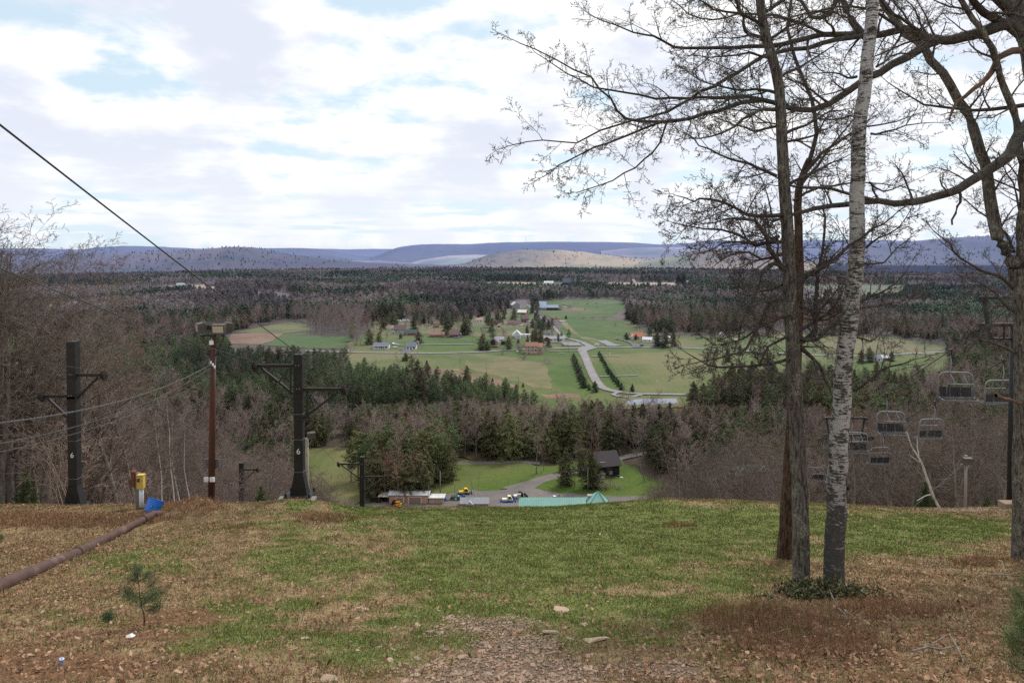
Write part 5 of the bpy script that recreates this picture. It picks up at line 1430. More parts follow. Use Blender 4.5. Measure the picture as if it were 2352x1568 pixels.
def car(label, p, paint, rz=0, kind='car'):
    o = thing("parked_car", label, kind, p, rz)
    L, h = (4.6, 1.5) if kind == 'car' else (5.4, 1.85)
    b = MB()
    if kind == 'car': prof = [(-L/2, .35), (L/2, .35), (L/2, .78), (L*.28, .92), (L*.14, 1.42), (-L*.22, 1.46), (-L*.40, .98), (-L/2, .90)]
    else: prof = [(-L/2, .45), (L/2, .45), (L/2, 1.0), (L*.22, 1.1), (L*.12, 1.8), (-L*.12, 1.82), (-L*.15, 1.12), (-L/2, 1.12)]
    b.ext(prof, -.85, .85, 'y'); b.build("body", paint, o)
    b = MB()
    if kind == 'car': b.ext([(-L*.34, 1.0), (L*.22, .98), (L*.12, 1.36), (-L*.2, 1.40)], -.86, .86, 'y')
    else: b.ext([(-L*.12, 1.2), (L*.18, 1.15), (L*.105, 1.7), (-L*.11, 1.72)], -.86, .86, 'y')
    b.build("window", WINM, o)
    for sx in (-L*.31, L*.31):
        for sy in (-.8, .8):
            b = MB(); b.tube([(sx, sy-.1, .34), (sx, sy+.1, .34)], .34, 10); b.build("wheel", M_BLACK, o)
    return o
P_WHITE = flat("white car paint", (.78, .78, .78), .35); P_BLUE = flat("blue car paint", (.03, .065, .22), .3); P_DARK = flat("dark car paint", (.02, .02, .025), .3); P_SILV = flat("silver car paint", (.42, .43, .45), .35)
car("white suv on the gravel drive behind the long ranch house", V1(1070, 786), P_WHITE, rad(80))
car("dark car in front of the maroon barn", V1(1775, 708), P_DARK, rad(70)); car("silver car beside the white carport", V1(1808, 706), P_SILV, rad(75))
car("dark suv at the top of the curved driveway", V2(1628, 736), P_DARK, rad(88)); car("blue car at the foot of the curved driveway", V2(1902, 808), P_BLUE, rad(4))
car("silver pickup truck beside the blue car", V2(1862, 812), P_SILV, rad(86), 'pickup'); car("white car parked beside the big barn", V2(697, 372), P_WHITE, rad(85)); car("white van at the foot of the barn wall", V2(747, 402), P_WHITE, 0)
def tank(p, label, L=4.2, r=.62):
    o = thing("propane_tank", label, "tank", p)
    MB().tube([(-L/2-.25, 0, 1.1), (-L/2, 0, 1.1), (L/2, 0, 1.1), (L/2+.25, 0, 1.1)], [r*.5, r, r, r*.5], 12).build("tank_body", H_WHITE, o)
    for s in (-1, 1): MB().box((s*L*.3, 0, .35), (.2, .8, .7)).build("leg", M_CONC, o)
    MB().tube([(0, 0, 1.1+r-.02), (0, 0, 1.1+r+.2)], .15, 8).build("valve_dome", H_WHITE, o)
tank(V1(1087, 834), "white propane tank between the two white houses"); tank(V2(530, 582), "white propane tank before the maroon roofed house", 3.2, .55)

# --- the crossroads
p = V2(646, 902); o = house("salmon_house", "tall salmon house with rust roof and white windows below the road", p, 10.6, 9, 7.2, 2.8, H_SALMON, R_RUST, 0, 'x', [(-2.9, 6.1, 1.0, 1.7), (1.0, 6.1, 1.0, 1.7), (-2.9, 3.5, 1.0, 1.6), (1.0, 3.5, 2.0, 1.6), (3.6, 3.5, 2.0, 1.6)], (), (-1.5, .8, H_WHITE), garage=[(-2.6, 2.6, 2.1)])
b = MB(); b.box((7.5, 3.2, 3.0), (4.6, 6, 7.0)); w_ = b.build("side_wing", flat("salmon red siding", (.40, .22, .17)), o)
b = MB(); b.ext([(.1, 5.6), (6.6, 8.9), (6.6, 9.15), (.1, 5.85)], 4.9, 10.2, 'x'); b.build("wing_roof", R_RUST, o)
b = MB(); b.box((7.2, .12, 3.7), (2.2, .1, 1.8)); f = b.build("window", TRIM, o); b = MB(); b.box((7.2, .05, 3.7), (1.8, .06, 1.4)); b.build("pane", WINM, f)
b = MB(); b.box((2.3, -.08, 1.7), (5.4, .05, .18)); b.box((2.3, -.08, 2.25), (11 if False else 5.4, .05, .12)); b.build("trim_band", TRIM, o)
p = V2(748, 886); o = thing("white_boat", "white covered boat beside the salmon house", "boat", p)
b = MB(); b.ext([(-1.5, .5), (1.2, .5), (1.7, 1.2), (-1.6, 1.2)], -.7, .7, 'y'); b.box((-.1, 0, 1.3), (2.6, 1.2, .3), 0, 0, .8); b.build("hull", H_WHITE, o)
p = V2(214, 822); o = house("chalet", "tan chalet with a tall glass gable front beside dark trees", p, 8.4, 10, 4.6, 4.0, flat("golden boards", (.42, .27, .16)), R_GREY, rad(-6), 'y', ())
b = MB(); b.ext([(-3.1, 2.0), (1.6, 2.0), (1.6, 5.6), (-.7, 7.6), (-3.1, 5.4)], -.09, -.02, 'y'); f = b.build("glass_gable", WINM, o)
b = MB()
for x in (-2.0, -.7, .6): b.box((x, -.12, 4.4), (.14, .06, 4.8 if x != -.7 else 6.0))
b.box((-.75, -.12, 3.6), (4.7, .06, .14)); b.box((-.75, -.12, 5.2), (4.7, .06, .14)); b.build("mullion", flat("dark frame", (.06, .05, .045)), f)
b = MB(); b.box((.6, -1.0, 1.2), (6.8, 2.0, .35)); b.build("deck", flat("golden boards", (.45, .33, .22)), o)
p = V2(286, 768); house("white_cottage", "white cottage with lavender grey roof behind the chalet", p, 7.5, 8, 3.0, 2.3, H_WHITE, flat("lavender shingles", (.33, .29, .31)), 0, 'x', [(-2.0, 1.7, 1.2, 1.3), (1.6, 1.7, 2.0, 1.3)], cat='cottage')
p = V2(325, 795); house("black_shed", "low black flat roofed shed left of the dark spruce", p, 4.6, 5, 3.2, .4, H_BLACKW, H_BLACKW, 0, 'x', (), (), cat='shed')
p = V2(478, 722); o = house("chapel", "white chapel with a tall gable of narrow windows", p, 8.4, 14, 3.2, 4.2, H_WHITE, R_PALE, 0, 'y', [(-2.2, 1.7, .55, 1.9), (-.9, 1.9, .55, 2.2), (.3, 1.9, .55, 2.2), (1.5, 1.9, .55, 2.2), (2.6, 1.7, .55, 1.9), (-.3, 4.6, .6, 1.0), (.8, 4.3, .5, .8)], [(-3.3, 1.0, 2.1)], (0, -2.5, H_WHITE), cat='chapel', trim=False)
p = V2(575, 708); house("white_annex", "low white annex running right from the chapel", p, 13, 6, 2.6, .5, H_WHITE, R_PALE, 0, 'x', [(1.5, 1.4, 1.0, .8)], cat='annex', trim=False)
p = V2(905, 760); o = house("long_white_ranch", "long white ranch house with pale grey roof by the village road", p, 21, 8.5, 3.0, 1.9, H_WHITE, flat("pale grey shingles", (.30, .29, .29)), rad(-1), 'x', [(-3, 1.6, 1.2, 1.3), (.5, 1.6, 1.2, 1.3), (6.6, 1.6, 2.0, 1.3)], [(4.6, 1, 2.2)], (10.1, -3.6, TRIM))
b = MB(); b.ext([(-3.6, 2.8), (0, 4.6), (3.6, 2.8), (3.6, 3.1), (0, 4.9), (-3.6, 3.1)], -2.2, 4.4, 'y')
MBp = b; o2 = MBp.build("porch_gable", R_BROWN, o); o2.location = (-7.5, 0, 0)
b = MB(); b.box((-7.5, .4, 1.4), (6.6, 3.0, 2.8)); b.build("porch_wall", H_WOOD, o)
p = V2(492, 578); house("maroon_roof_house", "low house with steep maroon roof and white gable end", p, 7.5, 8, 2.6, 3.2, H_CREAM, R_BROWN, rad(6), 'x', [(-2.6, 1.5, 1.3, 1.5)])
p = V2(600, 584); house("maroon_roof_house", "maroon roofed house with an arched white gable front", p, 7.0, 9, 3.0, 3.0, H_CREAM, R_BROWN, rad(-6), 'y', [(-1.2, 1.7, .6, 1.6), (0, 2.2, .7, 2.2), (1.2, 1.7, .6, 1.6)], ())
p = V2(574, 540); house("dark_chalet", "tall dark brown chalet behind the maroon roofs", p, 8.6, 9, 4.5, 4.0, H_WOOD, R_BROWN, rad(8), 'x', [(1.5, 3.2, 1.2, 1.4), (-1.8, 3.2, 1.2, 1.4)])
p = V2(405, 570); house("grey_cottage", "grey cottage with brown roof left of the maroon roofs", p, 7, 8, 2.5, 2.8, H_TANW, R_BROWN, 0, 'x', [(-2, 1.5, 1, 1)], cat='cottage')
p = V2(275, 595); house("brick_shed", "little brick red shed among bare village trees", p, 3.0, 3, 2.2, 1.0, H_BRICK, R_PINK, 0, 'x', (), (), cat='shed')
p = V2(530, 452); house("tan_barn", "tan barn with a pale roof left of the farm lane", p, 12, 12, 3.0, 3.0, flat("tan boards", (.36, .20, .12)), R_PALE, rad(-18), 'x', (), [(2, 2.5, 2.4)], cat='barn')
p = V2(470, 384); house("stone_house", "pale grey stone house with dark windows left of the barn", p, 11.5, 9, 5.6, 3.8, H_STONE, R_PALE, rad(24), 'y', [(-2.6, 4.3, 1.0, 1.5), (1.6, 4.3, 1.0, 1.5), (-2.6, 1.8, 1.0, 1.5), (1.6, 1.8, 1.0, 1.5), (0, 6.8, .8, 1.1)], ())
p = V2(760, 402); o = house("barn", "big barn with pale blue metal roof and long open wing", p, 13.5, 14, 4.0, 8.0, flat("grey barn boards", (.30, .29, .28)), R_BLUE, 0, 'x', [(3.8, 1.8, 1.2, 1.2)], [(-2, 2.5, 2.6)], cat='barn')
b = MB(); b.box((15.2, 4.2, 1.9), (16.6, 8, 3.8)); b.build("wing_wall", H_WOOD, o)
b = MB(); b.ext([(-1.0, 3.7), (8.6, 6.8), (8.6, 7.05), (-1.0, 3.95)], 6.9, 24.2, 'x'); b.build("wing_roof", flat("blue grey metal roof", (.22, .26, .33)), o)
for k in range(4):
    b = MB(); b.box((9.0+k*4.0, .16, 1.5), (3.0, .1, 2.4)); b.build("stall_opening", M_DARKIN, o)
b = MB(); b.box((25.5, 2, 1.2), (3.4, 4, 2.4)); b.build("lean_to", H_WOOD, o)
for k, (cx, cy) in enumerate(((998, 368), (1012, 372), (1026, 370), (1036, 372))):
    p = V2(cx, cy); o = thing("hay_bale", "white wrapped hay bales in the row right of the barn", "hay bale", p, .3*k, "wrapped bales by the barn")
    MB().tube([(-.75, 0, .7), (-.7, 0, .7), (.7, 0, .7), (.75, 0, .7)], [.55, .72, .72, .55], 12).build("bale", H_WHITE, o)
M_COWB = flat("black cow hide", (.015, .014, .014)); M_COWW = flat("pale cow hide", (.55, .48, .42)); M_COWR = flat("reddish cow hide", (.22, .09, .05))
def cow(p, m, label, rz):
    o = thing("cow", label, "cow", p, rz, "cattle in the barn pasture")
    b = MB()
    b.tube([(-1.0, 0, 1.05), (-.85, 0, 1.08), (-.3, 0, 1.0), (.4, 0, 1.02), (.8, 0, 1.12), (1.05, 0, 1.0), (1.35, 0, .72), (1.62, 0, .42)], [.16, .33, .40, .38, .33, .2, .15, .09], 9)
    for sx, sy in ((-.75, .2), (-.75, -.2), (.62, .2), (.62, -.2)):
        b.tube([(sx, sy, .95), (sx-.05 if sx < 0 else sx, sy, .5), (sx, sy, 0)], [.16, .085, .07], 6)
    b.tube([(-1.0, 0, 1.2), (-1.12, 0, .9), (-1.1, 0, .5)], [.05, .03, .04], 5)
    for s in (-1, 1): b.tube([(1.32, s*.1, .86), (1.30, s*.26, .84)], [.06, .02], 5)
    b.build("body", m, o)
for k, (cx, cy, m) in enumerate(((805, 303, 'b'), (848, 301, 'b'), (885, 311, 'b'), (1133, 327, 'b'), (1172, 324, 'r'), (1275, 334, 'b'), (1290, 321, 'b'), (1385, 329, 'b'), (1393, 372, 'b'), (1435, 352, 'w'), (1250, 396, 'b'), (1292, 336, 'r'), (850, 308, 'w'))):
    lb = {'b': "black cow grazing in the pasture behind the barn", 'w': "pale cow standing in the barn pasture", 'r': "reddish brown cow in the barn pasture"}[m]
    cow(V2(cx, cy), {'b': M_COWB, 'w': M_COWW, 'r': M_COWR}[m], lb, k*1.3)
P_ORG = flat("orange machine paint", (.68, .27, .03)); P_YEL = flat("yellow machine paint", (.68, .44, .04)); P_CREAM = flat("cream machine paint", (.72, .66, .46)); P_BLU = flat("blue machine paint", (.02, .085, .30)); P_TRK = flat("black rubber track", (.018, .018, .019))
p = V2(915, 502); o = thing("orange_loader", "orange wheel loader parked at the head of the airstrip", "loader", p)
b = MB(); b.box((-.8, 0, 1.5), (3.4, 2, 1.2)); b.box((3.2, 0, 1.0), (4.2, 1.2, .5)); b.build("body", P_ORG, o)
b = MB(); b.box((.6, 0, 2.6), (1.6, 1.6, 1.4)); b.build("cab", P_ORG, o); b = MB(); b.box((.6, 0, 2.65), (1.2, 1.66, .9)); b.build("window", WINM, o)
b = MB(); b.ext([(5.0, .3), (6.4, .3), (6.2, .6), (5.4, .8), (5.2, 1.6), (5.0, 1.6)], -1.3, 1.3, 'y'); b.build("bucket", P_ORG, o)
for x in (-1.8, 1.8):
    for y in (-1, 1): b = MB(); b.tube([(x, y-.25, .75), (x, y+.25, .75)], .75, 12); b.build("wheel", P_TRK, o)
for k, (cx, cy) in enumerate(((842, 502), (888, 504))):
    p = V2(cx, cy); o = thing("mail_tank", ["round white tank at the left of the orange loader", "white drum touching the orange loader's bucket"][k], "tank", p)
    MB().ball((0, 0, .75), (.9, .7, .8)).build("tank_body", H_WHITE, o); MB().box((0, 0, .08), (1.2, 1, .16)).build("base", M_CONC, o)
# --- right of the crossroads
p = V2(1850, 734); o = house("red_roof_house", "cream house with a bright red metal roof", p, 12.5, 9, 2.8, 3.6, H_CREAM, R_RED, 0, 'x', [(-2.6, 1.5, 1.4, 1.3), (1.5, 1.5, 1.4, 1.3), (4.4, 1.5, 1.4, 1.3)], ())
b = MB(); b.ext([(-2.3, -.2), (2.3, -.2), (2.3, 3.0), (0, 5.2), (-2.3, 3.0)], -1.6, 4, 'y'); g_ = b.build("front_gable", H_CREAM, o); g_.location = (-4.2, 0, 0)
p = V2(1965, 766); house("white_bungalow", "long white bungalow with pale roof right of the red roof", p, 9.6, 8, 2.6, 2.0, H_WHITE, R_PALE, rad(-14), 'x', [(-2, 1.5, 1.2, 1.1), (2, 1.5, 1.2, 1.1)])
p = V2(2125, 814); house("white_farmhouse", "white house half hidden between the dark arborvitae and spruces", p, 10, 9, 3.4, 3.0, H_WHITE, R_GREY, rad(15), 'x', [(-3, 2, 1.2, 1.4), (0, 2, 1.2, 1.4), (3, 2, 1.2, 1.4)], [(1.6, 1, 2)])
p = V2(2195, 750); house("white_garage", "small white garage behind the spruces right of the crossroads", p, 6, 6, 2.6, 1.8, H_WHITE, R_PALE, 0, 'x', (), (), cat='garage')
p = vp(1741, 704); house("white_shed", "small white shed at the right edge of the gardens", p, 4, 4, 2.3, 1.3, H_WHITE, R_PALE, 0, 'y', (), [(0, 1, 1.8)], cat='shed')
q = vp(1656.5, 790.5)
p = vp(1660, 772); house("white_shed", "white garden shed with a gable beside the bare shrubs", p, 4.2, 4, 2.4, 1.5, H_WHITE, R_PALE, 0, 'y', (), [(0, 1.1, 1.9)], cat='shed')
p = vp(1690, 785); house("pink_shed", "low pinkish brown shed under the bare shrubs", p, 5.2, 3.5, 1.9, .9, H_PINK, R_PINK, 0, 'x', (), (), cat='shed')
p = vp(1805, 886); p = vp(1792, 884); house("maroon_shed", "dark shed with maroon roof at the edge of the right wood", p, 11, 7, 2.4, 2.2, R_DARK, flat("maroon roof", (.13, .05, .05)), rad(-14), 'x', (), (), cat='shed')
p = vp(2010, 832); house("white_farmhouse", "white farmhouse behind spruces at the far right field", p, 12, 8, 3.0, 2.6, H_WHITE, R_GREY, 0, 'x', [(-3, 1.8, 1.2, 1.2), (0, 1.8, 1.2, 1.2), (3.5, 1.8, 1.2, 1.2)])
p = vp(2036, 829); house("white_garage", "white garage right of the farmhouse in the far right field", p, 6, 6, 2.6, 1.6, H_WHITE, R_PALE, 0, 'x', (), [(0, 2.2, 2.0)], cat='garage')
# --- far away
def FP(x, y):
    d = ray(x, y); Y = ZV/d[2]; return Vector((d[0]*Y, Y, Hs(d[0]*Y, Y)))
p = FP(*v2(842, 124)); house("far_white_house", "white house on the distant field edge left of the dark barn", p, 20, 12, 6.5, 3.5, H_WHITE, R_PALE, 0, 'x', [(-4, 3, 2, 2), (4, 3, 2, 2)])
p = FP(*v2(1083, 118)); house("far_dark_barn", "big dark barn above the belt of trees", p, 31, 16, 6.0, 9.0, H_BLACKW, R_DARK, 0, 'x', (), (), cat='barn')
p = FP(*v2(1803, 92)); o = thing("grain_bin", "round white grain bin with a conical roof on the pale field", "grain bin", p)
MB().tube([(0, 0, 0), (0, 0, 6)], 5.4, 16).build("bin_wall", H_WHITE, o); MB().tube([(0, 0, 6.02), (0, 0, 8.8)], [5.7, .4], 16).build("roof", R_METAL, o)
p = FP(1585, 652); house("far_white_house", "white house between dark spruces at the right end of the pale field", p, 16, 10, 4, 3, H_WHITE, R_PALE, 0, 'x', [(0, 2, 2, 1.4)])
for (cx, w_, lb) in ((1650, 26, "longest white mobile home on the far left field"), (1780, 11, "short white mobile home in the middle of the far left field"), (1924, 19, "white mobile home at the right of the far left field")):
    p = FP(*lf(cx, 441)); o = house("mobile_home", lb, p, w_*1.0, 6, 4.2, .9, H_WHITE, R_PALE, 0, 'x', [(-w_*.3, 2.4, 2, 1.4), (0, 2.4, 2, 1.4), (w_*.3, 2.4, 2, 1.4)], (), cat='mobile home')
p = FP(*lf(1858, 440)); house("garage", "small white garage between two mobile homes", p, 7, 6, 4, 1.5, H_WHITE, R_PALE, 0, 'y', (), [(0, 4, 3)], cat='garage')
p = FP(*lf(1415, 412)); house("far_red_house", "reddish brown house with dark roof on the far left", p, 24, 14, 5, 5, H_BRICK, R_DARK, 0, 'x', [(-5, 3, 2, 2), (4, 3, 2, 2)])
p = FP(*lf(1207, 415)); house("far_pale_house", "pale house with green roof at the left end of the stubble field", p, 15, 10, 4.6, 3, H_WHITE, flat("pale green roof", (.33, .45, .38)), 0, 'x', [(0, 2.4, 2, 1.4)])
def barn_arch(p, w, d, h):
    o = thing("hoop_barn", "long pale hoop barn on the far right hillside behind the oak", "barn", p)
    poly = [(w/2*math.cos(a), h*math.sin(a)) for a in np.linspace(0, math.pi, 12)]
    b = MB(); b.ext(poly, 0, d, 'x'); b.build("roof", R_PALE, o)
    b = MB(); b.box((d/2, 0, 1.2), (d+.2, w+.3, 2.4)); b.build("wall", H_GREYW, o)
barn_arch(FP(2262, 665), 22, 54, 8)
# pylons
def pylon(p, h, label):
    o = thing("pylon", label, "pylon", p)
    for s in (-3.2, 3.2): MB().tube([(s, 0, 0), (s, 0, h)], .45, 6).build("pole", M_WOODP, o)
    MB().box((0, 0, h*.88), (16, .5, .7)).build("crossarm", M_WOODP, o)
    b = MB(); b.bar((-3.2, 0, h*.5), (3.2, 0, h*.82), .35); b.bar((3.2, 0, h*.5), (-3.2, 0, h*.82), .35); b.build("brace", M_WOODP, o)
pylon(FP(*lf(1562, 432)), 33, "double pole pylon beside the far left mobile homes"); q = FP(740, 672); pylon(q, 40, "double pole pylon rising over the left pine knoll")
p = at(1208, 556, 6250); o = thing("radio_mast", "thin radio mast on the crest of the far blue ridge", "mast", p+Vector((0, 0, -10)))
MB().tube([(0, 0, 0), (0, 0, 62)], [1.0, .5], 6).build("mast", M_BAND, o)

# ------------------------------------------------------------------ poles in the valley
def upole(foot, h, label, arm=True, group=None, r=.21, lamp=False, m=None):
    o = thing("utility_pole", label, "utility pole", foot, 0, group)
    MB().tube([(0, 0, 0), (0, 0, h)], [r, r*.7], 8).build("pole", m or M_WOODP, o)
    if arm:
        b = MB(); b.box((0, -.1, h-.5), (2.4, .12, .14)); b.build("crossarm", m or M_WOODP, o)
        for k in (-1.05, -.4, 1.05): b = MB(); b.tube([(k, -.1, h-.44), (k, -.1, h-.22)], .05, 6); b.build("insulator", H_WHITE, o)
    if lamp:
        b = MB(); b.bar((0, 0, h-.3), (.9, 0, h-.05), .07); b.box((1.0, 0, h-.1), (.5, .25, .14)); b.build("lamp_arm", M_GREYST, o)
    return o
def vpole(cx, top, foot, f, label, **k):
    p = f(cx, foot); h = px2m(p, foot-top)*1.02; return upole(p, h, label, **k)
vpole(133, 1008, 1140, V2, "pole in the rough field left of centre, below the salmon house"); vpole(497, 1150, 1282, V2, "pole at the brown strip beside two tiny pines"); vpole(935, 1282, 1446, V2, "pole nearest the wood in the lower meadow")
vpole(1065, 772, 878, V2, "pole beside the parking pad at the road"); vpole(1104, 850, 950, V2, "pole at the head of the left pine row"); vpole(710, 650, 790, V2, "tall pale pole among the dark spruces"); vpole(445, 502, 600, V2, "pole before the maroon roofed houses")
vpole(331, 788, 840, V2, "short lamp pole right of the chalet", arm=False, lamp=True); vpole(1688, 1262, 1338, V2, "lamp pole by the ring drive", arm=False, lamp=True); vpole(1107, 345, 404, V2, "pole in the pasture right of the barn", arm=False)
vpole(1870, 735, 785, V2, "short pole before the red roofed house", arm=False); vpole(1912, 622, 680, V2, "pole behind the red roofed house", arm=False); vpole(2025, 625, 765, V2, "tall pole left of the dark arborvitae"); vpole(2145, 612, 705, V2, "pole rising above the right spruces")
vpole(1527, 815, 845, V2, "stubby sign post at the road right of the crossroads", arm=False); vpole(1104, 812, 890, V1, "lamp pole between the two white houses", arm=False, lamp=True); vpole(1373, 700, 800, V1, "pole in front of the round dark tree"); vpole(1824, 880, 1000, V1, "pole beside the road in the middle meadow")
vpole(619, 745, 845, V1, "pole at the left end of the road"); vpole(689, 708, 800, V1, "pole at the corner of the bare wood"); vpole(909, 485, 560, V1, "pole at the wood edge above the village", arm=False); vpole(533, 880, 960, V1, "pole at the edge of the left pine plantation", arm=False); vpole(557, 895, 975, V1, "thinner pole right beside the plantation edge", arm=False)
p = vp(1702, 800); upole(p, 12, "pole at the right end of the road near the bare shrubs")

# ------------------------------------------------------------------ small things at the crossroads
p = V2(1384, 822); o = thing("road_sign", "white sign boards on posts at the crossroads", "sign", p)
for x, z, w_, h_ in ((-1.2, 2.6, 1.0, 1.9), (0.2, 3.4, 1.3, 1.6), (1.8, 3.0, 1.1, 2.2)): MB().box((x, 0, z), (w_, .12, h_)).build("panel", H_WHITE, o)
for x in (-1.2, .2, 1.8): MB().box((x, .08, 1.0), (.12, .1, 2.2)).build("post", M_WOODP, o)
p = V2(1528, 856); o = thing("rock_bed", "reddish stone flower bed with a short post at the roadside", "flower bed", p)
b = MB()
for k in range(9): a = k*.7; b.ball((1.8*math.cos(a), 1.2*math.sin(a), .25), (.55, .5, .4), 7, 4)
b.build("stones", flat("reddish stones", (.40, .27, .20)), o); MB().box((0, 0, .9), (.3, .3, 1.6)).build("post", H_TANW, o)
p = V2(1026, 806); o = thing("flatbed_trailer", "flatbed trailer with two wheels parked on the pad", "trailer", p)
MB().box((0, 0, .75), (6.4, 2.2, .25)).build("bed", H_WOOD, o); MB().box((-2.2, 0, 1.15), (1.6, 1.8, .6)).build("load", H_BRICK, o); MB().bar((3.2, 0, .7), (4.6, 0, .5), .12).build("drawbar", M_BLACK, o)
for x in (.6, 1.5): b = MB(); b.tube([(x, -1.15, .38), (x, 1.15, .38)], .38, 10); b.build("wheel", H_WHITE, o)
p = V2(484, 886); o = thing("satellite_dish", "big white satellite dish at the road beside green bushes", "dish", p, rad(20))
b = MB(); b.ball((0, 0, 1.25), (1.25, .45, .95), 12, 6); b.build("bowl", H_WHITE, o); MB().tube([(0, 0, 0), (0, .1, 1)], .12, 6).build("post", M_GREYST, o)
p = V2(998, 900); o = thing("concrete_trough", "long grey trough lying in the lawn below the road", "trough", p)
b = MB(); b.box((0, 0, .45), (4.4, 1.1, .5)); b.build("tub", H_STONE, o)
for s in (-1.6, 1.6): MB().box((s, 0, .1), (.4, 1.0, .24)).build("foot", H_STONE, o)
for cx, cy, lb in ((2077, 1232, "white marker post out in the right pasture"), (1899, 1400, "white box between drive and pond"), (1988, 1408, "pale post on the pond bank"), (1278, 810, "pale marker at the crossroads corner"), (1535, 910, "white stake in the pasture corner")):
    p = V2(cx, cy); o = thing("marker_post", lb, "marker post", p); MB().box((0, 0, .8), (.4, .4, 1.6)).build("post", H_WHITE, o); MB().box((0, 0, 1.65), (.52, .52, .14)).build("cap", H_WHITE, o)
for cx, lb in ((1100, "left of two roadside mailboxes by the dark driveway"), (1157, "pale mailbox post at the drive mouth"), (1252, "mailbox right of the dark driveway"), (604, "green utility box by the road's left end")):
    p = V1(cx, 889); o = thing("mailbox", lb, "mailbox", p); MB().box((0, 0, .6), (.16, .16, 1.2)).build("post", H_TANW, o); b = MB(); b.ext([(-.3, 1.2), (.3, 1.2), (.3, 1.5), (.15, 1.68), (-.15, 1.68), (-.3, 1.5)], -.45, .45, 'y'); b.build("box", H_WHITE, o)

# ------------------------------------------------------------------ trees one can tell apart in the valley
def vt(kind, f, cx, top, foot, label, wide=1.0, group=None):
    p = f(cx, foot); h = px2m(p, foot-top); return tree(kind, p, h, label, group, wide=wide)
G = "pines in two rows along the avenue"
rowL = [(1130, 955), (1134, 975), (1142, 1000), (1152, 1028), (1160, 1055), (1170, 1082), (1180, 1112), (1190, 1142), (1202, 1172), (1215, 1202), (1232, 1236), (1250, 1276)]
rowR = [(1420, 910), (1430, 930), (1440, 950), (1450, 972), (1460, 995), (1474, 1020), (1488, 1046), (1502, 1072), (1518, 1098), (1534, 1124), (1552, 1150), (1570, 1176), (1590, 1204), (1612, 1232), (1640, 1264), (1668, 1298)]
def wob(k): return ((k*37) % 11-5)*1.0
for k, (cx, cy) in enumerate(rowL): vt('young', V2, cx+wob(k), cy-(62+.10*(cy-900)), cy+8, "round pine in the thick row left of the avenue", 1.9, G)
for k, (cx, cy) in enumerate(rowR): vt('young', V2, cx+wob(k+3), cy-(48+.07*(cy-900)), cy+8, "slender pine in the curved row right of the avenue", 1.6, G)
vt('young', V2, 1366, 1205, 1332, "single bushy pine beside the avenue's lower bend", 1.6); vt('young', V2, 1303, 1230, 1312, "smaller pine between the pine row and the single bushy pine", 1.1); vt('young', V2, 1795, 1232, 1330, "lone pale green pine near the ring drive", 1.1)
vt('young', V2, 1727, 655, 735, "round dark pine left of the red roof", 1.9); vt('young', V2, 1836, 672, 738, "small round pine before the red roof", 1.5); vt('young', V2, 1038, 455, 500, "lone dark spruce at the pasture fence", 1.3)
vt('pine', V2, 1068, 612, 725, "open crowned tall pine at the village road", 1.1); vt('hemlock', V2, 985, 640, 722, "loose dark conifer left of the open crowned pine", 1.0); vt('hemlock', V2, 950, 654, 760, "narrow columnar dark cypress before the long ranch", .62)
vt('hemlock', V2, 840, 725, 832, "round dark spruce right of the salmon house", 1.5); vt('hemlock', V2, 690, 585, 820, "tallest dark spruce of the clump behind the salmon house", .95); vt('hemlock', V2, 745, 610, 825, "dark spruce right in the clump behind the salmon house", .95); vt('hemlock', V2, 600, 680, 815, "thinner spruce left in the clump behind the salmon house", .8); vt('hemlock', V2, 655, 620, 800, "dark spruce second in the clump behind the salmon house", .9)
vt('hemlock', V2, 385, 690, 850, "dark conical spruce right of the chalet", 1.25); vt('hemlock', V2, 88, 660, 840, "broad dark pine left of the chalet", 1.45); vt('young', V2, 70, 765, 862, "small dark pine at the foot of the broad pine", 1.5); vt('young', V2, 140, 745, 860, "dark pine just left of the chalet's glass gable", 1.5); vt('pine', V2, 200, 600, 740, "green pine rising behind the chalet", 1.3); vt('young', V2, 492, 722, 780, "small round pine before the chapel", 1.5)
vt('pine', V2, 145, 455, 600, "dark pine at the back of the village", 1.2); vt('hemlock', V2, 655, 500, 600, "dark spruce right of the maroon roofs", 1.3); vt('hemlock', V2, 735, 508, 610, "dark spruce in the middle of the row by the village road", 1.35); vt('hemlock', V2, 775, 470, 580, "taller spruce behind the row by the village road", 1.2); vt('hemlock', V2, 833, 500, 590, "dark spruce last in the row by the village road", 1.2); vt('tall', V2, 650, 340, 450, "loose crowned tree beside the farm lane", .9)
vt('hemlock', V2, 2080, 650, 822, "huge dark arborvitae before the white house at right", 1.35); vt('hemlock', V2, 2170, 620, 828, "dark spruce right of the huge arborvitae", 1.0); vt('hemlock', V2, 2265, 645, 820, "dark spruce farthest right by the road", 1.0)
for k, (cx, tp, ft) in enumerate(((2010, 520, 690), (2070, 490, 690), (2130, 470, 690), (2200, 460, 690), (2255, 480, 690), (1985, 590, 700))): vt('pine', V2, cx, tp, ft, "dark pine in the grove behind the red roofed house", 1.25, "dark pines behind the red roofed house")
vt('hemlock', V1, 795, 605, 790, "big dark conifer left of the long ranch house", 1.35); vt('hemlock', V1, 905, 640, 785, "dark conifer behind the long ranch house", 1.3); vt('midgrey', V1, 775, 640, 795, "pale leafless tree before the big dark conifer", 1.0); vt('midgrey', V1, 985, 630, 790, "rounded leafless tree right of the dark conifers", 1.2)
vt('young', V1, 1205, 880, 978, "lone bushy dark pine on the far side of the road", 1.75); vt('hemlock', V1, 1355, 640, 775, "round dark tree behind the steep roofed house", 1.75); vt('young', V1, 565, 975, 1065, "dark young pine at the meadow's lower left corner", 1.3)
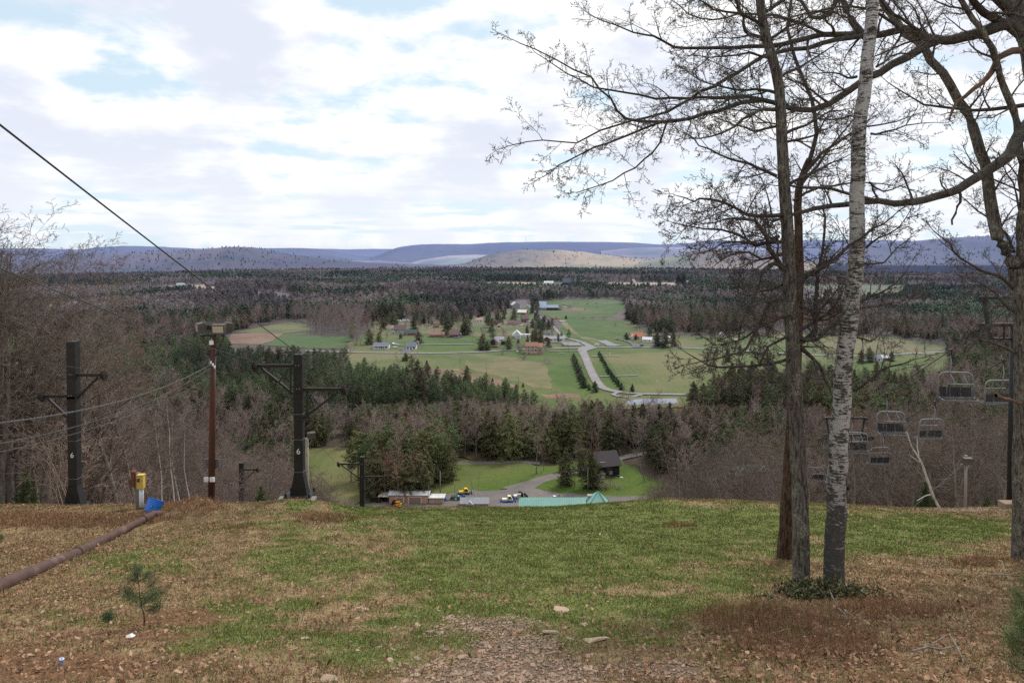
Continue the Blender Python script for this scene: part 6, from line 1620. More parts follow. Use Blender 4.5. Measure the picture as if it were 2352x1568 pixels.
vt('young', V1, 1148, 655, 725, "small rounded dark spruce at the village lawn edge", 1.4); vt('hemlock', V1, 950, 485, 610, "dark spruce left of two at the wood's edge", 1.2); vt('hemlock', V1, 1070, 400, 610, "tall dark spruce right of two at the wood's edge", 1.25); vt('hemlock', V1, 1680, 455, 680, "big dark spruce behind the maroon barn", 1.3); vt('hemlock', V1, 1870, 520, 680, "broad dark conifer right of the maroon barn", 1.5); vt('pine', V1, 1335, 400, 560, "blue green spruce at the village back", 1.1)
for k, (cx, tp, ft) in enumerate(((1125, 1, 1), ) ): pass
for cx, tp, ft, lb in ((2085, 1165, 1270, "double crowned pine on the brown strip"), (2050, 1185, 1280, "slimmer pine left of the double crowned pine"), (2195, 1170, 1215, "tiny pine right on the brown strip"), (1885, 1135, 1245, "conical pine standing free on the brown strip"), (1640, 1120, 1225, "pine at the left of the brown strip"), (1690, 1130, 1230, "pine next to the one left of the brown strip"), (1510, 1145, 1240, "dark pine below the brown patch"), (1410, 1125, 1220, "pine at the brown patch's lower edge"), (1215, 1035, 1150, "pair topped pine above the plantation edge"), (865, 1025, 1090, "small flat topped pine above the plantation"), (775, 1038, 1110, "round pine at the top of the plantation")):
    vt('young', V1, cx, tp, ft, lb, 1.4)
vt('young', V2, 476, 1232, 1280, "tiny pine left of the middle field pole", 1.2); vt('young', V2, 548, 1222, 1278, "tiny pine right of the middle field pole", 1.1)
for cx, tp, ft, lb in ((345, 1160, 1400, "big dark pine at the wood edge below the meadow"), (560, 1290, 1500, "dark pine right of the big pine at the wood edge"), (680, 1340, 1520, "broad pine last at the wood edge by the lower pole")): vt('pine', V2, cx, tp, ft, lb, 1.25)
# leafless trees and bushes of the village
for cx, tp, ft, lb in ((1215, 370, 560, "pale bare tree behind the campers"), (2105, 600, 760, "yellowish bare tree left of the chalet"), (1970, 620, 770, "grey bare tree beside the A frame")): vt('midgrey', V1, cx, tp, ft, lb, 1.2)
for cx, tp, ft, lb in ((560, 640, 720, "grey bare tree right of the chapel"), (610, 640, 720, "second grey bare tree right of the chapel"), (610, 240, 350, "dark bare tree at the bend of the farm lane"), (330, 590, 690, "dusky bare tree left of the chapel"), (240, 500, 640, "silvery bare tree left of the brick shed"), (1880, 480, 660, "bare tree at the pasture's right end"), (2130, 540, 690, "pale dead tree before the dark pine grove"), (990, 640, 730, "bare tree beside the narrow cypress")): vt('midgrey', V2, cx, tp, ft, lb, 1.25)
def vb(f, cx, top, foot, label, brown=False, wide=1.3): p = f(cx, foot); shrub(p, px2m(p, foot-top), label, 'bush', brown, None, wide)
for cx, tp, ft, lb in ((318, 838, 905, "rusty little tree at the roadside left of the salmon house"), (560, 890, 965, "small grey tree in front of the salmon house"), (822, 935, 1015, "pale little tree alone in the lower lawn"), (510, 790, 880, "yellow green bush left of the salmon house"), (500, 770, 850, "brown bush behind the yellow green bush"), (812, 810, 868, "brown bush right of the salmon house"), (1700, 1325, 1385, "grey brown bush inside the ring drive"), (2105, 1290, 1345, "grey brown bush near the pond road"), (2030, 1365, 1440, "brown bush on the pond bank"), (1800, 735, 770, "brown bush before the red roofed house"), (330, 620, 690, "wide dusky red bush left of the chapel"), (800, 600, 665, "wide brown thicket before the pond"), (880, 590, 655, "grey brown thicket by the village road"), (1240, 470, 500, "low brown hedge at the pasture fence, left part"), (1350, 468, 500, "low brown hedge at the pasture fence, middle part"), (1480, 470, 510, "low brown hedge at the pasture fence, right part"), (1600, 545, 580, "tangled hedge at the airstrip's upper right"), (1850, 575, 625, "tangled hedge at the right corner of the airstrip"), (982, 325, 375, "bare bush right of the barn"), (1080, 345, 385, "second bare bush right of the barn")): vb(V2, cx, tp, ft, lb, False, 1.5)
vb(V1, 565, 810, 885, "bare bush beside the tiny roadside cabin"); vb(V1, 1662, 635, 715, "pale blossoming shrub before the brick ranch"); vb(V1, 640, 600, 800, "tall grey brush at the corner of the crop field"); p = V2(588, 376); o = shrub(p, 2.8, "yellow blooming bush beside the stone house", 'bush', False, None, 1.4)
M_FORS = mat("yellow blossom", (.55, .30, .02), (.40, .22, .02), 2, .9, haze=True); me = SHRUBS[0].copy(); me.materials.clear(); me.materials.append(M_FORS); o.data = me
for wx_, wy_, h in ((1722, 774, 7), (1735, 772, 6), (1750, 773, 7), (1764, 776, 6), (1690, 770, 5), (1675, 771, 5)):
    p = vp(wx_, wy_); shrub(p, h, "reddish brown shrub in the strip right of the village gardens", 'bush', False, "reddish shrubs right of the gardens", 1.2)
for wx_, tp, ft, lb in ((1998, 795, 832, "dark spruce left at the far right farmhouse"), (1978, 802, 834, "spruce before the far right farmhouse"), (2048, 805, 830, "dark trees right of the far right garage"), (1672, 800, 830, "dark conifer by the road under the oak branches"), (1700, 790, 815, "second conifer by the road under the oak branches")):
    p = vp(wx_, ft); tree('hemlock', p, (ft-tp)*p.y/FW, lb, None, wide=1.3)
for wx_, tp, ft, lb in ((1515, 636, 655, "dark spruce standing in the pale distant field"), (1450, 640, 655, "second dark spruce in the pale distant field"), (1570, 622, 654, "large dark spruce at the right end of the pale field"), (1558, 628, 654, "dark spruce beside the large one at the pale field")):
    p = FP(wx_, ft); tree('hemlock', p, (ft-tp)*p.y/FW, lb, None, wide=1.3, whole=True)
# ------------------------------------------------------------------ foot of the ski slope
def B1(x, y): return vp(*b1(x, y))
def B2(x, y): return vp(*b2(x, y))
def m1(p, n): return n*.1709*p.y*1.03/FW
# garage shed
p = B1(790, 893); W_ = m1(p, 520)
o = house("garage", "pink block garage with weathered metal roof and two brown doors", p, W_, 4.8, 3.6, .5, H_PINK, R_METAL, rad(-1), 'x', (), (), None, garage=[(m1(p, -120), 2.6, 2.55), (m1(p, 82), 4.6, 2.75)], cat='garage')
b = MB(); b.box((W_*-.5-m1(p, 72), 2.2, 3.05), (m1(p, 150), 5.4, .14)); l_ = b.build("lean_to_roof", flat("rust streaked metal", (.50, .46, .43), c1=(.36, .27, .22)), o)
b = MB(); b.box((-W_*.5-m1(p, 72), 4.7, 1.5), (m1(p, 150), .2, 3.0)); b.box((-W_*.5-m1(p, 148), 2.2, 1.5), (.2, 5.0, 3.0)); b.build("lean_to_wall", H_BLACKW, o)
for k in (0, 1): b = MB(); b.box((-W_*.5-m1(p, 10+k*125), -.3, 1.5), (.18, .18, 3.0)); b.build("lean_to_post", H_WOOD, o)
b = MB(); x0 = W_*.5+m1(p, 92); b.box((x0, 2.0, 1.2), (m1(p, 215), 3.8, 2.6)); b.build("extension_wall", flat("pale pink block wall", (.50, .33, .25)), o)
b = MB(); b.box((x0, 1.9, 2.62), (m1(p, 245), 4.6, .22)); b.build("extension_roof", R_METAL, o)
b = MB(); b.box((x0+m1(p, 75), .2, 1.35), (1.1, .1, .5)); b.build("window", WINM, o)
for k, sx in ((0, -.5), (1, .06)):
    b = MB(); b.box((W_*sx*.55+1.2, 2.2, 4.05), (.7, .9, .12)); b.build("roof_vent", flat("dark vent", (.20, .21, .22)), o)
p = B1(1138, 862); o = thing("safety_fence", "sagging orange plastic fence before the pink extension", "fence", p)
M_ORF = flat("orange netting", (.48, .13, .055), c1=(.40, .17, .10), scale=6)
b = MB()
for k in range(14):
    x = -5.6+k*.86; b.add([(x, .1*math.sin(k), 0), (x+.86, .1*math.sin(k+1), 0), (x+.86, .1*math.sin(k+1), .75+.18*math.sin(k*1.7+1)), (x, .1*math.sin(k), .75+.18*math.sin(k*1.7))], [(0, 1, 2, 3)])
b.build("netting", M_ORF, o)
for k in range(5): MB().tube([(-5.6+k*2.9, .05, 0), (-5.6+k*2.9, .05, 1.15)], .04, 6).build("stake", H_WOOD, o)
p = B1(985, 888); o = thing("electric_cabinet", "pale grey electric cabinets at the garage corner", "cabinet", p)
for k in (-.55, .35): b = MB(); b.box((k, 0, .85), (.7, .5, 1.7)); b.build("cabinet", flat("pale grey metal", (.55, .55, .55)), o)
p = B1(985, 888); q = p+Vector((0, -.6, 0))
def bpole(cx, top, foot, label, f=B1, arm=False, dark=False, lean=0, r=.15):
    p = f(cx, foot); h = m1(p, foot-top); o = upole(p, h, label, arm=arm, r=r, m=H_WOOD if dark else M_WOODP); o.rotation_euler = (0, lean, 0); return o
bpole(570, 475, 740, "wooden utility pole with crossarm behind the garage's left end", arm=True); bpole(1213, 452, 785, "tallest pale utility pole right behind the garage", r=.2)
bpole(753, 720, 905, "dark post in front of the garage between its doors", dark=True); bpole(1053, 628, 895, "dark brown pole at the garage's right corner", dark=True, r=.13); bpole(992, 642, 885, "thin dark pole before the electric cabinets", dark=True, r=.09); bpole(1412, 582, 800, "pale pole leaning a little beside the yellow groomer", lean=rad(-2)); bpole(1278, 700, 800, "short leaning pale post right of the pink extension", lean=rad(-12), r=.12); bpole(1193, 745, 945, "thin grey pole in front of the orange fence", r=.07); bpole(1012, 800, 950, "short grey stake at the brow before the cabinets", r=.07)
bpole(1180, 400, 740, "pale pole before the hemlock clump by the lodge chimney", f=B2); bpole(797, 720, 815, "short dark post behind the teal roof", f=B2, dark=True, r=.12)
q1 = B1(570, 740)+Vector((0, 0, m1(B1(570, 740), 262))); q2 = B1(1213, 785)+Vector((0, 0, m1(B1(1213, 785), 330)))
for k in (-1, 1): cable("wire", [q1+Vector((k*.9, 0, -.2)), q2+Vector((k*.3, 0, -.3))], .02, M_ROPE, ["left", "right"][k > 0]+" of two thin wires between the poles behind the garage", "wire", .02, None, 10)
def groomer(label, p, rz, paint, track=P_TRK, blade=True, cabm=None, tiller=P_BLU):
    o = thing("snow_groomer", label, "snow groomer", p, rz)
    for s in (-1, 1):
        b = MB(); b.ext([(-2.3, .45), (-2.0, .05), (1.9, .05), (2.3, .5), (1.9, .95), (-2.0, .95)], s*1.25-.45, s*1.25+.45, 'y'); b.build("track", track, o)
        b = MB()
        for k in range(4): b.tube([(-1.5+k, s*1.25-.48, .48), (-1.5+k, s*1.25+.48, .48)], .32, 10)
        b.build("road_wheel", M_BLACK, o)
    b = MB(); b.box((-.9, 0, 1.15), (2.6, 1.7, .7)); b.box((.9, 0, .85), (2.0, 1.6, .5)); b.build("body", paint, o)
    b = MB(); b.ext([(-.1, 1.0), (1.6, 1.0), (1.75, 1.5), (1.15, 2.55), (0, 2.6)], -.85, .85, 'y'); c_ = b.build("cab", cabm or paint, o)
    b = MB(); b.ext([(.15, 1.55), (1.55, 1.55), (1.12, 2.4), (.2, 2.42)], -.87, .87, 'y'); b.build("window", WINM, c_)
    if blade:
        b = MB(); b.ext([(3.0, .1), (3.2, .1), (3.05, .6), (3.25, 1.15), (3.05, 1.15), (2.85, .6)], -2.1, 2.1, 'y'); b.bar((2.0, -.5, .6), (3.0, -.5, .55), .16); b.bar((2.0, .5, .6), (3.0, .5, .55), .16); b.build("blade", tiller, o)
    b = MB(); b.tube([(-3.0, -1.9, .35), (-3.0, 1.9, .35)], .28, 8); b.bar((-2.2, -.4, .8), (-3.0, -.4, .5), .15); b.bar((-2.2, .4, .8), (-3.0, .4, .5), .15); b.build("tiller", tiller, o)
    return o
groomer("yellow snow groomer parked on the grass by the lot", B1(1535, 762), rad(8), P_YEL, P_TRK); groomer("cream snow groomer on blue tracks beside the lodge", B1(2120, 864), rad(6), P_CREAM, P_BLU); groomer("black cabbed white snow groomer behind the cream one", B2(255, 812), rad(20), H_WHITE, P_TRK, cabm=flat("black paint", (.02, .02, .022)), tiller=P_TRK)
p = B1(640, 945); o = thing("skid_loader", "orange and yellow tracked loader before the garage's small door", "loader", p, rad(170))
for s in (-1, 1): b = MB(); b.ext([(-1.5, .4), (-1.2, .05), (1.1, .05), (1.4, .4), (.9, .85), (-1.2, .85)], s*.75-.2, s*.75+.2, 'y'); b.build("track", P_TRK, o)
b = MB(); b.box((-.5, 0, 1.2), (1.9, 1.2, .8)); b.box((-1.3, 0, 1.75), (.6, 1.2, .5)); b.build("body", P_YEL, o); b = MB(); b.box((-.1, 0, 2.55), (1.7, 1.3, .14)); [b.bar((x, y, 1.4), (x, y, 2.5), .09) for x in (-.8, .6) for y in (-.55, .55)]; b.build("canopy", P_ORG, o)
b = MB(); [b.bar((-1.3, s*.68, 1.9), (1.6, s*.68, 1.0), .16) for s in (-1, 1)]; [b.bar((1.6, s*.68, 1.0), (2.0, s*.68, .3), .14) for s in (-1, 1)]; b.build("lift_arm", P_ORG, o); b = MB(); b.ext([(1.9, .05), (2.9, .05), (2.9, .15), (2.2, .3), (2.1, .9), (1.9, .9)], -1, 1, 'y'); b.build("bucket", flat("rusty red steel", (.30, .09, .05)), o)
p = B1(597, 912); o = thing("utility_cart", "small black utility cart parked behind the orange loader", "cart", p)
b = MB(); b.box((0, 0, .75), (2.2, 1.3, .6)); b.box((-.5, 0, 1.2), (1.0, 1.3, .4)); b.build("body", P_DARK, o); b = MB(); b.box((.1, 0, 2.0), (1.5, 1.3, .1)); [b.bar((x, y, 1.0), (x, y, 2.0), .07) for x in (-.5, .75) for y in (-.55, .55)]; b.build("roll_cage", P_DARK, o)
for x in (-.75, .75):
    for y in (-.65, .65): b = MB(); b.tube([(x, y-.12, .36), (x, y+.12, .36)], .36, 10); b.build("wheel", P_TRK, o)
p = B1(757, 912); o = thing("firewood_pile", "heap of pale split firewood before the garage", "firewood pile", p)
b = MB(); rg = random.Random(3)
for k in range(60):
    r_ = rg.random()**.6*1.7; a = rg.random()*6.28; z = max(.1, (1.8-r_)*.55*rg.random()); an = rg.random()*3.14
    b.bar((r_*math.cos(a)-.25*math.cos(an), r_*math.sin(a)*.7-.25*math.sin(an), z), (r_*math.cos(a)+.25*math.cos(an), r_*math.sin(a)*.7+.25*math.sin(an), z+.08), .16)
b.build("split_logs", flat("split wood", (.50, .37, .26), c1=(.36, .25, .17), scale=4), o)
p = B1(1428, 842); o = thing("dumpster", "dark green dumpster with white papers on its lid", "dumpster", p, rad(-3))
b = MB(); b.ext([(-1.9, .15), (1.7, .15), (2.0, 1.5), (-2.0, 1.75)], -.9, .9, 'y'); b.build("bin", flat("dark green steel", (.035, .115, .075)), o); b = MB(); b.ext([(-2.05, 1.78), (2.05, 1.53), (2.05, 1.6), (-2.05, 1.86)], -.97, .97, 'y'); b.build("lid", flat("dark lid", (.03, .05, .045)), o); b = MB(); b.box((-.1, -.93, 1.0), (.8, .03, .5)); b.build("notice", H_WHITE, o); b = MB(); b.ball((.9, 0, 1.85), (.4, .35, .22)); b.build("snow_lump", H_WHITE, o)
def barrel(p, label, m=None):
    o = thing("barrel", label, "barrel", p); MB().tube([(0, 0, 0), (0, 0, .1), (0, 0, .45), (0, 0, .8), (0, 0, .9)], [.27, .3, .34, .3, .27], 12).build("drum", m or flat("blue drum", (.02, .12, .42)), o); MB().tube([(0, 0, .91), (0, 0, .96)], .2, 10).build("lid", P_TRK, o); o.scale = (1.25,)*3
barrel(B1(1358, 842), "blue plastic barrel left of the dumpster"); barrel(B1(268, 735), "blue barrel in the scrap left of the garage")
def blue_cart(p, label, rz):
    o = thing("snow_gun", label, "snow gun", p, rz)
    b = MB(); b.tube([(-.9, 0, 1.25), (-.5, 0, 1.3), (.6, 0, 1.45)], [.45, .62, .5], 12); b.build("barrel", P_BLU, o); b = MB(); b.box((0, 0, .65), (2.0, 1.0, .25)); b.bar((1.0, 0, .65), (2.5, 0, .5), .12); b.build("chassis", P_BLU, o)
    for s in (-1, 1): b = MB(); b.tube([(0, s*.65-.1, .42), (0, s*.65+.1, .42)], .42, 12); w_ = b.build("wheel", P_TRK, o); b = MB(); b.tube([(0, s*.65-.12, .42), (0, s*.65+.12, .42)], .2, 10); b.build("rim", H_WHITE, w_)
    b = MB(); b.bar((1.6, 0, .7), (1.6, 0, 1.9), .1); b.box((1.6, 0, 1.9), (.4, .3, .3)); b.build("post", P_TRK, o)
blue_cart(B1(1530, 828), "blue snow gun on wheels right of the dumpster", rad(5)); blue_cart(B1(1272, 858), "blue snow gun at the end of the pink extension", rad(80))
p = B1(1945, 795); o = thing("steel_pipe", "long dark pipe lying on the gravel lot", "pipe", p, rad(-2)); MB().tube([(-6.2, 0, .15), (6.2, 0, .15)], .15, 8).build("pipe_run", H_WOOD, o)
p = B1(1338, 892); o = thing("paving_slab", "pale concrete slab on the gravel before the garage", "slab", p); MB().box((0, 0, .12), (2.6, 2.2, .24)).build("slab", M_CONC, o); MB().box((.3, .1, .3), (1.2, .9, .14)).build("cover", M_CONC, o)
p = B2(680, 765); o = thing("snow_bank", "last strip of white snow at the edge of the lot", "snow bank", p)
b = MB()
for k in range(11): b.ball((-5.2+k*1.0, .3*math.sin(k*2), .1), (1.0, .8, .28+.1*math.sin(k*1.7)), 9, 5)
b.build("snow", flat("old snow", (.82, .82, .84)), o)
# grey roofed hut
p = B1(1672, 948); o = thing("ticket_hut", "grey roofed hut with a small front gable just over the brow", "hut", p+Vector((0, 0, .0)))
L2 = m1(p, 195)
b = MB(); b.box((0, 2.2, .9), (2*L2-.6, 4.0, 1.8)); b.build("wall", H_TANW, o)
b = MB(); b.ext([(-.3, 1.7), (2.2, 3.3), (2.2, 3.5), (-.3, 1.9)], -L2, L2, 'x'); b.ext([(4.7, 1.7), (2.2, 3.3), (2.2, 3.5), (4.7, 1.9)][::-1], -L2, L2, 'x'); b.build("roof", flat("grey metal roof", (.30, .31, .33)), o)
b = MB(); b.ext([(-1.5, 1.6), (0, 2.9), (1.5, 1.6)], -.9, 2.0, 'y'); f = b.build("front_gable", flat("pale grey metal roof", (.40, .41, .42)), o); f.location = (-m1(p, 60), 0, 0)
# the lodge
D = 240.0
pr0 = at(*b2(272, 800), D); pr1 = at(*b2(1150, 832), D); zr = pr0.z; gl = Hs(0, D)
base = Vector(((pr0.x+pr1.x)/2, D-6, ZV+2.5))
o = thing("ski_lodge", "ski lodge with a long teal metal roof and a steep teal gable", "lodge", base)
w2 = (pr1.x-pr0.x)/2; rz_ = zr-base.z
b = MB(); b.box((0, 6, 2.0), (2*w2-1.2, 11, 6.5)); b.build("wall", H_WOOD, o)
b = MB(); b.ext([(-1.2, rz_-4.6), (6, rz_-.22), (6, rz_), (-1.2, rz_-4.35)], -w2-.6, w2, 'x'); b.ext([(13.2, rz_-4.6), (6, rz_-.22), (6, rz_), (13.2, rz_-4.35)][::-1], -w2-.6, w2, 'x'); r_ = b.build("roof", R_TEAL, o)
b = MB()
for k in range(int(w2*2/.62)):
    x = -w2-.5+k*.62; b.bar((x, -1.15, rz_-4.33), (x, 5.95, rz_+.01), .035, .05)
b.build("roof_seam", R_TEAL, r_)
pk = at(*b2(1315, 700), D)-base; xl = (at(*b2(1105, 893), D)-base).x; xr = (at(*b2(1462, 882), D)-base).x; gz = (at(*b2(1105, 893), D)-base).z
b = MB(); A, Bp, Cp = (xl-.2, -1.0, gz-.35), (xr+.2, -1.0, gz-.35), (pk.x, 5.0, pk.z); Dp = (xr+.2, 11, gz-.35); E = (xl-.2, 11, gz-.35)
b.add([A, Bp, Cp, Dp, E], [(0, 1, 2), (1, 3, 2), (3, 4, 2), (4, 0, 2), (0, 4, 3, 1)]); g_ = b.build("pyramid_roof", R_TEAL, o)
b = MB(); b.bar(Vector(A)+Vector((0, -.05, .05)), Vector(Cp)+Vector((0, -.05, .08)), .14); b.bar(Vector(Bp)+Vector((0, -.05, .05)), Vector(Cp)+Vector((0, -.05, .08)), .2); b.bar(Vector((xr-1.0, 4, pk.z-1.6)), Vector((xr+.9, -.2, gz+.2)), .25); b.build("ridge_cap", flat("dark teal trim", (.08, .24, .20)), g_)
b = MB(); b.box(((xl+xr)/2, 5, (gz-1)/2), (xr-xl-1, 9.5, gz)); b.build("tower_wall", H_WOOD, o)
dm = at(*b2(1112, 880), D-7.5)-base
b = MB(); b.ext([(-.55, -.9), (0, .15), (.55, -.9), (.38, -.9), (0, -.2), (-.38, -.9)], -.1, .5, 'y'); d_ = b.build("dormer_trim", TRIM, o); d_.location = dm
b = MB(); b.ext([(-.38, -.9), (.38, -.9), (0, -.2)], 0, .4, 'y'); d_ = b.build("dormer_front", H_WOOD, o); d_.location = dm
for (cx, cy, cw, hh) in ((255, 790, 48, 2.2), (1212, 800, 68, 2.0)):
    c_ = at(*b2(cx, cy), D+.5)-base; s_ = m1(base, cw)
    b = MB(); b.box((c_.x, 6.5, c_.z-.3), (s_, s_*.8, hh)); b.box((c_.x, 6.5, c_.z-.3+hh/2+.08), (s_*1.12, s_*.9, .16)); ch = b.build("chimney", flat("pale chimney stone", (.42, .37, .34), c1=(.30, .27, .25), scale=4), o)
    for k in (-.25, .25):
        if cx > 1000: b = MB(); b.tube([(c_.x+k*s_, 6.5, c_.z-.3+hh/2+.16), (c_.x+k*s_, 6.5, c_.z+hh/2+.25)], .14, 8); b.build("flue", TRIM, ch)
p = B2(732, 812); o = thing("roof_vent", "white round vent standing on the gravel behind the teal roof", "vent", p)
MB().tube([(0, 0, 0), (0, 0, .7)], .35, 10).build("pipe", H_WHITE, o); MB().ball((0, 0, .85), (.75, .75, .28)).build("cap", H_WHITE, o)
p = B2(785, 812); o = thing("meter_box", "pale meter box on a post behind the teal roof", "box", p); MB().box((0, 0, .5), (.12, .12, 1.0)).build("post", H_WOOD, o); MB().box((0, 0, 1.2), (.6, .3, .8)).build("box", flat("grey meter box", (.42, .44, .46)), o)
# black barn among the trees
p = B2(1462, 535); p2 = p
o = thing("black_barn", "dark stained barn with dark brown roof behind the hemlock clump", "barn", p, rad(16))
w_, d_, h_, r_h = 10.2, 11, 5.6, 4.2
walls(w_, d_, h_, r_h, 'x').build("wall", H_BLACKW, o); rf = slab_roof(w_, d_, h_, r_h, over=.9, ridge='x').build("roof", R_BLACK, o)
b = MB(); b.bar((-3.8, 1.0, h_+1.05), (-.8, 1.0, h_+1.05), .16); b.build("snow_guard", flat("pale metal strip", (.5, .5, .5)), rf)
b = MB(); b.box((-3.6, -.7, 1.2), (2.4, 1.2, 2.4)); b.build("white_shed", flat("chalky boards", (.50, .52, .52)), o); b = MB(); b.box((-3.6, -.9, 2.5), (2.9, 2.0, .12)); b.build("shed_roof", R_PINK, o); b = MB(); b.box((1.0, -.04, 2.0), (1.3, .06, 1.6)); f = b.build("window", flat("dull frame", (.35, .37, .37)), o); b = MB(); b.box((1.0, -.08, 2.0), (1.0, .04, 1.3)); b.build("pane", flat("dull glass", (.22, .24, .25)), f)
for k, (cx, cy, lb, cl) in enumerate(((1575, 535, "dark heap of scrap by the black barn's right corner", (.05, .045, .045)), (1600, 545, "pale scrap boards beside the black barn", (.5, .48, .46)), (1640, 545, "white scrap boards farther right of the black barn", (.6, .6, .6)))):
    p = B2(cx, cy); b = MB(); rg = random.Random(k)
    for j in range(9): b.box((rg.uniform(-1.3, 1.3), rg.uniform(-.6, .6), .15+rg.random()*(.9 if k == 0 else .2)), (rg.uniform(.4, 1.2), rg.uniform(.3, .8), rg.uniform(.1, .4)), rg.random()*3)
    o = b.build("scrap_heap", flat("scrap %d" % k, cl)); o.location = p; props(o, lb, "scrap heap")
p = vp(2008, 1048); 
for wx_, D_, h_, lb, w_ in ((1735, 215, 7, "teal roofed cabin glimpsed through the right thicket", 12), (2080, 175, 6.5, "pale green roofed building behind the leaning birch", 14)):
    q = at(wx_, 1080 if wx_ < 1800 else 1050, D_); g = Hs(q.x, q.y)
    house("cabin", lb, Vector((q.x, q.y, q.z-5.6)), w_, 8, 3.0, 2.8, H_TANW, R_TEAL, rad(20), 'x', [(0, 1.6, 1.4, 1.2)], (), cat='cabin')
q = vp(1798, 1024); o = house("small_shed", "small pale shed in a gap of the right wood", q, 4.2, 4, 2.4, .8, H_WHITE, R_PALE, 0, 'x', (), (), cat='shed')
# trees around the lot
G2 = "big white pines beside the garage"
for k, (cx, top, foot, kd) in enumerate(((-40, 60, 690, 'olive'), (40, -20, 680, 'olive'), (120, 20, 690, 'tall'), (200, 40, 700, 'pine'), (330, -40, 690, 'olive'), (420, -60, 690, 'tall'), (520, 60, 690, 'pine'), (620, -20, 700, 'olive'), (700, 120, 720, 'pine'), (800, 30, 690, 'tall'), (900, -30, 690, 'olive'), (1000, -60, 690, 'tall'), (1080, 20, 690, 'pine'), (1160, -10, 700, 'tall'), (1240, 60, 690, 'pine'), (1310, 120, 680, 'hemlock'), (750, -120, 600, 'tall'), (1060, -90, 600, 'olive'), (450, 100, 620, 'pine'))):
    p = B1(cx, foot); p = p+Vector((0, 7+(k % 3)*3, 0)); lb = "yellowish tall white pine in the clump behind the garage" if kd == 'olive' else "green tall white pine in the clump behind the garage"
    tree(kd, p, m1(p, foot-top)*.93, lb, G2, wide=1.05)
p = B1(630, 690); tree('midgrey', p, 26, "dead pale tree rising inside the pine clump", None, wide=.7)
def bt(kd, f, cx, top, foot, lb, wide=1.0): p = f(cx, foot); tree(kd, p, m1(p, foot-top), lb, None, wide=wide)
bt('hemlock', B2, 885, 140, 650, "olive hemlock at the left of the clump before the black barn", 1.0); bt('olive', B2, 1100, 130, 700, "broad loose olive pine in the middle of the clump before the black barn", 1.3); bt('hemlock', B2, 1240, 200, 690, "hemlock nearest the black barn", 1.25); bt('midred', B2, 1240, -20, 600, "reddish budding maple over the hemlock clump", .9); bt('midgrey', B2, 1000, 40, 660, "pale grey maple over the hemlock clump", .85)
bt('midgrey', B2, 488, -330, 500, "tall spreading maple on the lawn left of the lane", .85); bt('midred', B2, 590, 30, 455, "thin reddish tree beside the lane", .8); bt('hemlock', B2, 740, 20, 330, "dark hemlock at the lane's bend", 1.1)
bt('slim', B2, 1950, -150, 605, "tall bare poplar on the lawn right of the black barn", 1.15); bt('slim', B2, 2280, -100, 665, "tall bare poplar farther right at the lawn's edge", 1.0); bt('slim', B2, 2325, -120, 470, "pale bare poplar behind the right wood edge", .9); bt('bare', B2, 2115, 440, 705, "small grey tree alone on the right lawn", 1.0); bt('bare', B2, 1490, 380, 690, "thin sapling before the black barn", .7)
p = B1(1680, 885); tree('slim', p, m1(p, 530), "forked bare tree standing at the brow's small grey hut", None, wide=.75); p = p+Vector((.9, .3, 0)); tree('slim', p, m1(p, 470), "second slim bare tree beside the small grey hut", None, wide=.7)
for k, (cx, foot, h) in enumerate(((1420, 690, 4), (1290, 660, 4), (1560, 690, 3), (1380, 700, 3.5))): shrub(B2(cx, foot), h, "brown shrub at the foot of the hemlock clump", 'bush', False, "brown shrubs by the black barn", 1.5)
# ------------------------------------------------------------------ the big trees on the right
def bark_mat(name, c0, c1, lichen, k=1.0, zs=.16):
    m = bpy.data.materials.new(name); nt = NT(m); tc = nt.n('ShaderNodeTexCoord')
    mp = nt.n('ShaderNodeMapping'); mp.inputs['Scale'].default_value = (1, 1, zs); nt.l(tc.outputs['Object'], mp.inputs[0])
    f = nt.noise(mp.outputs[0], 26*k, 6, .65); g = nt.noise(tc.outputs['Object'], 3.2, 5, .6); h = nt.noise(tc.outputs['Object'], 22, 4, .6)
    c = nt.mix(nt.maprange(f, .38, .60), c1, c0)
    c = nt.mix(nt.math('MULTIPLY', nt.maprange(g, .50, .62), nt.maprange(h, .42, .6)), c, lichen)
    finish(nt, c, .95, bump=f, bump_d=.05, spec=.1); return m
OAK = bark_mat("grey oak bark", (.185, .162, .138), (.050, .042, .036), (.27, .27, .20))
OAKB = bark_mat("brown oak bark", (.110, .070, .046), (.034, .020, .014), (.12, .10, .07), .8)
OAKL = bark_mat("oak limb bark", (.125, .108, .092), (.045, .038, .034), (.15, .15, .11), 1.4, .6)
OAKT = mat("oak twigs", (.085, .070, .060), (.110, .090, .078), 4, .95)
M_DEAD = mat("barkless dead wood", (.16, .095, .060), (.10, .058, .038), 8, .8, stretch=(1, 1, .3))
BIRCH = bpy.data.materials.new("white birch bark"); nt = NT(BIRCH); tc = nt.n('ShaderNodeTexCoord')
mp = nt.n('ShaderNodeMapping'); mp.inputs['Scale'].default_value = (1.6, 1.6, 9); nt.l(tc.outputs['Object'], mp.inputs[0])
f = nt.noise(mp.outputs[0], 3.4, 6, .7); mp2 = nt.n('ShaderNodeMapping'); mp2.inputs['Scale'].default_value = (2.5, 2.5, 2.2); nt.l(tc.outputs['Object'], mp2.inputs[0])
g = nt.noise(mp2.outputs[0], 1.5, 5, .65); h = nt.noise(tc.outputs['Object'], 30, 5, .7); sx = nt.n('ShaderNodeSeparateXYZ'); nt.l(tc.outputs['Object'], sx.inputs[0])
low = nt.math('SUBTRACT', 1.0, nt.maprange(sx.outputs[2], .5, 4.4), clamp=True)
c = nt.mix(nt.maprange(h, .3, .7), (.50, .48, .45), (.33, .315, .295))
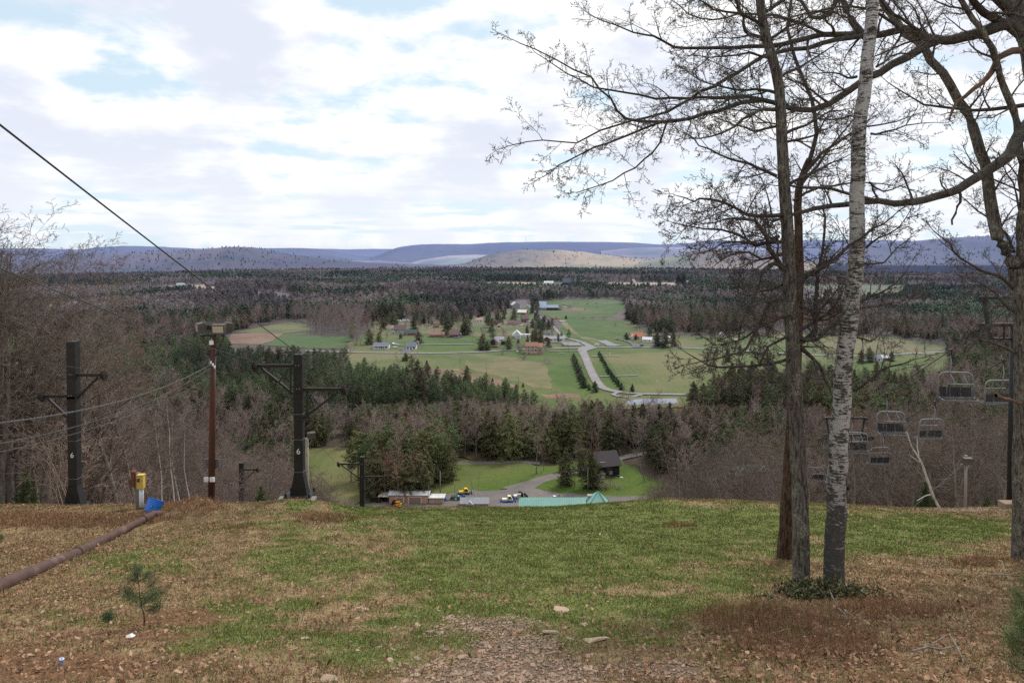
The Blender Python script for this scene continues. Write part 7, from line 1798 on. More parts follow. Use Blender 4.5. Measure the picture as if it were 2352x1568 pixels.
dark = nt.math('ADD', nt.math('ADD', f, nt.math('MULTIPLY', low, .16)), nt.math('MULTIPLY', nt.math('SUBTRACT', g, .5), .85))
c = nt.mix(nt.maprange(dark, .505, .575), c, (.050, .044, .040))
c = nt.mix(nt.math('MULTIPLY', low, .5), c, (.12, .11, .10))
c = nt.mix(nt.math('MULTIPLY', nt.maprange(g, .58, .66), .45), c, (.16, .17, .10))
finish(nt, c, .8, bump=f, bump_d=.02, spec=.15)

P_SUB = dict(seg=[6, 5, 4, 2], n=[7, 5, 4], t0=[.15, .15, .2], ang=[50, 48, 46], lr=[.48, .48, .42], fall=[.45, .4, .3], rr=[.5, .55, .6], wob=[.14, .20, .24, .25], up=[.02, .03, .02, 0], rmin=.0052)
P_SUB2 = dict(P_SUB, n=[5, 4, 3])
def spline(pts, step=.35):
    P = [Vector(p) for p in pts]; S = []
    for i in range(len(P)-1):
        p0 = P[max(i-1, 0)]; p1 = P[i]; p2 = P[i+1]; p3 = P[min(i+2, len(P)-1)]
        n = max(2, int((p2-p1).length/step))
        for k in range(n):
            t = k/n; S.append(0.5*((2*p1)+(p2-p0)*t+(2*p0-5*p1+4*p2-p3)*t*t+(3*p1-p0-3*p2+p3)*t**3))
    S.append(P[-1]); return np.array([tuple(s) for s in S])
class BigTree:
    def __init__(s, seed): s.rng = np.random.default_rng(seed); s.trunk = []; s.limb = []; s.twig = [[], [], [], []]; s.dead = []
    def line(s, pts, conv, Y0, Y1, w0, w1, power=1.0, where='limb', kids=0, klen=1.6, P=None, jit=.02, kt0=.12, bias=None):
        """pts: bearings; depth runs Y0 -> Y1; w0,w1: widths in bearing units"""
        n = len(pts); W = []
        for i, p in enumerate(pts):
            t = i/(n-1); x, y = conv(*p[:2]) if conv else p[:2]
            Y = Y0+(Y1-Y0)*t if len(p) < 3 else p[2]
            W.append(at(x, y, Y))
        S = spline(W); m = len(S); tt = np.linspace(0, 1, m)
        Ym = (Y0+Y1)/2; R = (w0+(w1-w0)*tt**power)/2*Ym/FW
        S[1:-1] += s.rng.normal(size=(m-2, 3))*jit
        getattr(s, where).append((S, R))
        for k in range(kids):
            t = kt0+(1-kt0)*(k+s.rng.random())/kids; i = min(int(t*(m-1)), m-2)
            d = nrm(S[i+1]-S[i]); a = np.radians(35+35*s.rng.random()); pp_ = perp(s.rng, d)
            if bias is not None: pp_ = nrm(pp_+np.array(bias)*.7)
            cd = nrm(d*np.cos(a)+pp_*np.sin(a)+np.array([0, 0, .12]))
            L = klen*(.5+.8*s.rng.random())*(1-.35*t)
            r = min(max(R[i]*.45, .008), .032)*(.7+.6*s.rng.random())
            grow(s.rng, S[i], cd, L, r, 0, P or P_SUB, s.twig, .25)
        # the tip runs on into twigs
        if kids and R[-1] < .03: grow(s.rng, S[-1], nrm(S[-1]-S[-2]), klen*.5, max(R[-1]*.9, .006), 0, P or P_SUB, s.twig, .3)
        return S
    def build(s, name, label, cat, mt, ml, mw, base):
        o = thing(name, label, cat, base); b = np.array(base)
        def mk(nm, polys, sides, mats, par=o):
            V, F = tubes_np(polys, sides); return link(nm, np_mesh(nm, V-b, [F], True), par, mats)
        mk("trunk", s.trunk, 14, [mt])
        if s.limb: mk("limbs", s.limb, 8, [ml])
        tw = []
        Vs = []; Fs = []; nb = 0
        for lv, sd in zip(s.twig, (5, 4, 3, 3)):
            if lv: V, F = tubes_np(lv, sd); Vs.append(V-b); Fs.append(F+nb); nb += len(V)
        if Vs: link("twigs", np_mesh("twigs", np.concatenate(Vs), Fs, True), o, [mw])
        if s.dead: mk("dead_branch", s.dead, 7, [M_DEAD])
        return o
def flare(S, R):
    return R
# --- the right oak
T = BigTree(1)
T.trunk_pts = [(2352, 1300, 19), (2351, 1275, 19), (2351, 1200, 19), (2351, 1050, 19), (2352, 900, 19), (2352, 780, 19), (2347, 690, 19), (2338, 616, 19)]
T.line(T.trunk_pts, None, 19, 19, 56, 40, .25, 'trunk', jit=.008)
T.line([(2350, 720, 19), (2380, 560, 19), (2392, 420, 19), (2385, 250, 19), (2366, 130, 19), (2345, 50, 19), (2322, -40, 19), (2300, -160, 19)], None, 19, 19, 40, 38, 1, 'trunk')
T.line([(2338, 620), (2320, 592), (2303, 562), (2287, 520), (2274, 450), (2264, 379), (2233, 287), (2203, 230), (2162, 169), (2121, 113), (2080, 77), (2039, 26), (2000, -50)], None, 19, 20.5, 30, 13, 1, 'trunk', 12, 1.7)
T.line([(2344, 640), (2348, 560), (2348, 501), (2350, 409), (2336, 287), (2320, 230), (2300, 179), (2284, 133), (2264, 92), (2238, 46), (2203, -10), (2170, -80)], None, 19.2, 18, 22, 10, 1, 'trunk', 12, 1.7)
La = [(2392, 190), (2290, 112), (2200, 130), (2120, 155), (2040, 175), (1960, 185), (1900, 165), (1810, 130), (1740, 155), (1640, 160), (1500, 158), (1380, 170), (1270, 200), (1130, 208), (960, 218), (780, 210), (690, 160), (600, 145), (450, 90)]
T.line(La, A_, 19, 17.0, 36, 2.5, .62, 'limb', 22, 1.7, kt0=.25)
T.line([(1960, 185), (1880, 230), (1760, 290), (1650, 350), (1560, 410), (1480, 460), (1400, 490), (1300, 485), (1180, 450), (1080, 470), (980, 495), (850, 535), (700, 548), (560, 530), (490, 450), (400, 350), (250, 270), (90, 195)], A_, 18.5, 16.8, 22, 2.2, .8, 'limb', 24, 1.6, kt0=.18)
T.line([(1640, 160), (1500, 185), (1380, 215), (1230, 235), (1120, 290), (1020, 360), (900, 410), (800, 470), (700, 520), (590, 545), (450, 590), (340, 640), (200, 630), (60, 650)], A_, 17.8, 16.2, 13, 2, .8, 'limb', 22, 1.5)
T.line([(1260, 470), (1100, 432), (900, 440), (700, 440), (560, 415), (420, 390), (300, 330), (180, 250)], A_, 17.5, 18.4, 9, 2, 1, 'limb', 14, 1.4)
T.line([(850, 535), (750, 545), (650, 580), (480, 640), (380, 680), (260, 740), (200, 790)], A_, 17.1, 16.4, 7, 2, 1, 'limb', 12, 1.2)
T.line([(750, 545), (720, 640), (650, 720), (560, 780), (450, 830), (360, 860)], A_, 17.0, 16.7, 5, 2, 1, 'limb', 9, 1.1)
T.line([(2392, 540), (2340, 590), (2290, 680), (2240, 730), (2150, 790), (2060, 850), (1960, 880), (1850, 905), (1700, 905), (1560, 915), (1420, 935), (1320, 965), (1220, 992)], A_, 18.8, 16.5, 34, 6, .8, 'limb', 12, 1.3, kt0=.2, bias=(0, 0, .4))
T.line([(1700, 905), (1600, 880), (1480, 850), (1380, 840), (1300, 830), (1240, 795)], A_, 17.2, 16.6, 9, 4, 1, 'limb', 6, 1.2)
T.line([(1645, 168), (1590, 115), (1560, 50), (1530, -20), (1500, -90)], A_, 17.8, 18.6, 18, 12, 1, 'limb', 5, 1.6)
T.line([(1510, -20), (1480, 60), (1400, 75), (1380, 40), (1330, -20)], A_, 18, 18.5, 12, 6, 1, 'limb', 6, 1.4)
T.line([(2370, 470), (2200, 490), (2050, 490), (1900, 470), (1740, 370)], A_, 18.8, 20, 10, 2, 1, 'limb', 12, 1.5)
T.line([(2290, 560), (2200, 470), (2080, 440), (1960, 370), (1880, 280), (1780, 190)], B_, 19, 17.5, 9, 2, 1, 'limb', 10, 1.1)
T.line([(2290, 330), (2230, 210), (2170, 150), (2060, 60), (1950, -30)], B_, 19.4, 20.5, 8, 2, 1, 'limb', 9, 1.3)
T.line([(2285, 700), (2200, 610), (2130, 560), (2020, 500)], B_, 19, 18, 7, 2, 1, 'limb', 7, 1.1)
T.line([(2300, 960), (2180, 900), (2090, 880), (1990, 800)], B_, 19, 18, 8, 2, 1, 'limb', 8, 1.2)
T.line([(2250, 100), (2180, 60), (2120, 10), (2080, -60)], A_, 18.8, 18, 20, 12, 1, 'limb', 7, 1.6)
T.line([(2290, 60), (2200, -30), (2130, -90)], A_, 18.8, 17.5, 20, 12, 1, 'limb', 7, 1.6)
T.line([(1900, 165), (1840, 110), (1760, 60), (1700, -10)], A_, 18, 17, 9, 4, 1, 'limb', 8, 1.5)
T.line([(1800, 135), (1700, 60), (1580, 30), (1440, 40), (1300, 80), (1150, 80)], A_, 18, 16.5, 8, 2, 1, 'limb', 12, 1.5)
T.line([(1480, 160), (1300, 90), (1130, 60), (960, 90), (850, 60), (750, -10)], A_, 17.6, 16.0, 7, 2, 1, 'limb', 13, 1.5)
T.line([(2330, 228), (2260, 240), (2220, 290), (2190, 350), (2120, 400), (2060, 460), (2020, 520), (2035, 555)], A_, 18.8, 18.3, 17, 3, 1.2, 'dead')
T.line([(2060, 858), (2065, 900), (2045, 960), (2030, 1010)], A_, 17.8, 17.7, 7, 4, 1, 'limb')
T.line([(1430, 755), (1480, 770), (1560, 800), (1620, 810)], cc, 18, 19, 8, 6, 1, 'dead')
oakR = T.build("oak_tree", "massive leafless oak at the right edge with long limbs reaching across the sky", "oak tree", OAK, OAKL, OAKT, at(2352, 1290, 19))
# --- middle oak, grey front trunk
T = BigTree(2)
T.line([(1842, 1372), (1841, 1340), (1840, 1250), (1836, 1100), (1826, 900), (1816, 700), (1811, 580), (1808, 510), (1802, 430), (1798, 360), (1793, 250), (1783, 165), (1763, 97), (1747, 25), (1740, -60), (1730, -220)], None, 15.1, 15.1, 41, 17, .9, 'trunk', jit=.006)
for pts, cv, Y0, Y1, w0, w1, k, L in (
    ([(1240, 790), (1150, 745), (1100, 735), (980, 690), (900, 650), (830, 600)], A_, 15.1, 14.2, 9, 2, 10, 1.2), ([(1245, 490), (1190, 490), (1130, 520), (1050, 570), (950, 610), (860, 620)], A_, 15.1, 14.0, 11, 2, 10, 1.2),
    ([(1200, 190), (1130, 150), (1100, 135), (1095, 70), (1060, 20), (1040, -60)], A_, 15.1, 14.6, 10, 5, 6, 1.3), ([(1280, 965), (1150, 970), (1060, 930), (950, 890), (870, 900), (800, 880)], A_, 15.1, 13.8, 11, 2, 13, 1.3),
    ([(1250, 1060), (1150, 1105), (1060, 1050), (920, 1030), (780, 1000)], A_, 15.0, 14.0, 10, 2, 12, 1.2), ([(1290, 830), (1420, 770), (1480, 740), (1560, 700)], A_, 15.1, 14.4, 8, 2, 9, 1.2),
    ([(1280, 600), (1380, 560), (1480, 500), (1560, 490)], A_, 15.1, 15.9, 8, 2, 8, 1.2), ([(1210, 180), (1300, 120), (1400, 70), (1480, 50)], A_, 15.1, 14.3, 8, 2, 9, 1.3), ([(1190, 120), (1080, 60), (960, 40), (850, -20)], A_, 15.1, 14.0, 9, 2, 12, 1.3),
    ([(1250, 420), (1150, 400), (1040, 400), (930, 370), (850, 330)], A_, 15.1, 16.2, 8, 2, 11, 1.2), ([(1270, 560), (1180, 590), (1100, 580), (1000, 540)], A_, 15.1, 16, 7, 2, 9, 1.1), ([(1255, 350), (1340, 300), (1430, 250), (1530, 180)], A_, 15.1, 16, 8, 2, 9, 1.2),
    ([(1270, 640), (1360, 620), (1440, 590), (1500, 560)], A_, 15.1, 14.5, 7, 2, 8, 1.1), ([(1225, 260), (1120, 240), (1000, 260), (880, 250)], A_, 15.1, 14.2, 7, 2, 11, 1.2), ([(1180, 60), (1260, 10), (1330, -40)], A_, 15.1, 14.8, 9, 5, 7, 1.3),
    ([(830, 430), (740, 300), (700, 180), (620, 120), (480, 120), (330, 150)], B_, 15, 13.9, 13, 2, 13, 1.1), ([(840, 440), (780, 400), (720, 430), (690, 520), (640, 640), (590, 760), (560, 850)], B_, 15, 14.4, 11, 5, 9, 1.0),
    ([(890, 570), (980, 480), (1060, 430), (1180, 360), (1260, 290), (1400, 180), (1520, 110)], B_, 15.1, 14.5, 14, 3, 15, 1.2), ([(850, 620), (760, 640), (700, 760), (640, 880), (560, 960), (420, 990), (260, 1030)], B_, 15, 14.0, 11, 2, 15, 1.1),
    ([(930, 900), (1030, 830), (1040, 650), (1060, 450), (1100, 200), (1090, 60)], B_, 15.1, 15.8, 14, 4, 15, 1.1), ([(930, 950), (850, 1020), (700, 1030), (520, 1060), (350, 1020), (230, 960)], B_, 15, 14.2, 10, 2, 14, 1.1),
    ([(940, 920), (1040, 1000), (1100, 1100), (1130, 1180)], B_, 15.2, 15.6, 11, 5, 7, .9), ([(880, 720), (720, 780), (600, 860), (480, 900), (360, 880)], B_, 15, 14.2, 8, 2, 12, 1.0), ([(930, 860), (1040, 880), (1150, 780), (1230, 700)], B_, 15.1, 14.6, 12, 3, 9, 1.0),
    ([(860, 250), (740, 280), (600, 270), (450, 280), (330, 330)], B_, 15.1, 14.1, 9, 2, 13, 1.1), ([(850, 330), (700, 380), (560, 320), (420, 400)], B_, 15.1, 15.9, 8, 2, 10, 1.1), ([(880, 500), (760, 560), (620, 600), (500, 560)], B_, 15.1, 16, 8, 2, 11, 1.0),
    ([(930, 820), (1050, 760), (1180, 640), (1200, 560)], B_, 15.1, 16, 10, 3, 11, 1.0), ([(900, 640), (1010, 700), (1100, 660), (1180, 560)], B_, 15.1, 15.6, 7, 2, 9, 1.0), ([(860, 860), (740, 920), (640, 1080), (520, 1130)], B_, 15, 14.4, 7, 2, 9, 1.0)):
    T.line(pts, cv, Y0, Y1, w0, w1, .9, 'limb', k, L, P_SUB if k > 9 else P_SUB2)
for k in range(70):                                   # fine bristling shoots up the stem
    S, R = T.trunk[0]; t = .22+.72*T.rng.random(); i = int(t*(len(S)-1)); d = nrm(np.array([T.rng.normal(), T.rng.normal(), .35]))
    grow(T.rng, S[i]+d*R[i]*.8, d, .5+.9*T.rng.random(), .010, 0, P_SUB2, T.twig, .3)
T.build("oak_tree", "twiggy leafless oak with grey furrowed trunk left of the birch", "oak tree", OAK, OAKL, OAKT, at(1842, 1372, 15.1))
# --- brown oak behind it
T = BigTree(3)
T.line([(1803, 1292), (1805, 1270), (1811, 1150), (1819, 1000), (1827, 860), (1834, 720), (1836, 600), (1833, 520), (1834, 440), (1845, 400), (1860, 365)], None, 19, 18.6, 48, 14, .55, 'trunk', jit=.006)
for pts, cv, Y0, Y1, w0, w1, k, L in (
    ([(1340, 830), (1400, 730), (1500, 650), (1590, 590), (1700, 560), (1850, 520)], A_, 18.6, 18, 10, 2, 14, 1.4), ([(1390, 720), (1420, 600), (1400, 450), (1340, 300), (1290, 120), (1310, 0), (1300, -100)], A_, 18.6, 18.8, 11, 5, 14, 1.4),
    ([(1350, 830), (1460, 700), (1520, 620), (1620, 480)], A_, 18.6, 19.5, 8, 2, 10, 1.4), ([(1320, 900), (1440, 840), (1600, 820), (1750, 830)], A_, 18.6, 19.5, 7, 2, 10, 1.3), ([(900, 700), (1000, 760), (1120, 720), (1260, 650), (1400, 640)], B_, 18.8, 19.6, 8, 2, 11, 1.3)):
    T.line(pts, cv, Y0, Y1, w0, w1, .9, 'limb', k, L, P_SUB2)
T.build("oak_tree", "leafless oak with reddish brown trunk standing behind the grey one", "oak tree", OAKB, OAKL, OAKT, at(1803, 1292, 19))
# --- birch
T = BigTree(4)
T.line([(1915, 1378), (1915, 1345), (1917, 1250), (1922, 1100), (1931, 950), (1942, 800), (1957, 680), (1969, 560), (1971, 480), (1970, 400), (1974, 300), (1984, 220), (1994, 130), (2002, 40), (2008, -100), (2010, -240)], None, 15.0, 15.0, 47, 22, 1.0, 'trunk', jit=.012)
for pts, cv, Y0, Y1, w0, w1, k, L in (
    ([(1665, 600), (1730, 590), (1820, 570), (1950, 550)], A_, 15, 14.2, 6, 1.6, 8, 1.0), ([(1280, 1195), (1380, 1140), (1470, 1070), (1550, 1040), (1640, 1010)], B_, 15, 14.2, 8, 2.5, 7, 1.0), ([(1330, 640), (1450, 580), (1540, 520), (1640, 400)], B_, 15, 14.4, 6, 1.5, 8, .9),
    ([(1360, 300), (1440, 250), (1560, 170), (1640, 60)], B_, 15, 14.3, 6, 1.5, 9, .9), ([(1290, 860), (1380, 880), (1480, 830), (1600, 760)], B_, 15, 15.8, 5, 1.5, 8, .9), ([(1690, 300), (1760, 250), (1850, 240), (1930, 180)], A_, 15, 15.9, 6, 1.5, 9, 1.1), ([(1570, 520), (1480, 540), (1400, 500)], A_, 15, 15.8, 5, 1.5, 6, 1.0), ([(1600, 345), (1560, 350), (1500, 320), (1420, 330)], A_, 15, 14.4, 7, 2, 7, 1.0),
    ([(1310, 680), (1440, 660), (1560, 640), (1720, 560)], B_, 15, 14.6, 5, 1.5, 9, .8), ([(1350, 400), (1470, 390), (1560, 300), (1650, 230)], B_, 15, 15.8, 5, 1.5, 9, .9), ([(1660, 820), (1720, 860), (1800, 840), (1860, 860)], A_, 15, 15.6, 5, 1.5, 6, .9)):
    T.line(pts, cv, Y0, Y1, w0, w1, .9, 'limb', k, L, P_SUB2)
T.build("birch_tree", "white and black barked birch between the oaks on the right", "birch tree", BIRCH, OAKL, OAKT, at(1915, 1378, 15))
# --- leaning white birch in the right thicket
T = BigTree(5)
T.line([(1072, 1455), (1040, 1390), (1010, 1310), (985, 1230), (960, 1170), (930, 1120), (900, 1070), (870, 980)], cc, 37.5, 37.5, 6, 2.5, 1, 'trunk', 4, 1.6, P_SUB2, jit=.01)
T.line([(945, 1140), (940, 1080), (935, 1020)], cc, 37.5, 37.6, 3, 1.5, 1, 'trunk', 3, 1.3, P_SUB2); T.line([(960, 1175), (920, 1150), (885, 1120)], cc, 37.5, 37.2, 2.5, 1.2, 1, 'trunk', 2, 1.2, P_SUB2); T.line([(1025, 1375), (975, 1390), (935, 1415)], cc, 37.5, 37.0, 2.5, 1.2, 1, 'trunk')
M_BIRCHW = mat("clean birch bark", (.56, .54, .50), (.40, .38, .35), 5, .8, stretch=(1, 1, 3))
q = cc(1072, 1455); T.build("birch_tree", "slender white birch leaning left below the hanging chairs", "birch tree", M_BIRCHW, M_BIRCHW, M_TWIG, at(*q, 37.5))
# --- trees at the left edge whose tops cross the sky
for k, (wx_, top, D, sd) in enumerate(((-60, 395, 39, 0), (-20, 440, 40, 5), (-45, 430, 37.5, 9), (-130, 400, 38, 10), (10, 470, 38, 11), (-75, 520, 37, 12), (45, 540, 40.5, 13), (-10, 560, 37.2, 14), (35, 590, 38.5, 15), (100, 600, 39, 16), (190, 660, 41, 17), (265, 700, 42, 18), (-90, 470, 36, 7),  (20, 500, 41, 1), (75, 580, 43, 2), (-30, 640, 38, 3), (150, 650, 46, 4), (225, 710, 47, 1), (310, 745, 50, 2))):
    q = at(wx_, top, D); g = Hs(q.x, q.y); h = q.z-g
    tree('bare', (q.x, q.y, g), h/1.12, "tall leafless tree at the left edge rising above the horizon" if top < 575 else "leafless tree behind the left lift tower, crown below the skyline", "tall leafless trees at the left edge" if top < 575 else "leafless trees behind the left tower", wide=1.25)
# ------------------------------------------------------------------ grass, leaves, stones and small things on the slope
rng = np.random.default_rng(77)
def sample(n, y0=5.6, y1=34.5, p=1.0):
    u = rng.random(n*2)
    Yv = y0*(y1/y0)**u if p == 0 else (y0**p+(y1**p-y0**p)*u)**(1/p)
    Xv = (rng.random(n*2)*2-1)*(.80*Yv+1.2)
    return Xv[:n], Yv[:n]
def vcolmat(name, rough=.85, spec=.15):
    m = bpy.data.materials.new(name); nt = NT(m); a = nt.n('ShaderNodeAttribute', attribute_name="tint"); finish(nt, a.outputs['Color'], rough, spec=spec); return m
M_BLADE = vcolmat("grass blades"); M_LEAF = vcolmat("fallen oak leaves", .8, .2); M_UNDER = vcolmat("dry undergrowth twigs"); M_GRAV = vcolmat("shale chips", .9)
def blades(name, label, cat, X, Y, h, wd, col, lean, m):
    Z = H(X, Y); n = len(X)
    a = rng.random(n)*6.28; s = np.stack([np.cos(a), np.sin(a), np.zeros(n)], -1)
    d = np.stack([rng.normal(size=n)*lean, rng.normal(size=n)*lean, np.ones(n)], -1); d /= np.linalg.norm(d, axis=1, keepdims=True)
    p = np.stack([X, Y, Z-.01], -1); h = h[:, None]; wd = wd[:, None]
    V = np.stack([p-s*wd/2, p+s*wd/2, p+d*h], 1).reshape(-1, 3)
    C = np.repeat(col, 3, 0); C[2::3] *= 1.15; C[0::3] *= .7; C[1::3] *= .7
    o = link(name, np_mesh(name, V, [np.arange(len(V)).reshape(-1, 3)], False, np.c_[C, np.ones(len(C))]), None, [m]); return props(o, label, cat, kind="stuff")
# grass, green and dead
X, Y = sample(560000, p=1.25)
Z = H(X, Y); g, r, d, s, n1, n2 = cover(X, Y, Z)
u = rng.random(len(X))
keep = u < (1-.62*d)*(1-.75*r)*(.42+.58*np.maximum(g, .25+.5*n2))
X, Y, g, d, r, s = X[keep], Y[keep], g[keep], d[keep], r[keep], s[keep]; n = len(X); u = rng.random(n)
isg = u < .18+.78*g
k = rng.random((n, 1))
col = np.where(isg[:, None], np.array([.108, .148, .030])*(1-k)+np.array([.195, .222, .066])*k, np.array([.32, .24, .125])*(1-k)+np.array([.17, .12, .068])*k)
col = col*(.7+.6*rng.random((n, 1)))
h = np.where(isg, .055+.05*rng.random(n), .05+.07*rng.random(n))*(.55+.9*vnoise(X*2.6, Y*2.6, 91)); wd = (.005+.00065*Y)*(.7+.6*rng.random(n))
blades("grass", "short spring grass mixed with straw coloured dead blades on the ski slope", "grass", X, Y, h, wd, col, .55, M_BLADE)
# dry reddish undergrowth
X, Y = sample(330000, p=1.2); g, r, d, s, n1, n2 = cover(X, Y, H(X, Y))
keep = rng.random(len(X)) < s*.95; X, Y = X[keep], Y[keep]; n = len(X); k = rng.random((n, 1))
col = (np.array([.245, .115, .064])*(1-k)+np.array([.34, .205, .115])*k)*(.6+.7*rng.random((n, 1)))
blades("undergrowth", "low reddish brown dry blueberry scrub under the trees and along the brow", "undergrowth", X, Y, .10+.17*rng.random(n), .006+.0005*Y, col, .45, M_UNDER)
# fallen leaves
shape = np.array([(0, 0), (.10, .16), (.30, .13), (.36, .30), (.55, .22), (.66, .34), (.80, .18), (1, 0), (.80, -.18), (.66, -.34), (.55, -.22), (.36, -.30), (.30, -.13), (.10, -.16)])
X, Y = sample(150000, y0=5.2, p=.9); Z = H(X, Y); g, r, d, s, n1, n2 = cover(X, Y, Z)
wx, wy = bearing(X, Y, Z)
lit = blob(wx, wy, [(200, 1300, 420, 200, .9), (1900, 1500, 600, 120, 1.0), (1950, 1330, 500, 70, .7), (250, 1480, 400, 100, .6), (1720, 1300, 150, 40, .9), (700, 1420, 300, 120, .5), (250, 1190, 330, 30, .8), (1250, 1420, 500, 60, .40)])
cl = fbm(X*1.4, Y*1.4, 95, 3)
keep = rng.random(len(X)) < np.clip(.05+.56*lit+(cl-.5)*1.0, .02, 1)*(1-.3*d)*(1-.72*g)
X, Y = X[keep], Y[keep]; n = len(X); Z = H(X, Y)
sz = (.024+.060*rng.random(n)**1.6)*(1+.010*Y); a = rng.random(n)*6.28; tx = rng.normal(size=n)*.45; ty = rng.normal(size=n)*.45; fold = rng.random(n)*.5
L = shape[None]*sz[:, None, None]; lx = L[..., 0]-sz[:, None]*.5; ly = L[..., 1]
px_ = lx*np.cos(a)[:, None]-ly*np.sin(a)[:, None]; py_ = lx*np.sin(a)[:, None]+ly*np.cos(a)[:, None]
pz_ = lx*tx[:, None]+ly*ty[:, None]+np.abs(ly)*fold[:, None]*1.6+(lx/sz[:, None])**2*sz[:, None]*.5*(rng.random(n)-.3)[:, None]
V = np.stack([X[:, None]+px_, Y[:, None]+py_, Z[:, None]+.028+.03*rng.random(n)[:, None]+pz_], -1)
V = np.concatenate([V, np.stack([X, Y, Z+.035], -1)[:, None]+np.zeros((n, 1, 3))], 1)
V[:, 14, 2] = V[:, 0:14, 2].mean(1)-.004
ns = 15; base = (np.arange(n)*ns)[:, None, None]
fan = np.array([(14, i, (i+1) % 14) for i in range(14)])[None]+base
pal = np.array([(.245, .128, .070), (.325, .195, .116), (.160, .078, .043), (.400, .270, .185), (.170, .088, .046), (.090, .050, .034)])
C = pal[rng.choice(6, n, p=[.29, .21, .21, .05, .14, .10])]*(.75+.5*rng.random((n, 1))); C = np.repeat(C, ns, 0)
o = link("fallen_leaves", np_mesh("fallen_leaves", V.reshape(-1, 3), [fan.reshape(-1, 3)], False, np.c_[C, np.ones(len(C))]), None, [M_LEAF])
props(o, "brown curled oak leaves strewn over the slope", "leaf litter", kind="stuff")
# gravel chips
X, Y = sample(60000, y0=5.2, p=.6); g, r, d, s, n1, n2 = cover(X, Y, H(X, Y)); keep = rng.random(len(X)) < d*.85+.012; X, Y = X[keep], Y[keep]; Z = H(X, Y); n = len(X)
cube = np.array([(-1, -1, -1), (1, -1, -1), (1, 1, -1), (-1, 1, -1), (-1, -1, 1), (1, -1, 1), (1, 1, 1), (-1, 1, 1)])*.5
sz = np.stack([.02+.045*rng.random(n)**2, .018+.03*rng.random(n)**2, .008+.016*rng.random(n)], -1); a = rng.random(n)*6.28
Vc = cube[None]*sz[:, None]*(1+.5*(rng.random((n, 8, 3))-.5)); vx = Vc[..., 0]*np.cos(a)[:, None]-Vc[..., 1]*np.sin(a)[:, None]; vy = Vc[..., 0]*np.sin(a)[:, None]+Vc[..., 1]*np.cos(a)[:, None]
V = np.stack([X[:, None]+vx, Y[:, None]+vy, Z[:, None]+Vc[..., 2]+.012+vy*.1*(rng.random(n)-.5)[:, None]], -1)
F = np.array([(0, 3, 2, 1), (4, 5, 6, 7), (0, 1, 5, 4), (1, 2, 6, 5), (2, 3, 7, 6), (3, 0, 4, 7)])[None]+(np.arange(n)*8)[:, None, None]
k = rng.random((n, 1)); C = (np.array([.42, .285, .20])*(1-k)+np.array([.26, .175, .125])*k)*(.75+.5*rng.random((n, 1))); C = np.repeat(C, 8, 0)
o = link("gravel", np_mesh("gravel", V.reshape(-1, 3), [F.reshape(-1, 4)], False, np.c_[C, np.ones(len(C))]), None, [M_GRAV]); props(o, "loose shale chips in the bare patch at the bottom of the slope", "gravel", kind="stuff")
# flat stones one can pick out
M_STONE = mat("brown shale", (.42, .30, .22), (.28, .195, .145), 9, .9, objrand=.25, bump=.006)
STONES = []
for s in range(7):
    rg = np.random.default_rng(500+s); b = bmesh_pts = rg.normal(size=(16, 3)); b /= np.linalg.norm(b, axis=1, keepdims=True); b = b*np.array([1, .68, .26])*(.8+.35*rg.random((16, 1)))
    b[:, 2] = np.clip(b[:, 2], -.17, .17)
    import bmesh
    bm = bmesh.new(); [bm.verts.new(v) for v in b]; bmesh.ops.convex_hull(bm, input=bm.verts[:]); loose = [v for v in bm.verts if not v.link_faces]; bmesh.ops.delete(bm, geom=loose, context='VERTS')
    me = bpy.data.meshes.new("flat_stone"); bm.to_mesh(me); bm.free(); me.materials.append(M_STONE); STONES.append(me)
def stone(p, L, label, group=None):
    o = link("flat_stone", STONES[int(rng.integers(7))]); o.location = (p.x, p.y, p.z+L*.035); k = L/2; o.scale = (k, k*(.7+.5*rng.random()), k*(.7+.6*rng.random())); o.rotation_euler = (rng.normal()*.10-.12, rng.normal()*.10, rng.normal()*.7); return props(o, label, "stone", group)
for wx_, wy_, L, lb in ((833, 1399, .30, "dark flat stone lying alone in the grass left of the stone scatter"), (755, 1563, .26, "flat grey stone at the bottom edge of the picture, left of centre"), (1195, 1447, .17, "dark rounded stone above the gravel patch"), (1124, 1458, .22, "brown rounded stone at the top of the gravel patch"), (1290, 1402, .40, "pale broken slab in the grass above the gravel"), (1270, 1455, .42, "long pale slab at the right of the gravel patch"), (1368, 1470, .40, "tilted pale slab right of the long one"), (1115, 1480, .20, "pale angular stone left in the gravel patch"), (703, 1466, .2, "small flat stone in the dead grass left of centre")):
    stone(gp(wx_, wy_), L, lb)
for k in range(230):
    wx_ = 1170+rng.normal()*(90+100*rng.random()); wy_ = 1410+158*rng.random()**.75
    if wy_ < 1440: wx_ = 1170+rng.normal()*170
    stone(gp(wx_, wy_), (.05+.15*rng.random()**2.2), "flat brown shale stone in the bare gravel patch", "flat shale stones in the gravel patch")
for k in range(36):
    stone(gp(rng.uniform(620, 1760), rng.uniform(1330, 1560)), .05+.09*rng.random(), "small shale stone lying scattered in the grass", "shale stones scattered in the grass")

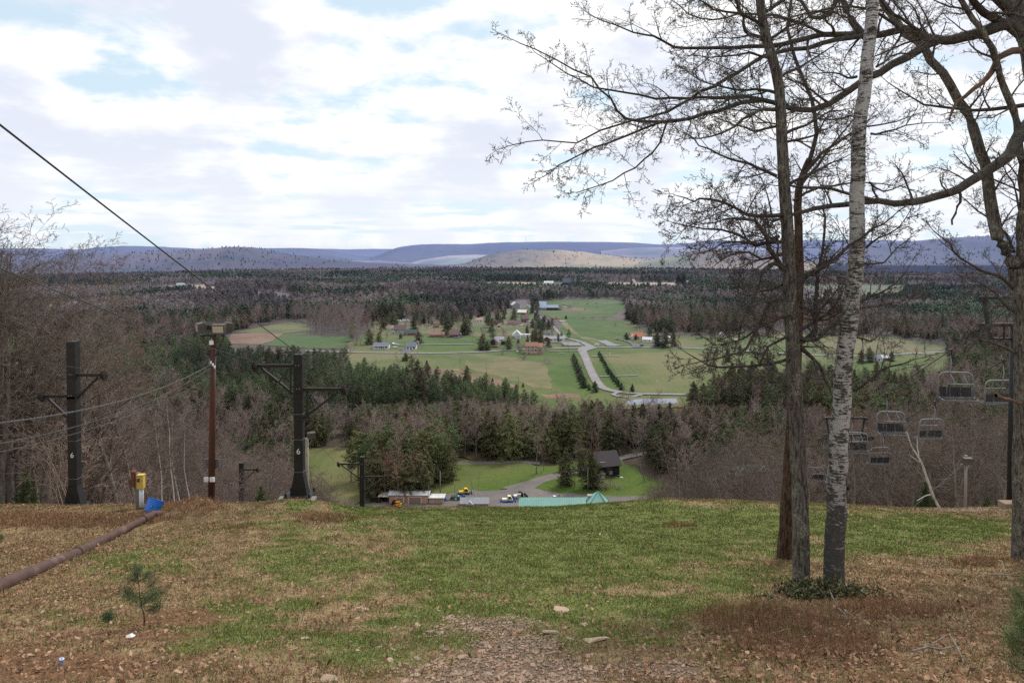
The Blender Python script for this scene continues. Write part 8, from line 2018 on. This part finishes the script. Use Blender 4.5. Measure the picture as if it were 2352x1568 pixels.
# pine saplings
M_NEED = mat("sapling needles", (.050, .088, .040), (.080, .115, .046), 5, .7, tint=True); M_NEEDY = mat("yellowish sapling needles", (.125, .150, .050), (.085, .120, .045), 5, .7, tint=True); M_STEM = mat("sapling bark", (.085, .066, .048), (.05, .04, .03), 20, .9)
def sapling(foot, h, label, seed, stemf=None, brs=None, needle=.13, m=None, dens=26):
    rg = np.random.default_rng(seed); o = thing("pine_sapling", label, "pine sapling", foot)
    st = np.array([(0, 0, 0), (.015, 0, .12), (.0, .01, .25), (-.03, .0, .38), (-.06, .0, .55), (-.075, 0, .75), (-.11, 0, 1.0)])*h if stemf is None else np.array(stemf)*h
    polys = [(st, np.linspace(.013, .004, len(st))*max(h, .6))]; C = []; AX = []
    if brs is None:
        brs = []
        for k in range(15):
            t = .28+.62*rg.random(); a = rg.random()*6.28; brs.append((t, np.cos(a), np.sin(a), .22+.4*rg.random(), .28*(1.15-t)*(.8+.5*rg.random())+.05))
    for t, cx, sy, rise, L in brs:
        i = min(int(t*(len(st)-1)), len(st)-2); f = t*(len(st)-1)-i; p = st[i]*(1-f)+st[i+1]*f
        d = nrm(np.array([cx, sy, rise])); q = p+d*L*h*.6; e = q+nrm(d+np.array([0, 0, .3]))*L*h*.4
        polys.append((np.array([p, q, e]), np.array([.006, .0045, .003])*max(h, .6)))
        for k in range(dens):
            u = .35+.65*rg.random(); w_ = p+(q-p)*(u/.6) if u < .6 else q+(e-q)*((u-.6)/.4); C.append(w_); AX.append(nrm(d+np.array([0, 0, .35])))
    for k in range(dens): C.append(st[-1]-np.array([0, 0, .12*h*rg.random()])); AX.append(np.array([0, 0, 1.]))
    C = np.array(C); AX = np.array(AX); V, tb = leaves(rg, C+AX*needle*.3, AX, 14, needle, .0042, .045, .5, 1.6)
    Vt, Ft = tubes_np(polys[:1], 7); V2_, F2_ = tubes_np(polys[1:], 4)
    link("stem", np_mesh("stem", np.concatenate([Vt, V2_]), [Ft, F2_+len(Vt)], True), o, [M_STEM])
    link("needles", np_mesh("needles", V, [np.arange(len(V)).reshape(-1, 3)], False, np.c_[tb, tb, tb, np.ones(len(tb))]), o, [m or M_NEED]); return o
g = gp(330, 1442); hs_ = 128*g.y*1.05/FW
sapling(g, hs_, "little pine sapling with a bent stem standing alone in the dead grass", 1, None, [(.40, 1, 0, .25, .30), (.43, -.9, .3, .7, .34), (.52, 1, .2, .5, .42), (.55, .6, -.7, .5, .30), (.60, -1, .1, .55, .34), (.62, .9, -.2, .35, .36), (.66, -.6, -.6, .6, .30), (.70, .7, .5, .55, .30), (.85, -.8, .1, .4, .20), (.87, .7, 0, .5, .24), (.92, -.3, .5, .8, .16), (.48, .3, .9, .4, .3), (.36, .8, .4, .15, .26)], .10, None, 17)
g = gp(250, 1428); sapling(g, .16, "tiny pine seedling sprouting left of the bent sapling", 3, None, None, .07, None, 5)
for wx_, foot, top, lb, sd in ((2372, 1500, 1335, "pine sapling cut by the right edge, upper tuft", 5), (2368, 1600, 1420, "darker pine sapling in the lower right corner", 6)):
    g = gp(wx_, foot); sapling(g, (foot-top)*g.y*1.05/FW, lb, sd, None, None, .17, M_NEEDY, 9)
g = gp(-12, 1262); sapling(g, 62*g.y/FW, "yellowish pine tuft at the left edge", 8, None, None, .11, M_NEEDY, 18)
for wx_, top, D, lb in ((60, 1075, 36, "young green pine at the brow left of the lift tower"), (600, 1110, 41, "young pine peeping over the brow between two lift towers"), (2125, 1100, 40, "dark young pine at the brow in the right thicket"), (2268, 1130, 36.5, "small pine at the brow beside the concrete block")):
    q = at(wx_, top, D); gz = Hs(q.x, q.y); tree('young', (q.x, q.y, gz), max(q.z-gz, .8), lb, None, wide=.95)
# evergreen laurel round the feet of oak and birch
rg = np.random.default_rng(9); base = at(1885, 1385, 14.45); base.z = Hs(base.x, base.y)
o = thing("evergreen_shrub", "dark leathery evergreen shrub around the feet of oak and birch", "shrub", base); st = []; C = []; AX = []
for k in range(170):
    x = rg.normal()*.50; y = rg.normal()*.30-.12; gz = Hs(base.x+x, base.y+y)-base.z; hh = (.07+.24*rg.random())*math.exp(-(x/1.1)**2)
    d = np.array([rg.normal()*.45, rg.normal()*.45, 1]); p = np.array([x, y, gz]); e = p+nrm(d)*hh; st.append((np.array([p, (p+e)/2+rg.normal(size=3)*.02, e]), np.array([.007, .005, .004])))
    for j in range(9): C.append(p+(e-p)*(.35+.7*rg.random())); AX.append(nrm(d))
C = np.array(C); AX = np.array(AX); V, tb = leaves(rg, C, AX, 3, .095, .045, .06, .4, 1.6)
Vt, Ft = tubes_np(st, 4); link("stems", np_mesh("stems", Vt, [Ft], True), o, [M_STEM]); link("foliage", np_mesh("foliage", V, [np.arange(len(V)).reshape(-1, 3)], False, np.c_[tb, tb, tb, np.ones(len(tb))]), o, [mat("laurel leaves", (.075, .080, .028), (.110, .100, .042), 8, .6, tint=True, spec=.4)])
# fallen sticks
M_STICK = mat("weathered stick", (.26, .23, .20), (.15, .13, .11), 12, .9)
def stick(pts, r, label, fork=None):
    P = [];
    for x, y, up in pts: g = gp(x, y); P.append(Vector((g.x, g.y, g.z+.03+up)))
    b = MB(); b.tube([P[0]-P[0]]+[p-P[0] for p in P[1:]], [r]+[r*.8]*(len(P)-2)+[r*.4], 6)
    if fork:
        g = gp(fork[0], fork[1]); b.tube([P[1]-P[0], Vector((g.x, g.y, g.z+.05+fork[2]))-P[0]], [r*.6, r*.25], 5)
    o = b.build("fallen_branch", M_STICK); o.location = P[0]; return props(o, label, "branch")
stick([(1890, 1352, .25), (1902, 1365, .15), (1922, 1400, .02)], .022, "pale stick leaning in the evergreen shrub before the birch")
stick([(1925, 1402, .02), (1938, 1415, .04), (1950, 1432, .02)], .016, "pale forked stick below the evergreen shrub", (1955, 1418, .05))
stick([(2095, 1505, .03), (2130, 1500, .06), (2160, 1504, .05), (2195, 1492, .03)], .016, "grey dead branch on the leaves at lower right", (2175, 1480, .1)); stick([(2185, 1480, .08), (2200, 1500, .05), (2215, 1530, .02)], .013, "thin dead branch crossing at lower right")
stick([(2275, 1325, .02), (2310, 1326, .04), (2335, 1322, .03)], .018, "pale broken limb lying before the right oak", (2300, 1308, .2)); stick([(2120, 1298, .03), (2170, 1308, .05), (2215, 1322, .03)], .014, "thin pale stick in the scrub left of the right oak"); stick([(1770, 1462, .02), (1800, 1455, .03), (1815, 1450, .02)], .010, "short stick in the brown scrub")
# litter
g = gp(137, 1534); o = thing("crumpled_can", "crumpled white and blue drink can among red needles", "can", g+Vector((0, 0, .03)), .6)
b = MB(); n = 12; V = []
for z, r in ((0, .026), (.008, .033), (.035, .028), (.06, .034), (.09, .030), (.112, .033), (.122, .026)):
    for i in range(n): a = 2*math.pi*i/n; V.append((r*math.cos(a)*(1+.15*math.sin(3*a+z*60)), r*math.sin(a)*(1+.12*math.cos(2*a)), z))
b.add(V, [(r*n+i, r*n+(i+1) % n, (r+1)*n+(i+1) % n, (r+1)*n+i) for r in range(6) for i in range(n)]+[tuple(range(n))[::-1], tuple(range(6*n, 7*n))]); b.build("can_body", mat("printed tin", (.70, .72, .76), (.18, .26, .50), 30, .35, metal=.4), o); o.rotation_euler = (rad(20), rad(12), .6)
b = MB(); b.tube([(0, 0, .1222), (0, 0, .1245)], .012, 8); b.build("pull_tab", M_GREYST, o)
g = gp(299, 1466); b = MB(); b.add([(-.06, -.03, .03), (.05, -.04, .045), (.07, .03, .035), (0, .05, .06), (-.05, .04, .04), (0, 0, .07)], [(0, 1, 5), (1, 2, 5), (2, 3, 5), (3, 4, 5), (4, 0, 5)]); o = b.build("paper_scrap", M_WHITE); o.location = g; props(o, "white scrap of paper below the pine sapling", "litter")
